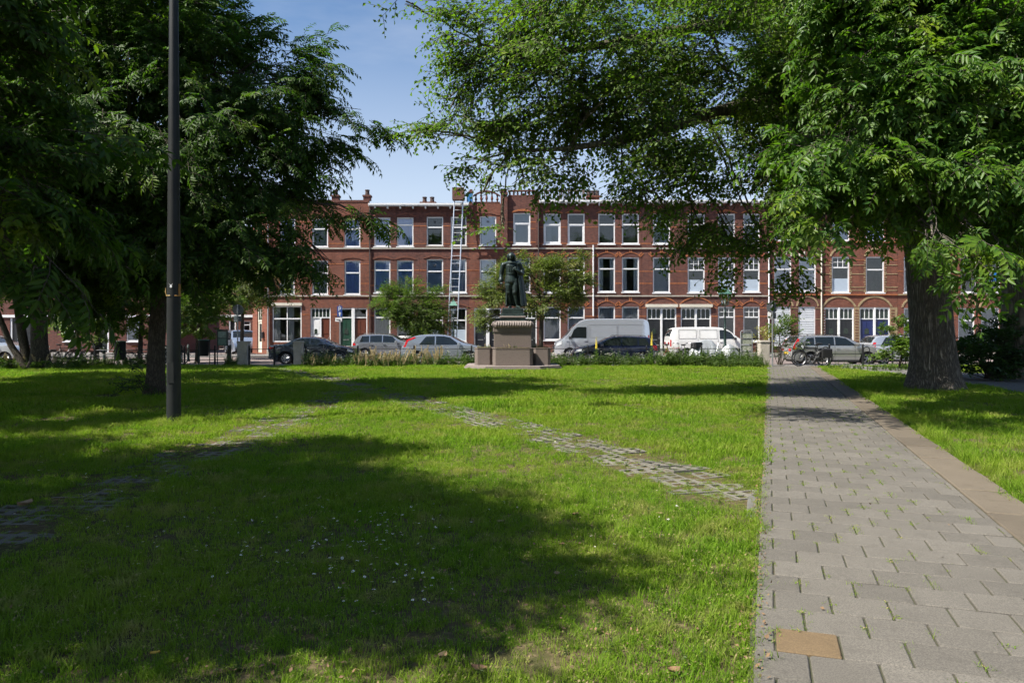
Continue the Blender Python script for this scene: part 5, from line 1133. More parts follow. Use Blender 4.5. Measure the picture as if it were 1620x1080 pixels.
for (px_, Y, hh, lab) in ((943.5, 35.1, 1.35, 'tall yellow mullein spike before the dark blue car'), (1031, 35.0, 1.6, 'tallest yellow mullein spike in the border, by the red bicycle')):
    t = thing('mullein', lab, 'flower', (GX(px_, Y), Y, 0), 0, 'mullein spikes in the border')
    part('stem', MB().tube([(0, 0, 0), (.01, 0, hh * .5), (0, .01, hh)], [.018, .014, .006], 6), WEED, t)
    r = random.Random(px_); B, D, N, LL, WW = [], [], [], [], []
    for k in range(46):
        q = (k / 46) ** 1.2 * .62; an = k * 2.4; B.append((0, 0, hh * q)); D.append((cos(an), sin(an), .5)); N.append((0, 0, 1)); l = .30 * (1 - q) ; LL.append(l); WW.append(l * .34)
    V, Fc = leaves(np.array(B), np.array(D), np.array(N), LL, WW, .15, True); link('leaf_rosette', big_mesh('leaf_rosette', V, Fc), WEED, t)
    fm = MB()
    for k in range(90):
        q = .6 + .4 * k / 90; an = k * 2.4; c = Vector((cos(an) * .03, sin(an) * .03, hh * q)); s = .022 * (1.15 - k / 100); fm.add([c + Vector((s, 0, 0)), c + Vector((0, s, s * .6)), c + Vector((-s, 0, 0)), c + Vector((0, -s, -s * .6)), c + Vector((cos(an), sin(an), .2)) * s], [(0, 1, 4), (1, 2, 4), (2, 3, 4), (3, 0, 4)])
    part('blossom', fm, YELLOW, t)

# ------------------------------------------------------------------ cars
RUB = mat('tyre_rubber', (.018, .018, .019), .85); RIM = mat('alloy', (.42, .42, .43), .35, .9, var=.1); BLK = mat('black_trim', (.012, .012, .013), .5); CGL = mat('car_glass', (.012, .016, .017), .04, var=.3, scale=1.5, spec=.6)
REDL = mat('tail_light', (.45, .012, .015), .15, coat=.5); CLR = mat('head_light', (.65, .68, .7), .1, coat=.6); PLATE = mat('number_plate_yellow', (.7, .48, .03), .5); SEAT = mat('car_seat', (.035, .035, .038), .8)
def paint(name, c, metal=.6, rough=.16): return mat('paint_' + name, c, rough, metal, var=.05, scale=2, coat=1.0, spec=.5)
def interp(pts, x):
    for (a, b) in zip(pts[:-1], pts[1:]):
        if x <= b[0]:
            t = (x - a[0]) / max(1e-6, b[0] - a[0]); return a[1] + (b[1] - a[1]) * t
    return pts[-1][1]
def smooth_prof(pts, it=2):
    for _ in range(it):
        q = [pts[0]]
        for a, b in zip(pts[:-1], pts[1:]): q += [(a[0] * .75 + b[0] * .25, a[1] * .75 + b[1] * .25), (a[0] * .25 + b[0] * .75, a[1] * .25 + b[1] * .75)]
        pts = q + [pts[-1]]
    return pts
def vehicle(name, label, cat, near_px0, Y, facing, L_, W, prof, belt, roof, wheels, wr, pm, windows, shield=None, rearglass=None, tails=(), heads=(), sill=.22, tum=.16, extras=(), group='parked vehicles', scale=1.0, rails=False, spokes=5, seams=(), solid_rear=False, rz=None, zg=-.1):
    """profile runs from the tail (x = 0) to the nose (x = L); near_px0 is the photo pixel of the left end"""
    s = scale; yn = Y; x_left = GX(near_px0, yn)
    if rz is None:
        loc, rz_ = ((x_left, Y, zg), 0) if facing > 0 else ((x_left + L_ * s, Y + W * s, zg), pi)
    else: loc, rz_ = (x_left, Y, zg), rz
    t = thing(name, label, cat, loc, rz_, group); t.scale = (s, s, s)
    top = smooth_prof(prof); cy = W / 2
    def taper(x): return 1 - .10 * max(0, (.55 - x) / .55) ** 2 - .13 * max(0, (x - (L_ - .7)) / .7) ** 2
    def hw(x, z):
        k = taper(x); 
        if z <= belt: return cy * k * (1 - .05 * max(0, (belt - z - .25) / (belt - sill)) ** 2)
        return cy * k * (1 - tum * (z - belt) / max(.1, roof - belt))
    def zb(x):
        z = sill + .10 * max(0, (.35 - x) / .35) + .06 * max(0, (x - L_ + .35) / .35)
        for wx in wheels:
            R = wr + .055
            if abs(x - wx) < R: z = max(z, wr + sqrt(R * R - (x - wx) ** 2))
        return z
    st = set(np.linspace(0, L_, 52)) | {p[0] for p in top}
    for wx in wheels:
        for a in np.linspace(0, pi, 11): st.add(wx + (wr + .0549) * cos(a))
    st = sorted(x for x in st if 0 <= x <= L_); stt = [st[0]]
    for x in st[1:]:
        if x - stt[-1] > .012: stt.append(x)
    st = stt; nz, nt_ = 9, 7; mb = MB(); vs = []
    for x in st:
        zt_, z0 = interp(top, x), zb(x); zt_ = max(zt_, z0 + .06); ring = []
        for side in (-1, 1):
            col = []
            for j in range(nz):
                q = j / (nz - 1); z = z0 + (zt_ - z0 - .05) * q if j < nz - 1 else zt_ - .045
                col.append((x, side * hw(x, z), z))
            ring.append(col)
        e = hw(x, zt_) - .05; tp = [(x, -e + 2 * e * k / (nt_ - 1), zt_ + .035 * (1 - (2 * k / (nt_ - 1) - 1) ** 2) - .012) for k in range(nt_)]
        vs += ring[0] + tp + ring[1][::-1]
    m = 2 * nz + nt_; fs = []
    for i in range(len(st) - 1):
        for j in range(m - 1): fs.append((i * m + j, i * m + j + 1, (i + 1) * m + j + 1, (i + 1) * m + j))
    fs.append(tuple(range(m))); fs.append(tuple((len(st) - 1) * m + j for j in range(m - 1, -1, -1)))
    # the greenhouse sides carry panes, so cut no holes: panes sit just proud of the shell
    mb.add([(x, y + cy, z) for x, y, z in vs], fs); body = part('body', mb, pm, t, True, angle=32)
    part('underbody', MB().box(.25, L_ - .25, .18, W - .18, .16, sill + .22), BLK, t)
    for wx in wheels: part('wheel_well', MB().box(wx - wr - .03, wx + wr + .03, .24, W - .24, .12, wr * 2 + .04), BLK, t)
    def side_poly(pl, side, off): return [(x, cy + side * (hw(x, z) + off), z) for x, z in pl]
    for pl in windows:
        for side in (-1, 1):
            w = MB(); a, b_ = side_poly(pl, side, .004), side_poly(pl, side, .010); w.poly(b_)
            part('side_window', w, CGL if not isinstance(pl, tuple) else BLK, t)
    def top_patch(nm, x0, x1, f, mm, off=.012):
        w = MB(); n1, n2 = 8, 6; v = []
        for i in range(n1 + 1):
            x = x0 + (x1 - x0) * i / n1; z = interp(top, x); e = (hw(x, z) - .05) * f
            for k in range(n2 + 1): q = 2 * k / n2 - 1; dz = (interp(top, x + .02) - interp(top, x - .02)) / .04; ln = sqrt(1 + dz * dz); v.append((x - dz / ln * off, cy + e * q, z + .035 * (1 - (q * f) ** 2) - .012 + off / ln))
        w.add(v, [(i * (n2 + 1) + k, (i + 1) * (n2 + 1) + k, (i + 1) * (n2 + 1) + k + 1, i * (n2 + 1) + k + 1) for i in range(n1) for k in range(n2)]); part(nm, w, mm, t, True)
    if shield: top_patch('windscreen', shield[0], shield[1], .93, CGL)
    if rearglass: top_patch('rear_window', rearglass[0], rearglass[1], .9, CGL)
    for pl in tails:
        for side in (-1, 1): part('tail_light', MB().poly(side_poly(pl, side, .012)), REDL, t)
    for pl in heads:
        for side in (-1, 1): part('headlight', MB().poly(side_poly(pl, side, .012)), CLR, t)
    part('tail_light_bar', MB().box(-.012, .002, W * .12, W * .3, belt - .25, belt - .12).box(-.012, .002, W * .7, W * .88, belt - .25, belt - .12), REDL, t)
    part('number_plate', MB().box(-.02, -.004, cy - .26, cy + .26, .55, .66), PLATE, t); part('number_plate', MB().box(L_ + .004, L_ + .02, cy - .26, cy + .26, .42, .53), PLATE, t)
    for (x, z0_, z1_) in seams:
        for side in (-1, 1): part('door_seam', MB().poly(side_poly([(x - .006, z0_), (x + .006, z0_), (x + .006, (z0_ + z1_) / 2), (x + .006, z1_), (x - .006, z1_), (x - .006, (z0_ + z1_) / 2)], side, .006)), BLK, t)
        for side in (-1, 1): hz = belt - .13; part('door_handle', MB().add(side_poly([(x + .06, hz), (x + .24, hz), (x + .24, hz + .035), (x + .06, hz + .035)], side, .03) + side_poly([(x + .06, hz), (x + .24, hz), (x + .24, hz + .035), (x + .06, hz + .035)], side, 0), [(0, 1, 2, 3), (4, 5, 6, 7), (0, 1, 5, 4), (1, 2, 6, 5), (2, 3, 7, 6), (3, 0, 4, 7)]), pm, t)
    for side in (-1, 1): part('sill_trim', MB().box(wheels[0] + wr + .1, wheels[1] - wr - .1, cy + side * (cy * .965) - .03, cy + side * (cy * .965) + .03, sill - .04, sill + .06), BLK, t)
    part('bumper', MB().box(-.03, .12, .12, W - .12, sill + .08, sill + .26, .03), BLK if name == 'van' else pm, t); part('bumper', MB().box(L_ - .12, L_ + .02, .16, W - .16, sill + .05, sill + .25, .03), BLK, t)
    if shield:
        for side in (-1, 1):
            x = shield[1] - .12 if shield[1] > shield[0] else shield[0]; xm = max(shield) - .25; yy = cy + side * (hw(xm, belt) + .12); part('mirror', MB().box(xm - .06, xm + .10, yy - .11, yy + .09, belt + .0, belt + .17, .03), BLK if name == 'van' else pm, t)
    if rails:
        for side in (-1, 1):
            xa, xb = rails; part('roof_rail', MB().tube([(xa, cy + side * (cy * (1 - tum) - .1), interp(top, xa) + .02), (xa + .12, cy + side * (cy * (1 - tum) - .1), interp(top, xa + .1) + .07), (xb - .12, cy + side * (cy * (1 - tum) - .1), interp(top, xb - .1) + .07), (xb, cy + side * (cy * (1 - tum) - .1), interp(top, xb) + .02)], .016, 6), BLK, t)
    for wx in wheels:
        for side in (-1, 1):
            yo = cy + side * (cy * .94 - .10); ty = MB(); prof_ = [(wr * .62, -.1), (wr * .93, -.105), (wr, -.08), (wr, .08), (wr * .93, .105), (wr * .62, .1)]
            ty.lathe(prof_, 28, (wx, yo, wr), 'y'); w = part('wheel', ty, RUB, t, True)
            rm = MB(); yy = yo + side * .085; rm.torus((wx, yy, wr), wr * .63, .022, 24, 6)
            for k in range(spokes):
                a = 2 * pi * k / spokes + .3; 
                for da in (-.12, .12): rm.tube([(wx + wr * .1 * cos(a), yy + side * .012, wr + wr * .1 * sin(a)), (wx + wr * .62 * cos(a + da), yy, wr + wr * .62 * sin(a + da))], [.028, .022], 5)
            rm.lathe([(.06, -.02), (.06, .02)], 10, (wx, yy, wr), 'y'); part('rim', rm, RIM, w, True)
            part('brake_disc', MB().lathe([(wr * .6, -.01), (wr * .6, .01)], 18, (wx, yo + side * .03, wr), 'y'), mat('dark_steel', (.05, .05, .055), .5, .6), w)
    return t, hw, cy
SILVER = paint('silver', (.50, .52, .55)); GREYM = paint('mid_grey', (.28, .30, .33)); NAVY = paint('night_blue', (.012, .018, .045), .3); SLATE = paint('slate', (.05, .062, .08), .5); VWHITE = paint('white', (.62, .62, .61), 0, .35); VSIL = paint('van_silver', (.56, .60, .66)); REDP = paint('dark_red', (.2, .015, .015), .2)
vehicle('car', 'dark slate saloon car parked at the left behind a stone pillar', 'car', 424, 38.9, 1, 4.45, 1.78, [(0, .95), (.05, 1.0), (.55, 1.04), (.85, 1.08), (1.45, 1.38), (2.1, 1.43), (2.6, 1.38), (3.25, 1.02), (4.0, .92), (4.35, .78), (4.45, .6)], .92, 1.43, (.88, 3.62), .325, SLATE,
        [[(1.0, .97), (1.62, .97), (1.62, 1.33), (1.45, 1.30)], [(1.68, .97), (2.1, .97), (2.1, 1.36), (1.68, 1.35)], [(2.16, .97), (3.0, .97), (2.6, 1.29), (2.16, 1.36)]], (2.68, 3.2), (.9, 1.42), [[(.02, .78), (.35, .80), (.30, .90), (.03, .92)]], [[(4.1, .68), (4.38, .62), (4.3, .74), (4.05, .82)]], seams=((2.13, .3, .95), (3.0, .3, .95), (1.25, .45, .95)), spokes=8)
vehicle('car', 'grey compact car across the street behind the weeds at left', 'car', 557, 47.4, 1, 4.25, 1.8, [(0, .9), (.05, 1.05), (.35, 1.45), (.7, 1.54), (1.8, 1.56), (2.5, 1.5), (3.05, 1.12), (3.9, 1.0), (4.2, .8), (4.25, .6)], 1.0, 1.56, (.78, 3.4), .33, GREYM,
        [[(.45, 1.06), (1.05, 1.06), (1.05, 1.44), (.62, 1.42)], [(1.12, 1.06), (1.85, 1.06), (1.85, 1.47), (1.12, 1.46)], [(1.92, 1.06), (2.85, 1.06), (2.5, 1.42), (1.92, 1.47)]], (2.55, 3.0), (.1, .34), [[(.03, .85), (.2, .85), (.2, 1.0), (.03, 1.0)]], [[(3.9, .8), (4.15, .72), (4.12, .86), (3.9, .94)]], seams=((1.88, .35, 1.02), (1.08, .5, 1.02)), rails=(.7, 2.4))
vehicle('car', 'silver-blue crossover with red boomerang tail lights, left of the statue', 'car', 634, 39.3, 1, 4.40, 1.8, [(0, .85), (.06, 1.0), (.2, 1.2), (.65, 1.48), (1.2, 1.55), (2.0, 1.56), (2.6, 1.47), (3.3, 1.08), (4.0, .95), (4.32, .78), (4.40, .6)], .98, 1.56, (.85, 3.55), .34, paint('silver_blue', (.34, .38, .44)),
        [[(.95, 1.03), (1.75, 1.03), (1.75, 1.46), (1.3, 1.44)], [(1.82, 1.03), (3.05, 1.03), (2.55, 1.40), (2.2, 1.46), (1.82, 1.47)]], (2.66, 3.25), (.2, .62), [[(.12, .92), (.24, .90), (.38, 1.22), (.78, 1.38), (.70, 1.43), (.30, 1.28)]], [[(4.0, .74), (4.3, .66), (4.25, .8), (3.98, .86)]], seams=((1.78, .35, 1.0), (2.95, .35, 1.0)), sill=.25)
vehicle('van', 'tall silver panel van with long roof, parked across the street', 'van', 877, 47.2, -1, 5.95, 2.05, [(0, 1.8), (.04, 2.3), (.16, 2.47), (.6, 2.52), (3.6, 2.52), (4.2, 2.45), (4.7, 2.1), (5.15, 1.5), (5.45, 1.22), (5.8, 1.08), (5.92, .8), (5.95, .55)], 1.25, 2.52, (1.15, 5.0), .34, VSIL,
        [[(3.95, 1.32), (4.95, 1.32), (4.72, 1.85), (4.5, 2.0), (3.95, 2.0)]], (4.42, 5.2), None, [[(.02, 1.0), (.1, 1.0), (.1, 1.5), (.02, 1.5)]], [[(5.5, .92), (5.85, .80), (5.8, .98), (5.5, 1.12)]], seams=((3.86, .4, 2.1), (5.0, .5, 1.28)), tum=.10, sill=.3)
vehicle('car', 'dark blue estate car in front of the silver van', 'car', 906, 38.9, -1, 4.4, 1.76, [(0, .85), (.04, 1.02), (.35, 1.38), (.7, 1.44), (1.8, 1.47), (2.5, 1.42), (3.2, 1.04), (3.95, .92), (4.3, .76), (4.4, .58)], .94, 1.47, (.82, 3.55), .32, NAVY,
        [[(.42, .99), (1.0, .99), (1.0, 1.36), (.62, 1.34)], [(1.07, .99), (1.85, .99), (1.85, 1.40), (1.07, 1.38)], [(1.92, .99), (2.95, .99), (2.5, 1.34), (1.92, 1.40)]], (2.56, 3.15), (.08, .34), [[(.02, .75), (.22, .77), (.3, 1.0), (.1, .98)]], [[(3.95, .7), (4.28, .62), (4.2, .76), (3.92, .84)]], seams=((1.88, .32, .97), (2.9, .32, .97)), rails=(.6, 2.3))
vehicle('van', 'white panel van with blanked side windows, behind the grey tarpaulin', 'van', 1060, 47.2, 1, 5.1, 1.95, [(0, .9), (.03, 1.5), (.25, 1.9), (.5, 1.98), (2.8, 2.0), (3.4, 1.94), (3.8, 1.75), (4.3, 1.3), (4.75, 1.12), (5.02, .9), (5.1, .6)], 1.18, 2.0, (1.05, 4.1), .33, VWHITE,
        [[(3.1, 1.26), (4.1, 1.26), (3.78, 1.66), (3.5, 1.80), (3.1, 1.82)]], (3.52, 4.25), (.04, .22), [[(.02, .8), (.1, .8), (.1, 1.2), (.02, 1.2)]], [[(4.65, .9), (4.98, .78), (4.94, .95), (4.6, 1.06)]], seams=((3.02, .4, 1.85), (1.75, .4, 1.85)), tum=.12, sill=.28)
mv_ = [o for o in COL.objects if o.get('label', '').startswith('tall silver panel van')][0]
def van_trim(vn, W, belt_, roof_, tum_, rects, mname, col, th=.018):
    cyv = W / 2; yy = lambda z: cyv * (1 - tum_ * max(0, z - belt_) / (roof_ - belt_)) + .012
    for (x0, x1, c0, c1) in rects:
        fr = MB()
        for sd_ in (-1, 1):
            for (a, b_, c, d) in ((x0, x1, c0, c0 + th), (x0, x1, c1 - th, c1), (x0, x0 + th, c0 + th, c1 - th), (x1 - th, x1, c0 + th, c1 - th)): fr.add([(a, cyv + sd_ * yy(c), c), (b_, cyv + sd_ * yy(c), c), (b_, cyv + sd_ * yy(d), d), (a, cyv + sd_ * yy(d), d)], [(0, 1, 2, 3)])
        part('recess_shade_line', fr, mat(mname, col, .6), vn)  # flat dark outlines painted as the shade of pressed panel edges
van_trim(mv_, 2.05, 1.25, 2.52, .10, ((.35, 2.0, 1.35, 2.15), (2.05, 3.75, 1.35, 2.15)), 'van_panel_line', (.16, .165, .17)); van_trim(mv_, 2.05, 1.25, 2.52, .10, ((.2, 3.8, .98, 1.0),), 'van_panel_line', (.16, .165, .17))
part('side_moulding', MB().box(1.6, 4.5, -.012, .03, .62, .74, 0).box(1.6, 4.5, 2.02, 2.062, .62, .74, 0), BLK, mv_); part('grille', MB().box(5.9, 5.975, .5, 1.55, .62, .8), BLK, mv_); part('mirror_arm', MB().box(4.72, 4.86, -.24, -.02, 1.3, 1.62, .03), BLK, mv_)
vv_ = [o for o in COL.objects if o.get('label') == 'white panel van with blanked side windows, behind the grey tarpaulin'][0]
for (x0, x1) in ((.55, 1.65), (1.85, 2.95)):
    fr = MB()
    for side in (0, 1):
        for (a, b_, c, d) in ((x0, x1, 1.27, 1.29), (x0, x1, 1.80, 1.82), (x0, x0 + .02, 1.27, 1.82), (x1 - .02, x1, 1.27, 1.82)):
            yy = lambda z: (.975 - .975 * (1 - .12 * (z - 1.18) / .82) - .012) if side == 0 else 1.95 - (.975 - .975 * (1 - .12 * (z - 1.18) / .82) - .012)
            fr.add([(a, yy(c), c), (b_, yy(c), c), (b_, yy(d), d), (a, yy(d), d)], [(0, 1, 2, 3)])
    part('recess_shade_line', fr, mat('recess_shade', (.10, .10, .10), .6), vv_)  # no real recess: dark strips stand for shade round the blanked windows
t_, hw_, cy_ = vehicle('car', 'silver estate car behind the bicycle at the end of the path', 'car', 1254, 38.2, 1, 4.7, 1.82, [(0, .85), (.04, 1.0), (.18, 1.15), (.42, 1.46), (.75, 1.5), (2.0, 1.52), (2.75, 1.46), (3.5, 1.06), (4.25, .93), (4.6, .78), (4.7, .58)], .96, 1.52, (.92, 3.78), .33, paint('warm_silver', (.34, .34, .335)),
        [[(.5, 1.01), (1.1, 1.01), (1.1, 1.40), (.78, 1.38)], [(1.17, 1.01), (2.1, 1.01), (2.1, 1.43), (1.17, 1.42)], [(2.17, 1.01), (3.2, 1.01), (2.7, 1.37), (2.17, 1.43)]], (2.8, 3.45), (.16, .42), [[(.03, .8), (.2, .82), (.38, 1.32), (.30, 1.36), (.08, 1.02)]], [[(4.25, .7), (4.58, .62), (4.5, .76), (4.2, .84)]], seams=((2.13, .32, .98), (3.15, .32, .98)), rails=(.8, 2.6))
vehicle('car', 'small silver hatchback at the right, half hidden by the round shrub', 'car', 1379, 38.6, 1, 3.75, 1.66, [(0, .9), (.05, 1.1), (.3, 1.45), (.6, 1.5), (1.6, 1.52), (2.2, 1.44), (2.85, 1.08), (3.45, .95), (3.7, .75), (3.75, .55)], .98, 1.52, (.66, 3.1), .30, SILVER,
        [[(.5, 1.04), (1.35, 1.04), (1.35, 1.43), (.75, 1.40)], [(1.42, 1.04), (2.65, 1.04), (2.2, 1.38), (1.42, 1.44)]], (2.26, 2.8), (.08, .3), [[(.04, .85), (.2, .85), (.26, 1.15), (.12, 1.15)]], [[(3.4, .74), (3.68, .66), (3.62, .8), (3.38, .86)]], seams=((1.38, .32, 1.0),))
vehicle('car', 'silver hatchback cut by the left edge of the picture', 'car', -85, 40.4, 1, 3.75, 1.66, [(0, .9), (.05, 1.1), (.3, 1.45), (.6, 1.5), (1.6, 1.52), (2.2, 1.44), (2.85, 1.08), (3.45, .95), (3.7, .75), (3.75, .55)], .98, 1.52, (.66, 3.1), .30, SILVER,
        [[(.5, 1.04), (1.35, 1.04), (1.35, 1.43), (.75, 1.40)], [(1.42, 1.04), (2.65, 1.04), (2.2, 1.38), (1.42, 1.44)]], (2.26, 2.8), (.08, .3))
vehicle('van', 'pale delivery van in the side street left of the corner house', 'van', 352, 60.0, 1, 4.6, 1.85, [(0, .9), (.03, 1.4), (.25, 1.75), (.5, 1.82), (2.6, 1.84), (3.1, 1.78), (3.4, 1.6), (3.8, 1.2), (4.3, 1.05), (4.52, .85), (4.6, .6)], 1.1, 1.84, (.95, 3.7), .32, paint('pale_blue', (.30, .36, .45)), [[(2.75, 1.18), (3.6, 1.18), (3.35, 1.55), (2.75, 1.65)], [(.5, 1.18), (2.6, 1.18), (2.6, 1.65), (.5, 1.65)]], (3.15, 3.75), None, rz=radians(-60), zg=-.09)

# ------------------------------------------------------------------ bicycles
def bicycle(label, x, y, rz, col, lean=.08, extra=None, z=0.0, scale=1.0):
    t = thing('bicycle', label, 'bicycle', (x, y, z), rz, 'bicycles parked along the park edge'); t.rotation_euler = (lean, 0, rz); t.scale = (scale,) * 3
    m = mat('bike_%s' % '_'.join(str(int(c * 100)) for c in col), col, .35, .2, var=.1, coat=.3); R = .34
    for wx in (0, 1.08):
        w = part('wheel', MB().torus((wx, 0, R), R - .02, .022, 30, 6), RUB, t, True)
        sp_ = MB().torus((wx, 0, R), R - .055, .011, 28, 4)
        for k in range(20): a = 2 * pi * k / 20; sp_.tube([(wx + .03 * cos(a), .02 * (-1) ** k, R + .03 * sin(a)), (wx + (R - .055) * cos(a + .15), 0, R + (R - .055) * sin(a + .15))], .0022, 3, False)
        sp_.lathe([(.03, -.04), (.03, .04)], 8, (wx, 0, R), 'y'); part('spokes', sp_, RIM, w)
        part('mudguard', MB().torus((wx, 0, R), R + .03, .016, 18, 4, a0=radians(20 if wx == 0 else 30), a1=radians(190 if wx == 0 else 150)), BLK, t)
    fr = MB(); bb, hd, hd2, st_ = (.46, 0, .29), (.88, 0, .80), (.93, 0, .62), (.32, 0, .78)
    fr.tube([bb, hd2], .02, 7); fr.tube([st_, hd], .017, 7); fr.tube([bb, st_, (.285, 0, .93)], .018, 7); fr.tube([(hd[0] - .015, 0, hd[2] + .08), hd, hd2, (1.0, 0, .45)], .02, 7)
    for s in (-1, 1): fr.tube([bb, (0, s * .06, R)], .011, 5); fr.tube([st_, (0, s * .06, R)], .010, 5); fr.tube([(.96, s * .05, .58), (1.08, s * .055, R)], .012, 5)
    part('frame', fr, m, t, True)
    part('saddle', MB().lathe([(.02, -.02), (.10, .0), (.11, .03), (.06, .055)], 12, (.24, 0, .95), 'z', 1.35, .85), BLK, t, True)
    hb = MB().tube([(.86, 0, .86), (.85, 0, 1.02)], .014, 6).tube([(.70, -.30, 1.04), (.80, -.26, 1.05), (.86, -.1, 1.04), (.86, .1, 1.04), (.80, .26, 1.05), (.70, .30, 1.04)], .012, 6); h_ = part('handlebar', hb, RIM, t, True)
    part('grip', MB().tube([(.66, -.31, 1.035), (.76, -.28, 1.05)], .018, 6).tube([(.66, .31, 1.035), (.76, .28, 1.05)], .018, 6), BLK, h_)
    rk = MB()
    for s in (-1, 1): rk.tube([(-.32, s * .07, .74), (.30, s * .06, .74)], .008, 5); rk.tube([(-.05, s * .07, .74), (0, s * .08, R)], .007, 5)
    for xx in (-.3, -.1, .1): rk.tube([(xx, -.07, .74), (xx, .07, .74)], .007, 4)
    part('rack', rk, BLK, t); part('chain_guard', MB().box(.02, .56, -.075, -.055, .24, .38, .0), BLK, t)
    part('crank', MB().tube([bb, (.46, -.1, .29), (.56, -.1, .16)], .012, 5).box(.5, .62, -.19, -.1, .145, .175).tube([bb, (.46, .1, .29), (.36, .1, .42)], .012, 5).box(.3, .42, .1, .19, .405, .435), RIM, t)
    part('kickstand', MB().tube([(.36, 0, .28), (.30, -.16, .0)], .01, 5), BLK, t); part('lamp', MB().lathe([(.02, -.04), (.045, 0), (.045, .02)], 10, (.96, 0, .86), 'y'), CLR, t)
    if extra == 'bags':
        part('pannier', MB().box(-.25, .18, -.22, -.09, .38, .76, .03), BLK, t); part('pannier', MB().box(-.25, .18, .09, .22, .38, .76, .03), BLK, t)
    if extra == 'crate': part('crate', MB().box(.86, 1.24, -.2, .2, .82, .85).box(.86, 1.24, -.2, -.18, .85, 1.08).box(.86, 1.24, .18, .2, .85, 1.08).box(.86, .88, -.18, .18, .85, 1.08).box(1.22, 1.24, -.18, .18, .85, 1.08), BLK, t)
    if extra == 'cover': part('saddle_cover', MB().lathe([(.115, -.02), (.125, .03), (.07, .065)], 12, (.24, 0, .955), 'z', 1.4, .9), mat('orange_cover', (.7, .22, .05), .6), t)
    return t
bicycle('black bicycle leaning at the end of the path before the silver estate', GX(1304, 34.9), 34.9, pi, (.015, .015, .017), -.06, 'bags', scale=1.08)
bicycle('dark bicycle with low frame behind the black one by the hoop stand', GX(1301, 35.9), 35.9, pi + .12, (.02, .02, .022), .05)
bicycle('black city bicycle among the weeds beside the slate saloon', GX(500, 36.6), 36.6, .25, (.02, .02, .025), -.05)
bicycle('red bicycle in the weeds beside the white van', GX(1046, 36.5), 36.5, .1, (.35, .03, .02), .04)
bicycle('dark bicycle with front crate in the weeds left of the tarpaulin', GX(1076, 36.1), 36.1, .5, (.02, .025, .03), -.04, 'crate')
bicycle('pale grey bicycle at the far left edge in front of the leaning trunks', GX(-8, 33.0), 33.0, pi - .5, (.45, .47, .5), .05)
bicycle('dark bicycle leaning behind the leaning trunks', GX(42, 37.0), 37.0, .3, (.03, .03, .03), .05)
bicycle('black bicycle, first of the row right of the leaning trunks', GX(84, 36.6), 36.6, .9, (.02, .02, .02), .05)
bicycle('grey bicycle, second of the row right of the leaning trunks', GX(99, 36.3), 36.3, .8, (.25, .26, .28), -.04)
bicycle('black bicycle with crate, third of the row right of the leaning trunks', GX(115, 36.6), 36.6, .7, (.03, .03, .03), .04, 'crate')
bicycle('bicycle with orange saddle cover beside the left street tree', GX(200, 37.6), 37.9, .4, (.05, .05, .06), .04, 'cover', z=-.1)
bicycle('silver bicycle seen between the dark trunk and the lamp pole', GX(254, 38.4), 38.4, .8, (.4, .42, .44), .04, z=-.1)

# ------------------------------------------------------------------ statue
BRONZE = mat('bronze_patina', (.014, .020, .019), .42, .4, scale=7, col2=(.035, .058, .052), bump=.25, bscale=25, spec=.5)
GRAN = mat('pink_grey_granite', (.165, .130, .112), .8, scale=60, bump=.25, bscale=45, col2=(.11, .088, .076), dirt=.5)
GRANL = mat('pale_granite', (.23, .192, .17), .8, scale=50, bump=.2, bscale=40, col2=(.17, .14, .125), dirt=.4)
SX, SY = GX(811, 33.0), 33.0
S = thing('statue', 'bronze statue of a cloaked man on a granite pedestal with planters', 'statue', (SX, SY, 0))
def octa(h, c): return [(-h + c, -h), (h - c, -h), (h, -h + c), (h, h - c), (h - c, h), (-h + c, h), (-h, h - c), (-h, -h + c)]
def roct(x0, x1, y0, y1, c): return [(x0 + c, y0), (x1 - c, y0), (x1, y0 + c), (x1, y1 - c), (x1 - c, y1), (x0 + c, y1), (x0, y1 - c), (x0, y0 + c)]
part('base_slab', MB().slab(octa(2.05, .9), -.05, .10).slab(octa(1.99, .88), .1, .17), GRANL, S)
for (nm, x0, x1, y0, y1) in (('planter', -.84, .84, -1.45, -.78), ('planter', -.84, .84, .78, 1.45), ('planter', -1.62, -.845, -.8, .8), ('planter', .845, 1.62, -.8, .8)):
    o = part(nm, MB().slab(roct(x0, x1, y0, y1, .13), .17, .87).slab(roct(x0 - .012, x1 + .012, y0 - .012, y1 + .012, .13), .872, .90), GRAN, S); part('soil', MB().slab(roct(x0 + .1, x1 - .1, y0 + .1, y1 - .1, .1), .88, .925), SOIL, o)
part('pedestal', MB().slab(roct(-.80, .80, -.77, .77, .02), .17, 1.58).slab(roct(-.83, .83, -.80, .80, .02), 1.582, 1.76), GRAN, S)
# carved garland moulding
mb = MB(); prof_ = [(.80, 1.762), (.83, 1.80), (.845, 1.88), (.82, 1.96), (.74, 2.02), (.60, 2.05)]; nn = 4
for (r0, z0), (r1, z1) in zip(prof_[:-1], prof_[1:]):
    for k in range(4):
        R4 = Matrix.Rotation(k * pi / 2, 4, 'Z'); q = [R4 @ Vector(v) for v in ((-r0, -r0, z0), (r0, -r0, z0), (r1, -r1, z1), (-r1, -r1, z1))]; mb.quad(*q)
mb.slab([(-.6, -.6), (.6, -.6), (.6, .6), (-.6, .6)], 2.0, 2.05); o = part('garland_moulding', mb, GRANL, S)
lf = MB()
for k in range(4):
    R4 = Matrix.Rotation(k * pi / 2, 4, 'Z')
    for i in range(15):
        u_ = -.72 + 1.44 * i / 14; t1 = MB().tube([(u_, -.83, 1.78), (u_ + .03, -.875, 1.87), (u_ + .05, -.83, 1.97), (u_ + .05, -.72, 2.03)], [.03, .042, .038, .02], 6); t1.xf(R4); lf.add(t1.v, t1.f)
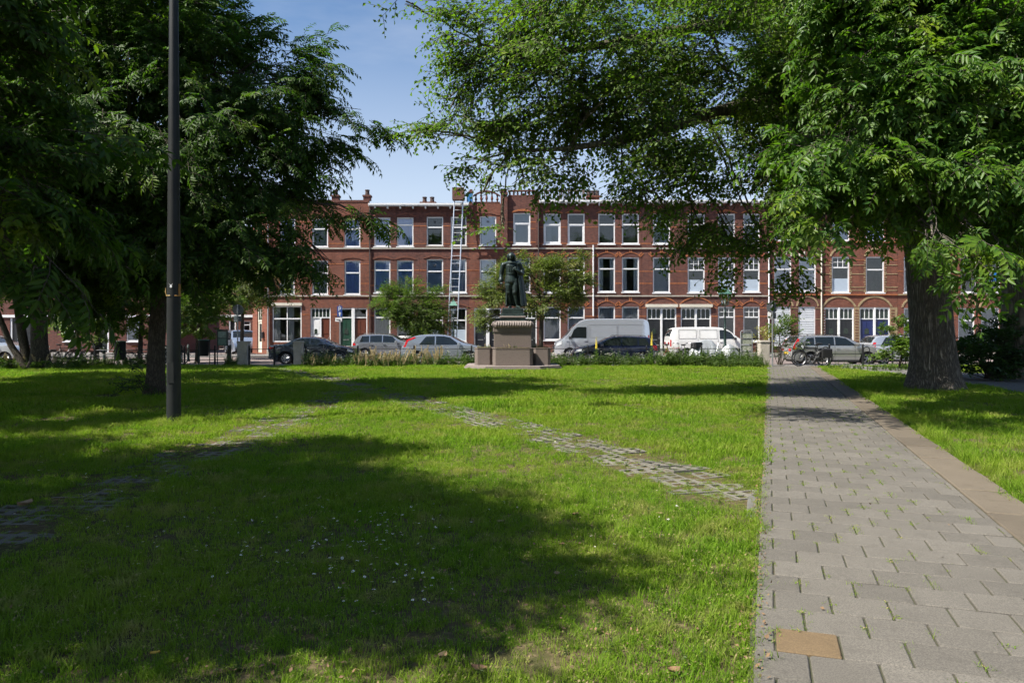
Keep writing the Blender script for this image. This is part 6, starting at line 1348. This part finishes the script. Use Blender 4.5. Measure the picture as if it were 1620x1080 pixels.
part('carved_leaf', lf, GRANL, o, True)
part('bronze_step', MB().box(-.54, .54, -.54, .54, 2.05, 2.30, .02).box(-.50, .50, -.50, .50, 2.302, 2.36, .015), BRONZE, S); part('stone_step', MB().box(-.565, .565, -.565, .565, 2.2, 2.262, .012), GRANL, S)
part('bronze_plinth', MB().box(-.46, .46, -.46, .46, 2.362, 2.60, .03), BRONZE, S)
def capsule(mb, pts, rad, n=12, sy=1.0):
    """closed tapered tube with rounded ends"""
    pts = [Vector(p) for p in pts]; d0, d1 = (pts[0] - pts[1]).normalized(), (pts[-1] - pts[-2]).normalized()
    P_ = [pts[0] + d0 * rad[0] * .95, pts[0] + d0 * rad[0] * .6] + pts + [pts[-1] + d1 * rad[-1] * .6, pts[-1] + d1 * rad[-1] * .95]; R_ = [rad[0] * .25, rad[0] * .8] + list(rad) + [rad[-1] * .8, rad[-1] * .25]
    mb.tube(P_, R_, n)
fig = MB(); z0 = 2.60
def C(pts, rad, n=12): capsule(fig, [(x, y, z + z0) for x, y, z in pts], rad, n)
# legs in hose and boots, his right leg (viewer's left) carrying the weight
C([(-.10, 0, 1.25), (-.15, -.02, .98), (-.155, -.04, .70)], [.15, .145, .095]); C([(-.155, -.04, .70), (-.13, .0, .48), (-.085, .02, .14)], [.085, .088, .052]); C([(-.085, .02, .06), (-.12, -.14, .05), (-.14, -.27, .035)], [.062, .058, .038])
C([(.08, 0, 1.25), (.10, -.05, .98), (.085, -.11, .70)], [.15, .14, .092]); C([(.085, -.11, .70), (.12, -.07, .48), (.17, -.03, .14)], [.083, .086, .050]); C([(.17, -.03, .06), (.22, -.17, .05), (.26, -.28, .035)], [.06, .056, .036])
C([(-.155, -.04, .70), (-.15, -.03, .64)], [.105, .10]); C([(.085, -.11, .70), (.09, -.1, .64)], [.103, .098])
# doublet: hips, belly, chest, flared skirt
fig.lathe([(.2, 1.06), (.95, 1.08), (1.14, 1.13), (1.10, 1.22), (1.02, 1.34), (.90, 1.48), (.92, 1.58), (1.0, 1.72), (1.03, 1.84), (.9, 1.94), (.5, 2.0), (.2, 2.02)], 22, (-.055, -.005, z0), 'z', .215, .165)
for (x_, w_) in ((-.12, .012), (-.05, .016), (.02, .012)): C([(x_, -.15, 1.88), (x_ * 1.1, -.165, 1.66), (x_, -.145, 1.5)], [w_] * 3, 6)
for k in range(9): a_ = 2 * pi * k / 9; C([(-.055 + .19 * cos(a_), .15 * sin(a_), 1.44), (-.055 + .235 * cos(a_), .185 * sin(a_), 1.14)], [.012, .022], 6)
C([(-.34, .0, 1.90), (-.05, .01, 1.98), (.24, .0, 1.93)], [.10, .115, .11])
C([(-.045, .0, 1.98), (-.05, -.02, 2.12)], [.075, .075])
# viewer's left arm hangs, gauntlet cuff and hand holding gloves
C([(-.35, .0, 1.88), (-.40, .03, 1.66), (-.43, .03, 1.46)], [.098, .092, .08]); C([(-.43, .03, 1.46), (-.435, -.03, 1.24)], [.08, .068]); C([(-.435, -.03, 1.27), (-.437, -.04, 1.20)], [.088, .092]); C([(-.435, -.05, 1.17), (-.43, -.07, 1.08)], [.055, .05], 8)
for k in range(4): C([(-.455 + k * .004, -.115 + k * .03, 1.09), (-.448, -.13 + k * .03, 1.01), (-.43, -.125 + k * .03, .95 + .01 * abs(k - 1.5))], [.018, .016, .013], 6)
C([(-.42, -.11, 1.13), (-.385, -.15, 1.07), (-.38, -.15, 1.02)], [.018, .017, .014], 6)
# other arm bent, hand at the breast gathering the cloak
C([(.25, .0, 1.90), (.34, .04, 1.68), (.36, -.02, 1.50)], [.10, .095, .085]); C([(.36, -.02, 1.50), (.27, -.19, 1.54), (.15, -.25, 1.63)], [.085, .072, .058]); C([(.14, -.255, 1.64), (.075, -.255, 1.69)], [.055, .047], 8)
for k in range(4): C([(.075, -.285 + k * .004, 1.735 - k * .028), (.02, -.275, 1.725 - k * .028), (-.01, -.24, 1.70 - k * .026)], [.018, .016, .013], 6)
C([(.12, -.28, 1.69), (.10, -.275, 1.76), (.075, -.26, 1.79)], [.018, .016, .013], 6)
# head, slightly bowed and turned
HC = Vector((-.055, -.055, 2.235 + z0)); Rh = Matrix.Translation(HC) @ Matrix.Rotation(radians(-14), 4, 'Z') @ Matrix.Rotation(radians(12), 4, 'X')
hd = MB(); hd.lathe([(.01, .155), (.07, .145), (.112, .095), (.122, .03), (.118, -.03), (.098, -.09), (.065, -.135), (.01, -.15)], 20, (0, 0, 0), 'z', .92, 1.08)
hd.tube([(0, -.115, .03), (0, -.145, -.015), (0, -.155, -.038), (0, -.12, -.05)], [.014, .018, .024, .015], 8)          # nose
hd.tube([(-.055, -.105, .045), (0, -.128, .05), (.055, -.105, .045)], [.014, .018, .014], 6)                              # brow
hd.tube([(-.034, -.112, -.078), (0, -.128, -.075), (.034, -.112, -.078)], [.008, .012, .008], 6); hd.tube([(-.03, -.112, -.092), (0, -.126, -.094), (.03, -.112, -.092)], [.008, .012, .008], 6); hd.tube([(-.045, -.12, -.066), (0, -.138, -.06), (.045, -.12, -.066)], .008, 5)
hd.lathe([(.01, -.03), (.035, 0), (.01, .03)], 8, (0, -.098, -.125)); 
for s in (-1, 1): hd.lathe([(.002, -.016), (.016, 0), (.002, .016)], 8, (s * .043, -.112, .022)); hd.tube([(s * .113, 0, .03), (s * .122, .01, 0), (s * .113, 0, -.03)], [.012, .018, .01], 6)
hd.xf(Rh); fig.add(hd.v, hd.f)
fig.xf(Matrix.Translation((0, 0, z0)) @ Matrix.Diagonal((1.16, 1.16, 1.0, 1)) @ Matrix.Translation((0, 0, -z0)))
figure = part('figure', fig, BRONZE, S, True); rm_ = figure.modifiers.new('skin', 'REMESH'); rm_.mode = 'VOXEL'; rm_.voxel_size = .014; rm_.use_smooth_shade = True; sm_ = figure.modifiers.new('smooth', 'SMOOTH'); sm_.iterations = 2; sm_.factor = .4
hr = MB()
for i in range(15):                                     # long wavy hair
    a = radians(-20 + 220 * i / 14); r_ = .125
    pts_ = [Vector((.05 * cos(a), .05 * sin(a) + .01, .15)), Vector((r_ * cos(a), r_ * sin(a) + .02, .07)), Vector((r_ * 1.12 * cos(a), r_ * 1.1 * sin(a) + .02, -.05)), Vector((r_ * 1.12 * cos(a + .1), r_ * 1.1 * sin(a) + .02, -.13)), Vector((r_ * 1.05 * cos(a), r_ * 1.05 * sin(a) + .03, -.19))]
    capsule(hr, pts_, [.03, .036, .038, .036, .02], 8)
hr.lathe([(.01, .175), (.08, .16), (.125, .10), (.13, .04)], 18, (0, .02, 0), 'z', .95, 1.05); hr.xf(Rh); hr.xf(Matrix.Diagonal((1.16, 1.16, 1.0, 1)))
o = part('hair', hr, BRONZE, S, True); m_ = o.modifiers.new('skin', 'REMESH'); m_.mode = 'VOXEL'; m_.voxel_size = .014; m_.use_smooth_shade = True
col_ = MB(); col_.lathe([(.10, .10), (.16, .06), (.235, -.02), (.225, -.04)], 20, (-.05, -.005, 1.99 + z0), 'z', 1.16, .93); part('collar', col_, BRONZE, S, True)
part('belt', MB().lathe([(.198, -.03), (.205, 0), (.198, .03)], 20, (-.055, -.01, 1.50 + z0), 'z', 1.2, 1.0), BRONZE, S, True)
# cloak: sheet hung from the shoulders, behind him and down over his left side, with folds and thickness
nu, nv = 46, 22; V = []
for j in range(nv + 1):
    q = j / nv; z = 1.99 - 1.90 * q
    for i in range(nu + 1):
        p = i / nu; a = radians(205 - 268 * p)                    # from behind his right shoulder round the back to his left front
        rx = .30 + .10 * q + .03 * sin(3 * a); ry = .20 + .12 * q; fold = .022 * (q ** .6) * sin(p * 46) + .016 * q * sin(p * 21 + 1)
        cx = .03 + .09 * q
        if p < .22: rx *= .95
        top = 1.0 - .25 * (1 - q) ** 3
        V.append((1.18 * (cx + (rx * top + fold) * cos(a)), .02 + 1.12 * (ry * top + fold) * sin(a), z + z0 + .03 * sin(a)))
mb = MB(); mb.add(V, [(j * (nu + 1) + i, j * (nu + 1) + i + 1, (j + 1) * (nu + 1) + i + 1, (j + 1) * (nu + 1) + i) for j in range(nv) for i in range(nu)])
o = part('cloak', mb, BRONZE, S, True, angle=80); so = o.modifiers.new('thickness', 'SOLIDIFY'); so.thickness = .03

# ------------------------------------------------------------------ street furniture
IRON = mat('black_iron', (.014, .015, .016), .5, .3, var=.3); GALV = mat('galvanised', (.36, .37, .38), .45, .7, var=.2, dirt=.3); DGREEN = mat('dark_green_paint', (.012, .03, .025), .45)
POLE = mat('pole_paint', (.014, .016, .015), .55, 0, scale=3, col2=(.007, .009, .009), spec=.3, dirt=.5)
b = G(275, 670); t = thing('lamp_pole', 'tall dark lamp pole with a white sticker on the shaded lawn', 'lamp pole', b)
part('pole', MB().lathe([(.118, 0), (.116, .3), (.112, 1.9), (.108, 2.6), (.06, 9.2), (.05, 9.4)], 24), POLE, t, True)
part('lamp_head', MB().tube([(0, 0, 9.3), (.1, 0, 9.7), (.7, 0, 9.9)], [.05, .045, .04], 10).box(.6, 1.3, -.14, .14, 9.82, 9.98, .03), POLE, t)
part('service_door', MB().box(-.05, .05, -.122, -.112, .7, 1.05), POLE, t)
zz = GZ(452, b.y); part('sticker', MB().lathe([(.001, -.001), (.02, 0), (.02, .001)], 12, (.0, -.113, zz - .02), 'y').poly([(-.035, -.1135, zz + .035), (-.012, -.1135, zz + .012), (.012, -.1135, zz + .012), (.035, -.1135, zz + .035), (.01, -.1135, zz - .002), (-.01, -.1135, zz - .002)]), WHITE, t)
zz = GZ(468, b.y); part('tape', MB().torus((0, 0, zz), .116, .008, 24, 5, 'z', radians(150), radians(265)).tube([(-.112, -.02, zz), (-.135, -.02, zz + .06), (-.125, -.02, zz + .14)], [.006, .01, .004], 5), mat('yellow_tape', (.45, .30, .10), .6), t)
part('tape', MB().torus((0, 0, zz), .117, .009, 16, 5, 'z', radians(-60), radians(20)).box(.10, .135, -.05, -.04, zz, zz + .2), mat('rust_tape', (.33, .17, .04), .7), t)
# stone pillars
def pillar(label, p0, p1, Y, h, m=STONE):
    x0, w = GX(p0, Y), GX(p1, Y) - GX(p0, Y); t = thing('stone_pillar', label, 'pillar', (x0 + w / 2, Y, 0), 0, 'park entrance pillars')
    part('lower_block', MB().box(-w / 2, w / 2, 0, w, -.05, h * .5, .012), m, t); part('upper_block', MB().box(-w / 2, w / 2, 0, w, h * .5 + .004, h - .08, .012), m, t); part('cap', MB().box(-w / 2 - .025, w / 2 + .025, -.025, w + .025, h - .078, h, .02), m, t)
pillar('square stone pillar in front of the slate saloon', 464, 477, 35.6, 1.15); pillar('square sandstone pillar by the round road sign', 1203, 1218, 35.2, 1.18); pillar('stone pillar in shade beside the left railing gap', 375, 391, 35.4, 1.15)
# railings
def railing(label, pxs, Y, rails=(.42, .78), h=.85):
    x0 = GX(pxs[0], Y); t = thing('railing', label, 'railing', (x0, Y, 0), 0, 'low iron railings')
    for px_ in pxs: x = GX(px_, Y) - x0; part('post', MB().box(x - .035, x + .035, -.035, .035, -.05, h, .008).lathe([(.03, 0), (.045, .04), (.03, .08), (.004, .1)], 10, (x, 0, h)), IRON, t)
    for z in rails: part('rail', MB().tube([(0, 0, z), (GX(pxs[-1], Y) - x0, 0, z)], .018, 6), IRON, t)
railing('low black railing left of the slate saloon', (394, 434), 35.6); railing('long low railing in the weeds between the left pillar and the statue', (484, 566, 655, 746), 36.3); railing('low railing in the weeds between statue and right pillar', (800, 845, 930, 1023, 1110, 1198), 36.3)
railing('low railing behind the bins at left', (150, 221, 292, 340, 362), 36.2, (.25, .5, .72))
for i, (px_, lab) in enumerate(((1306, 'black hoop stand beside the bicycle, left of the pair'), (1371, 'black hoop stand right of the pair by the hatchback'))):
    t = thing('bicycle_hoop', lab, 'bike stand', (GX(px_, 35.4), 35.4, 0), 0, 'black hoop stands')
    part('hoop', MB().tube([(-.14, 0, -.05), (-.14, 0, .75)] + [(-.14 + .14 - .14 * cos(a), 0, .75 + .14 * sin(a)) for a in np.linspace(.2, pi - .2, 7)] + [(.14, 0, .75), (.14, 0, -.05)], .022, 8), IRON, t, True); part('crossbar', MB().tube([(-.14, 0, .45), (.14, 0, .45)], .016, 6), IRON, t)
railing('black double railing in front of the silver estate', (1312, 1365, 1412, 1470), 35.8, (.55, .95), .93)
# lanterns
COPPER = mat('copper_green', (.10, .22, .17), .5, .2, var=.4); LGL = glass_mat('lantern_glass', (.8, .85, .85), .12, .02)
def lantern(label, px_, Y, top_py, z=0):
    H = GZ(top_py, Y) - z; t = thing('lantern_post', label, 'street lamp', (GX(px_, Y), Y, z), 0, 'old lantern posts'); k = H / 4.2
    part('post', MB().lathe([(.15, -.05), (.15, .12), (.11, .16), (.10, .9), (.12, .95), (.12, 1.02), (.075, 1.1), (.06, 1.9), (.085, 1.95), (.05, 2.02), (.045, 2.75), (.08, 2.8), (.04, 2.88), (.035, 3.15)], 14).xf(Matrix.Scale(k, 4)), DGREEN, t, True)
    part('ladder_bar', MB().tube([(-.3, 0, 2.72), (.3, 0, 2.72)], .018, 6).lathe([(.01, -.03), (.03, 0), (.01, .03)], 8, (-.3, 0, 2.72)).lathe([(.01, -.03), (.03, 0), (.01, .03)], 8, (.3, 0, 2.72)).xf(Matrix.Scale(k, 4)), DGREEN, t)
    fr = MB(); b4 = [(-.13, -.13), (.13, -.13), (.13, .13), (-.13, .13)]; t4 = [(-.24, -.24), (.24, -.24), (.24, .24), (-.24, .24)]; zl, zh = 3.16, 3.72
    for (a, b_) in zip(b4, t4): fr.tube([(*a, zl), (*b_, zh)], .016, 5)
    for i in range(4): fr.tube([(*b4[i], zl), (*b4[(i + 1) % 4], zl)], .018, 5); fr.tube([(*t4[i], zh), (*t4[(i + 1) % 4], zh)], .02, 5)
    fr.xf(Matrix.Scale(k, 4)); f = part('lantern_frame', fr, DGREEN, t)
    for i in range(4): j = (i + 1) % 4; part('pane', MB().quad((*[c * .97 for c in b4[i]], zl + .01), (*[c * .97 for c in b4[j]], zl + .01), (*[c * .97 for c in t4[j]], zh - .01), (*[c * .97 for c in t4[i]], zh - .01)).xf(Matrix.Scale(k, 4)), LGL, f)
    rf = MB(); rg = [(.29, zh + .015), (.22, zh + .14), (.13, zh + .25), (.10, zh + .30), (.11, zh + .36), (.03, zh + .40)]
    for (r0, z0_), (r1, z1_) in zip(rg[:-1], rg[1:]):
        for q in range(4): M4 = Matrix.Rotation(q * pi / 2, 4, 'Z'); rf.quad(*[M4 @ Vector(v) for v in ((-r0, -r0, z0_), (r0, -r0, z0_), (r1, -r1, z1_), (-r1, -r1, z1_))])
    rf.lathe([(.02, zh + .40), (.04, zh + .44), (.01, zh + .5)], 8); rf.xf(Matrix.Scale(k, 4)); part('lantern_roof', rf, COPPER, t)
    part('bulb', MB().lathe([(.01, 3.2), (.05, 3.3), (.06, 3.42), (.02, 3.52)], 10).xf(Matrix.Scale(k, 4)), mat('bulb_glass', (.8, .8, .78), .3), t, True)
lantern('green lantern post in front of the white van', 1147, 37.6, 451, -.1); lantern('lantern post standing before the ladder lift', 717.5, 47.0, 473, -.1)
# signs
t = thing('parking_sign', 'blue parking sign with white P on a pole before the green door', 'sign', (GX(537.5, 44.6), 44.6, -.1), 0, 'road signs'); SB = mat('sign_blue', (.02, .06, .25), .4)
k = 44.6; zc = lambda py: GZ(py, k) + .1
part('pole', MB().tube([(0, .03, 0), (0, .03, zc(482))], .035, 8), GALV, t); pn = part('panel', MB().box(-.15, .15, -.015, -.0, zc(501), zc(484)), SB, t); part('sub_panel', MB().box(-.26, .13, -.015, 0, zc(508.5), zc(502.5)), WHITE, t)
def letters(txt, size, m, parent, loc):
    c = bpy.data.curves.new('lettering', 'FONT'); c.body = txt; c.size = size; c.align_x = 'CENTER'; c.extrude = .003; tmp = bpy.data.objects.new('lettering', c)
    me = bpy.data.meshes.new_from_object(tmp); o = link('lettering', me, m, parent, loc); o.rotation_euler = (pi / 2, 0, 0); bpy.data.objects.remove(tmp); return o
letters('P', .36, WHITE, pn, (0, -.02, zc(492)))
part('arrow', MB().prism([(-.03, zc(499.5)), (.03, zc(499.5)), (.03, zc(496)), (.09, zc(496)), (0, zc(493.5)), (-.09, zc(496)), (-.03, zc(496))][::-1], -.021, -.0155), WHITE, pn); part('marking', MB().box(-.2, .04, -.02, -.0155, zc(506.2), zc(505)).box(-.06, .1, -.02, -.0155, zc(507.6), zc(506.8)), IRON, pn)
def backsign(label, px_, Y, h, zr, rr, plate):
    t = thing('road_sign', label, 'sign', (GX(px_, Y), Y, 0), 0, 'road signs'); part('pole', MB().tube([(0, 0, -.05), (0, 0, h)], .032, 8).lathe([(.036, 0), (.036, .04), (.01, .05)], 8, (0, 0, h)), GALV, t)
    part('disc', MB().lathe([(rr, 0), (rr, .012), (rr - .015, .016)], 28, (0, .045, zr), 'y'), mat('sign_back', (.13, .14, .15), .5, .4), t)
    part('bracket', MB().box(-.05, .05, .0, .045, zr - .03, zr + .03).box(-.05, .05, .0, .045, zr - plate - .03, zr - plate + .03), GALV, t)
    part('plate', MB().box(-.2, -.04, .046, .055, zr - plate - .16, zr - plate + .14), WHITE, t); part('plate', MB().box(-.02, .18, .046, .055, zr - plate - .15, zr - plate + .12), mat('sign_back', (.13, .14, .15), .5, .4), t)
backsign('grey pole with the back of a round road sign at the path end', 1222, 34.2, GZ(477, 34.2), GZ(486, 34.2), .25, .36); backsign('post with dark round sign left of the corner house', 376, 37.2, GZ(483, 37.2), GZ(490, 37.2), .27, .42)
# bollards, bins, notice board
for (px_, Y, lab) in ((165, 39.6, 'green bollard left of the bin under the sunlit tree'), (263, 40.5, 'first bollard from the lamp pole on its left'), (287, 41.5, 'first bollard right of the lamp pole'), (298, 43.5, 'second bollard right of the lamp pole'), (312, 46, 'bollard just left of the black bin'), (364, 43.0, 'bollard right of the notice board')):
    t = thing('bollard', lab, 'bollard', (GX(px_, Y), Y, -.1), 0, 'bollards along the street'); part('shaft', MB().lathe([(.1, -.03), (.1, .1), (.07, .14), (.065, .75), (.085, .78), (.085, .84), (.06, .87)], 12), DGREEN, t, True); part('cap', MB().lathe([(.06, .872), (.075, .9), (.05, .96), (.01, .98)], 12), DGREEN, t, True)
def bin_(label, px_, Y, w, h0, h1):
    t = thing('litter_bin', label, 'bin', (GX(px_, Y), Y, 0), 0, 'park litter bins'); z0_, z1_ = GZ(h1, Y), GZ(h0, Y)
    part('body', MB().lathe([(w * .42, z0_), (w * .45, z0_ + .05), (w * .5, z1_ - .08), (w * .52, z1_ - .06), (w * .52, z1_ - .02), (w * .4, z1_)], 16), IRON, t, True); part('rim', MB().torus((0, 0, z1_ - .03), w * .52, .02, 20, 6, 'z'), mat('bin_green', (.02, .10, .06), .5), t)
    for s in (-1, 1): part('post', MB().tube([(s * w * .56, 0, -.05), (s * w * .56, 0, z1_)], .022, 8), DGREEN, t)
bin_('black litter bin on two posts left of the notice board', 323, 35.8, .46, 537, 563); bin_('dark litter bin under the sunlit tree at left', 190, 35.6, .46, 539, 569)
t = thing('notice_board', 'small notice board on two posts left of the stone pillar', 'notice board', (GX(352, 35.8), 35.8, 0))
for s in (-1, 1): part('post', MB().tube([(s * .24, 0, -.05), (s * .24, 0, 1.68)], .025, 8), DGREEN, t)
part('frame', MB().box(-.22, .22, -.02, .02, .92, 1.64).tube([(-.24, 0, 1.68), (.24, 0, 1.68)], .025, 8), DGREEN, t); part('sheet', MB().box(-.19, .19, -.028, -.021, 1.30, 1.60), mat('faded_sheet', (.25, .32, .27), .7, scale=9, var=.5), t); part('sheet', MB().box(-.19, .19, -.028, -.021, .96, 1.26), mat('faded_sheet2', (.14, .22, .18), .7, scale=9, var=.5), t)
# tarpaulin over a parked scooter and the wire-backed rack beside it
t = thing('tarpaulin', 'grey tarpaulin tented over something in the weeds before the white van', 'tarpaulin', (GX(1112, 36.7), 36.7, 0)); nu, nv = 34, 16; V = []; rr_ = random.Random(4)
ridge = [(-.8, .35), (-.55, .85), (-.25, 1.12), (.1, 1.22), (.45, 1.18), (.62, .95), (.9, .75), (1.25, 1.02), (1.5, .9), (1.75, .55), (1.95, .1)]
for i in range(nu + 1):
    x = -.8 + 2.75 * i / nu; hz = interp(ridge, x)
    for j in range(nv + 1):
        q = 2 * j / nv - 1; a = abs(q); z = hz * (1 - a ** 1.6 * .94) + .03 * sin(x * 13 + q * 5) * a; y = q * (.28 + .22 * a) + .05 * sin(x * 9) * a; V.append((x, y, max(.02, z)))
mb = MB(); mb.add(V, [(i * (nv + 1) + j, (i + 1) * (nv + 1) + j, (i + 1) * (nv + 1) + j + 1, i * (nv + 1) + j + 1) for i in range(nu) for j in range(nv)]); o = part('cover', mb, mat('grey_tarp', (.30, .32, .34), .35, scale=3, var=.35, bump=.3, bscale=9), t); so = o.modifiers.new('thickness', 'SOLIDIFY'); so.thickness = .006
part('prop_stick', MB().tube([(.35, -.55, 0), (.7, -.2, 1.05)], .02, 6), GALV, t)
t = thing('metal_rack', 'upright metal frame holding pale panels beside the right pillar', 'rack', (GX(1181, 36.2), 36.2, 0), 0)
part('frame', MB().tube([(-.27, 0, -.05), (-.27, 0, 1.58), (-.22, 0, 1.64), (.22, 0, 1.64), (.27, 0, 1.58), (.27, 0, -.05)], .028, 8), GALV, t, True)
for k in range(4): part('panel', MB().box(-.24, .24, .01, .03, .42 + k * .29, .66 + k * .29, 0), mat('algae_panel', (.33, .34, .29), .7, scale=5, var=.45, col2=(.17, .19, .12)), t); part('bar', MB().tube([(-.27, 0, .69 + k * .29), (.27, 0, .69 + k * .29)], .012, 6), GALV, t)
# ladder lift against the house front
t = thing('ladder_lift', 'tall aluminium ladder lift leaning against the brick houses', 'ladder lift', (GX(714, 52.3), 52.3, 0)); ALU = mat('aluminium', (.62, .63, .65), .35, .8, var=.1)
B0, T0 = Vector((0, 0, .05)), Vector((P(727, 292, 54.0) - t.location)); wdt = .64
for s in (-1, 1): part('rail', MB().tube([B0 + Vector((s * wdt / 2, 0, 0)), T0 + Vector((s * wdt / 2 * .95, 0, 0))], .045, 6), ALU, t)
for k in range(22): q = (k + .6) / 22; c = B0.lerp(T0, q); part('rung', MB().tube([c + Vector((-wdt / 2, 0, 0)), c + Vector((wdt / 2, 0, 0))], .022, 5), ALU, t)
c = P(726, 309, 53.9) - Vector(t.location); cr = MB(); cr.box(c.x - .42, c.x + .42, c.y - .75, c.y - .08, c.z - .42, c.z - .36); cr.box(c.x - .42, c.x + .42, c.y - .75, c.y - .72, c.z - .36, c.z + .42); cr.box(c.x - .42, c.x - .39, c.y - .72, c.y - .08, c.z - .36, c.z + .3); cr.box(c.x + .39, c.x + .42, c.y - .72, c.y - .08, c.z - .36, c.z + .3)
part('carriage', cr, mat('rusty_board', (.13, .055, .035), .7, bump=.2), t); part('blue_panel', MB().box(c.x + .55, c.x + .95, c.y + .1, c.y + .16, c.z - .45, c.z + .15), mat('blue_panel', (.05, .22, .5), .5), t)
part('trailer', MB().box(-.6, .6, -.9, .5, .45, .62, .02).tube([(-.7, -.2, .28), (.7, -.2, .28)], .05, 8), IRON, t)
for s in (-1, 1): part('wheel', MB().lathe([(.15, -.08), (.27, -.08), (.28, 0), (.27, .08), (.15, .08)], 18, (0, 0, 0), 'z').xf(Matrix.Translation((s * .72, -.2, .28)) @ Matrix.Rotation(pi / 2, 4, 'Y')), RUB, t, True)
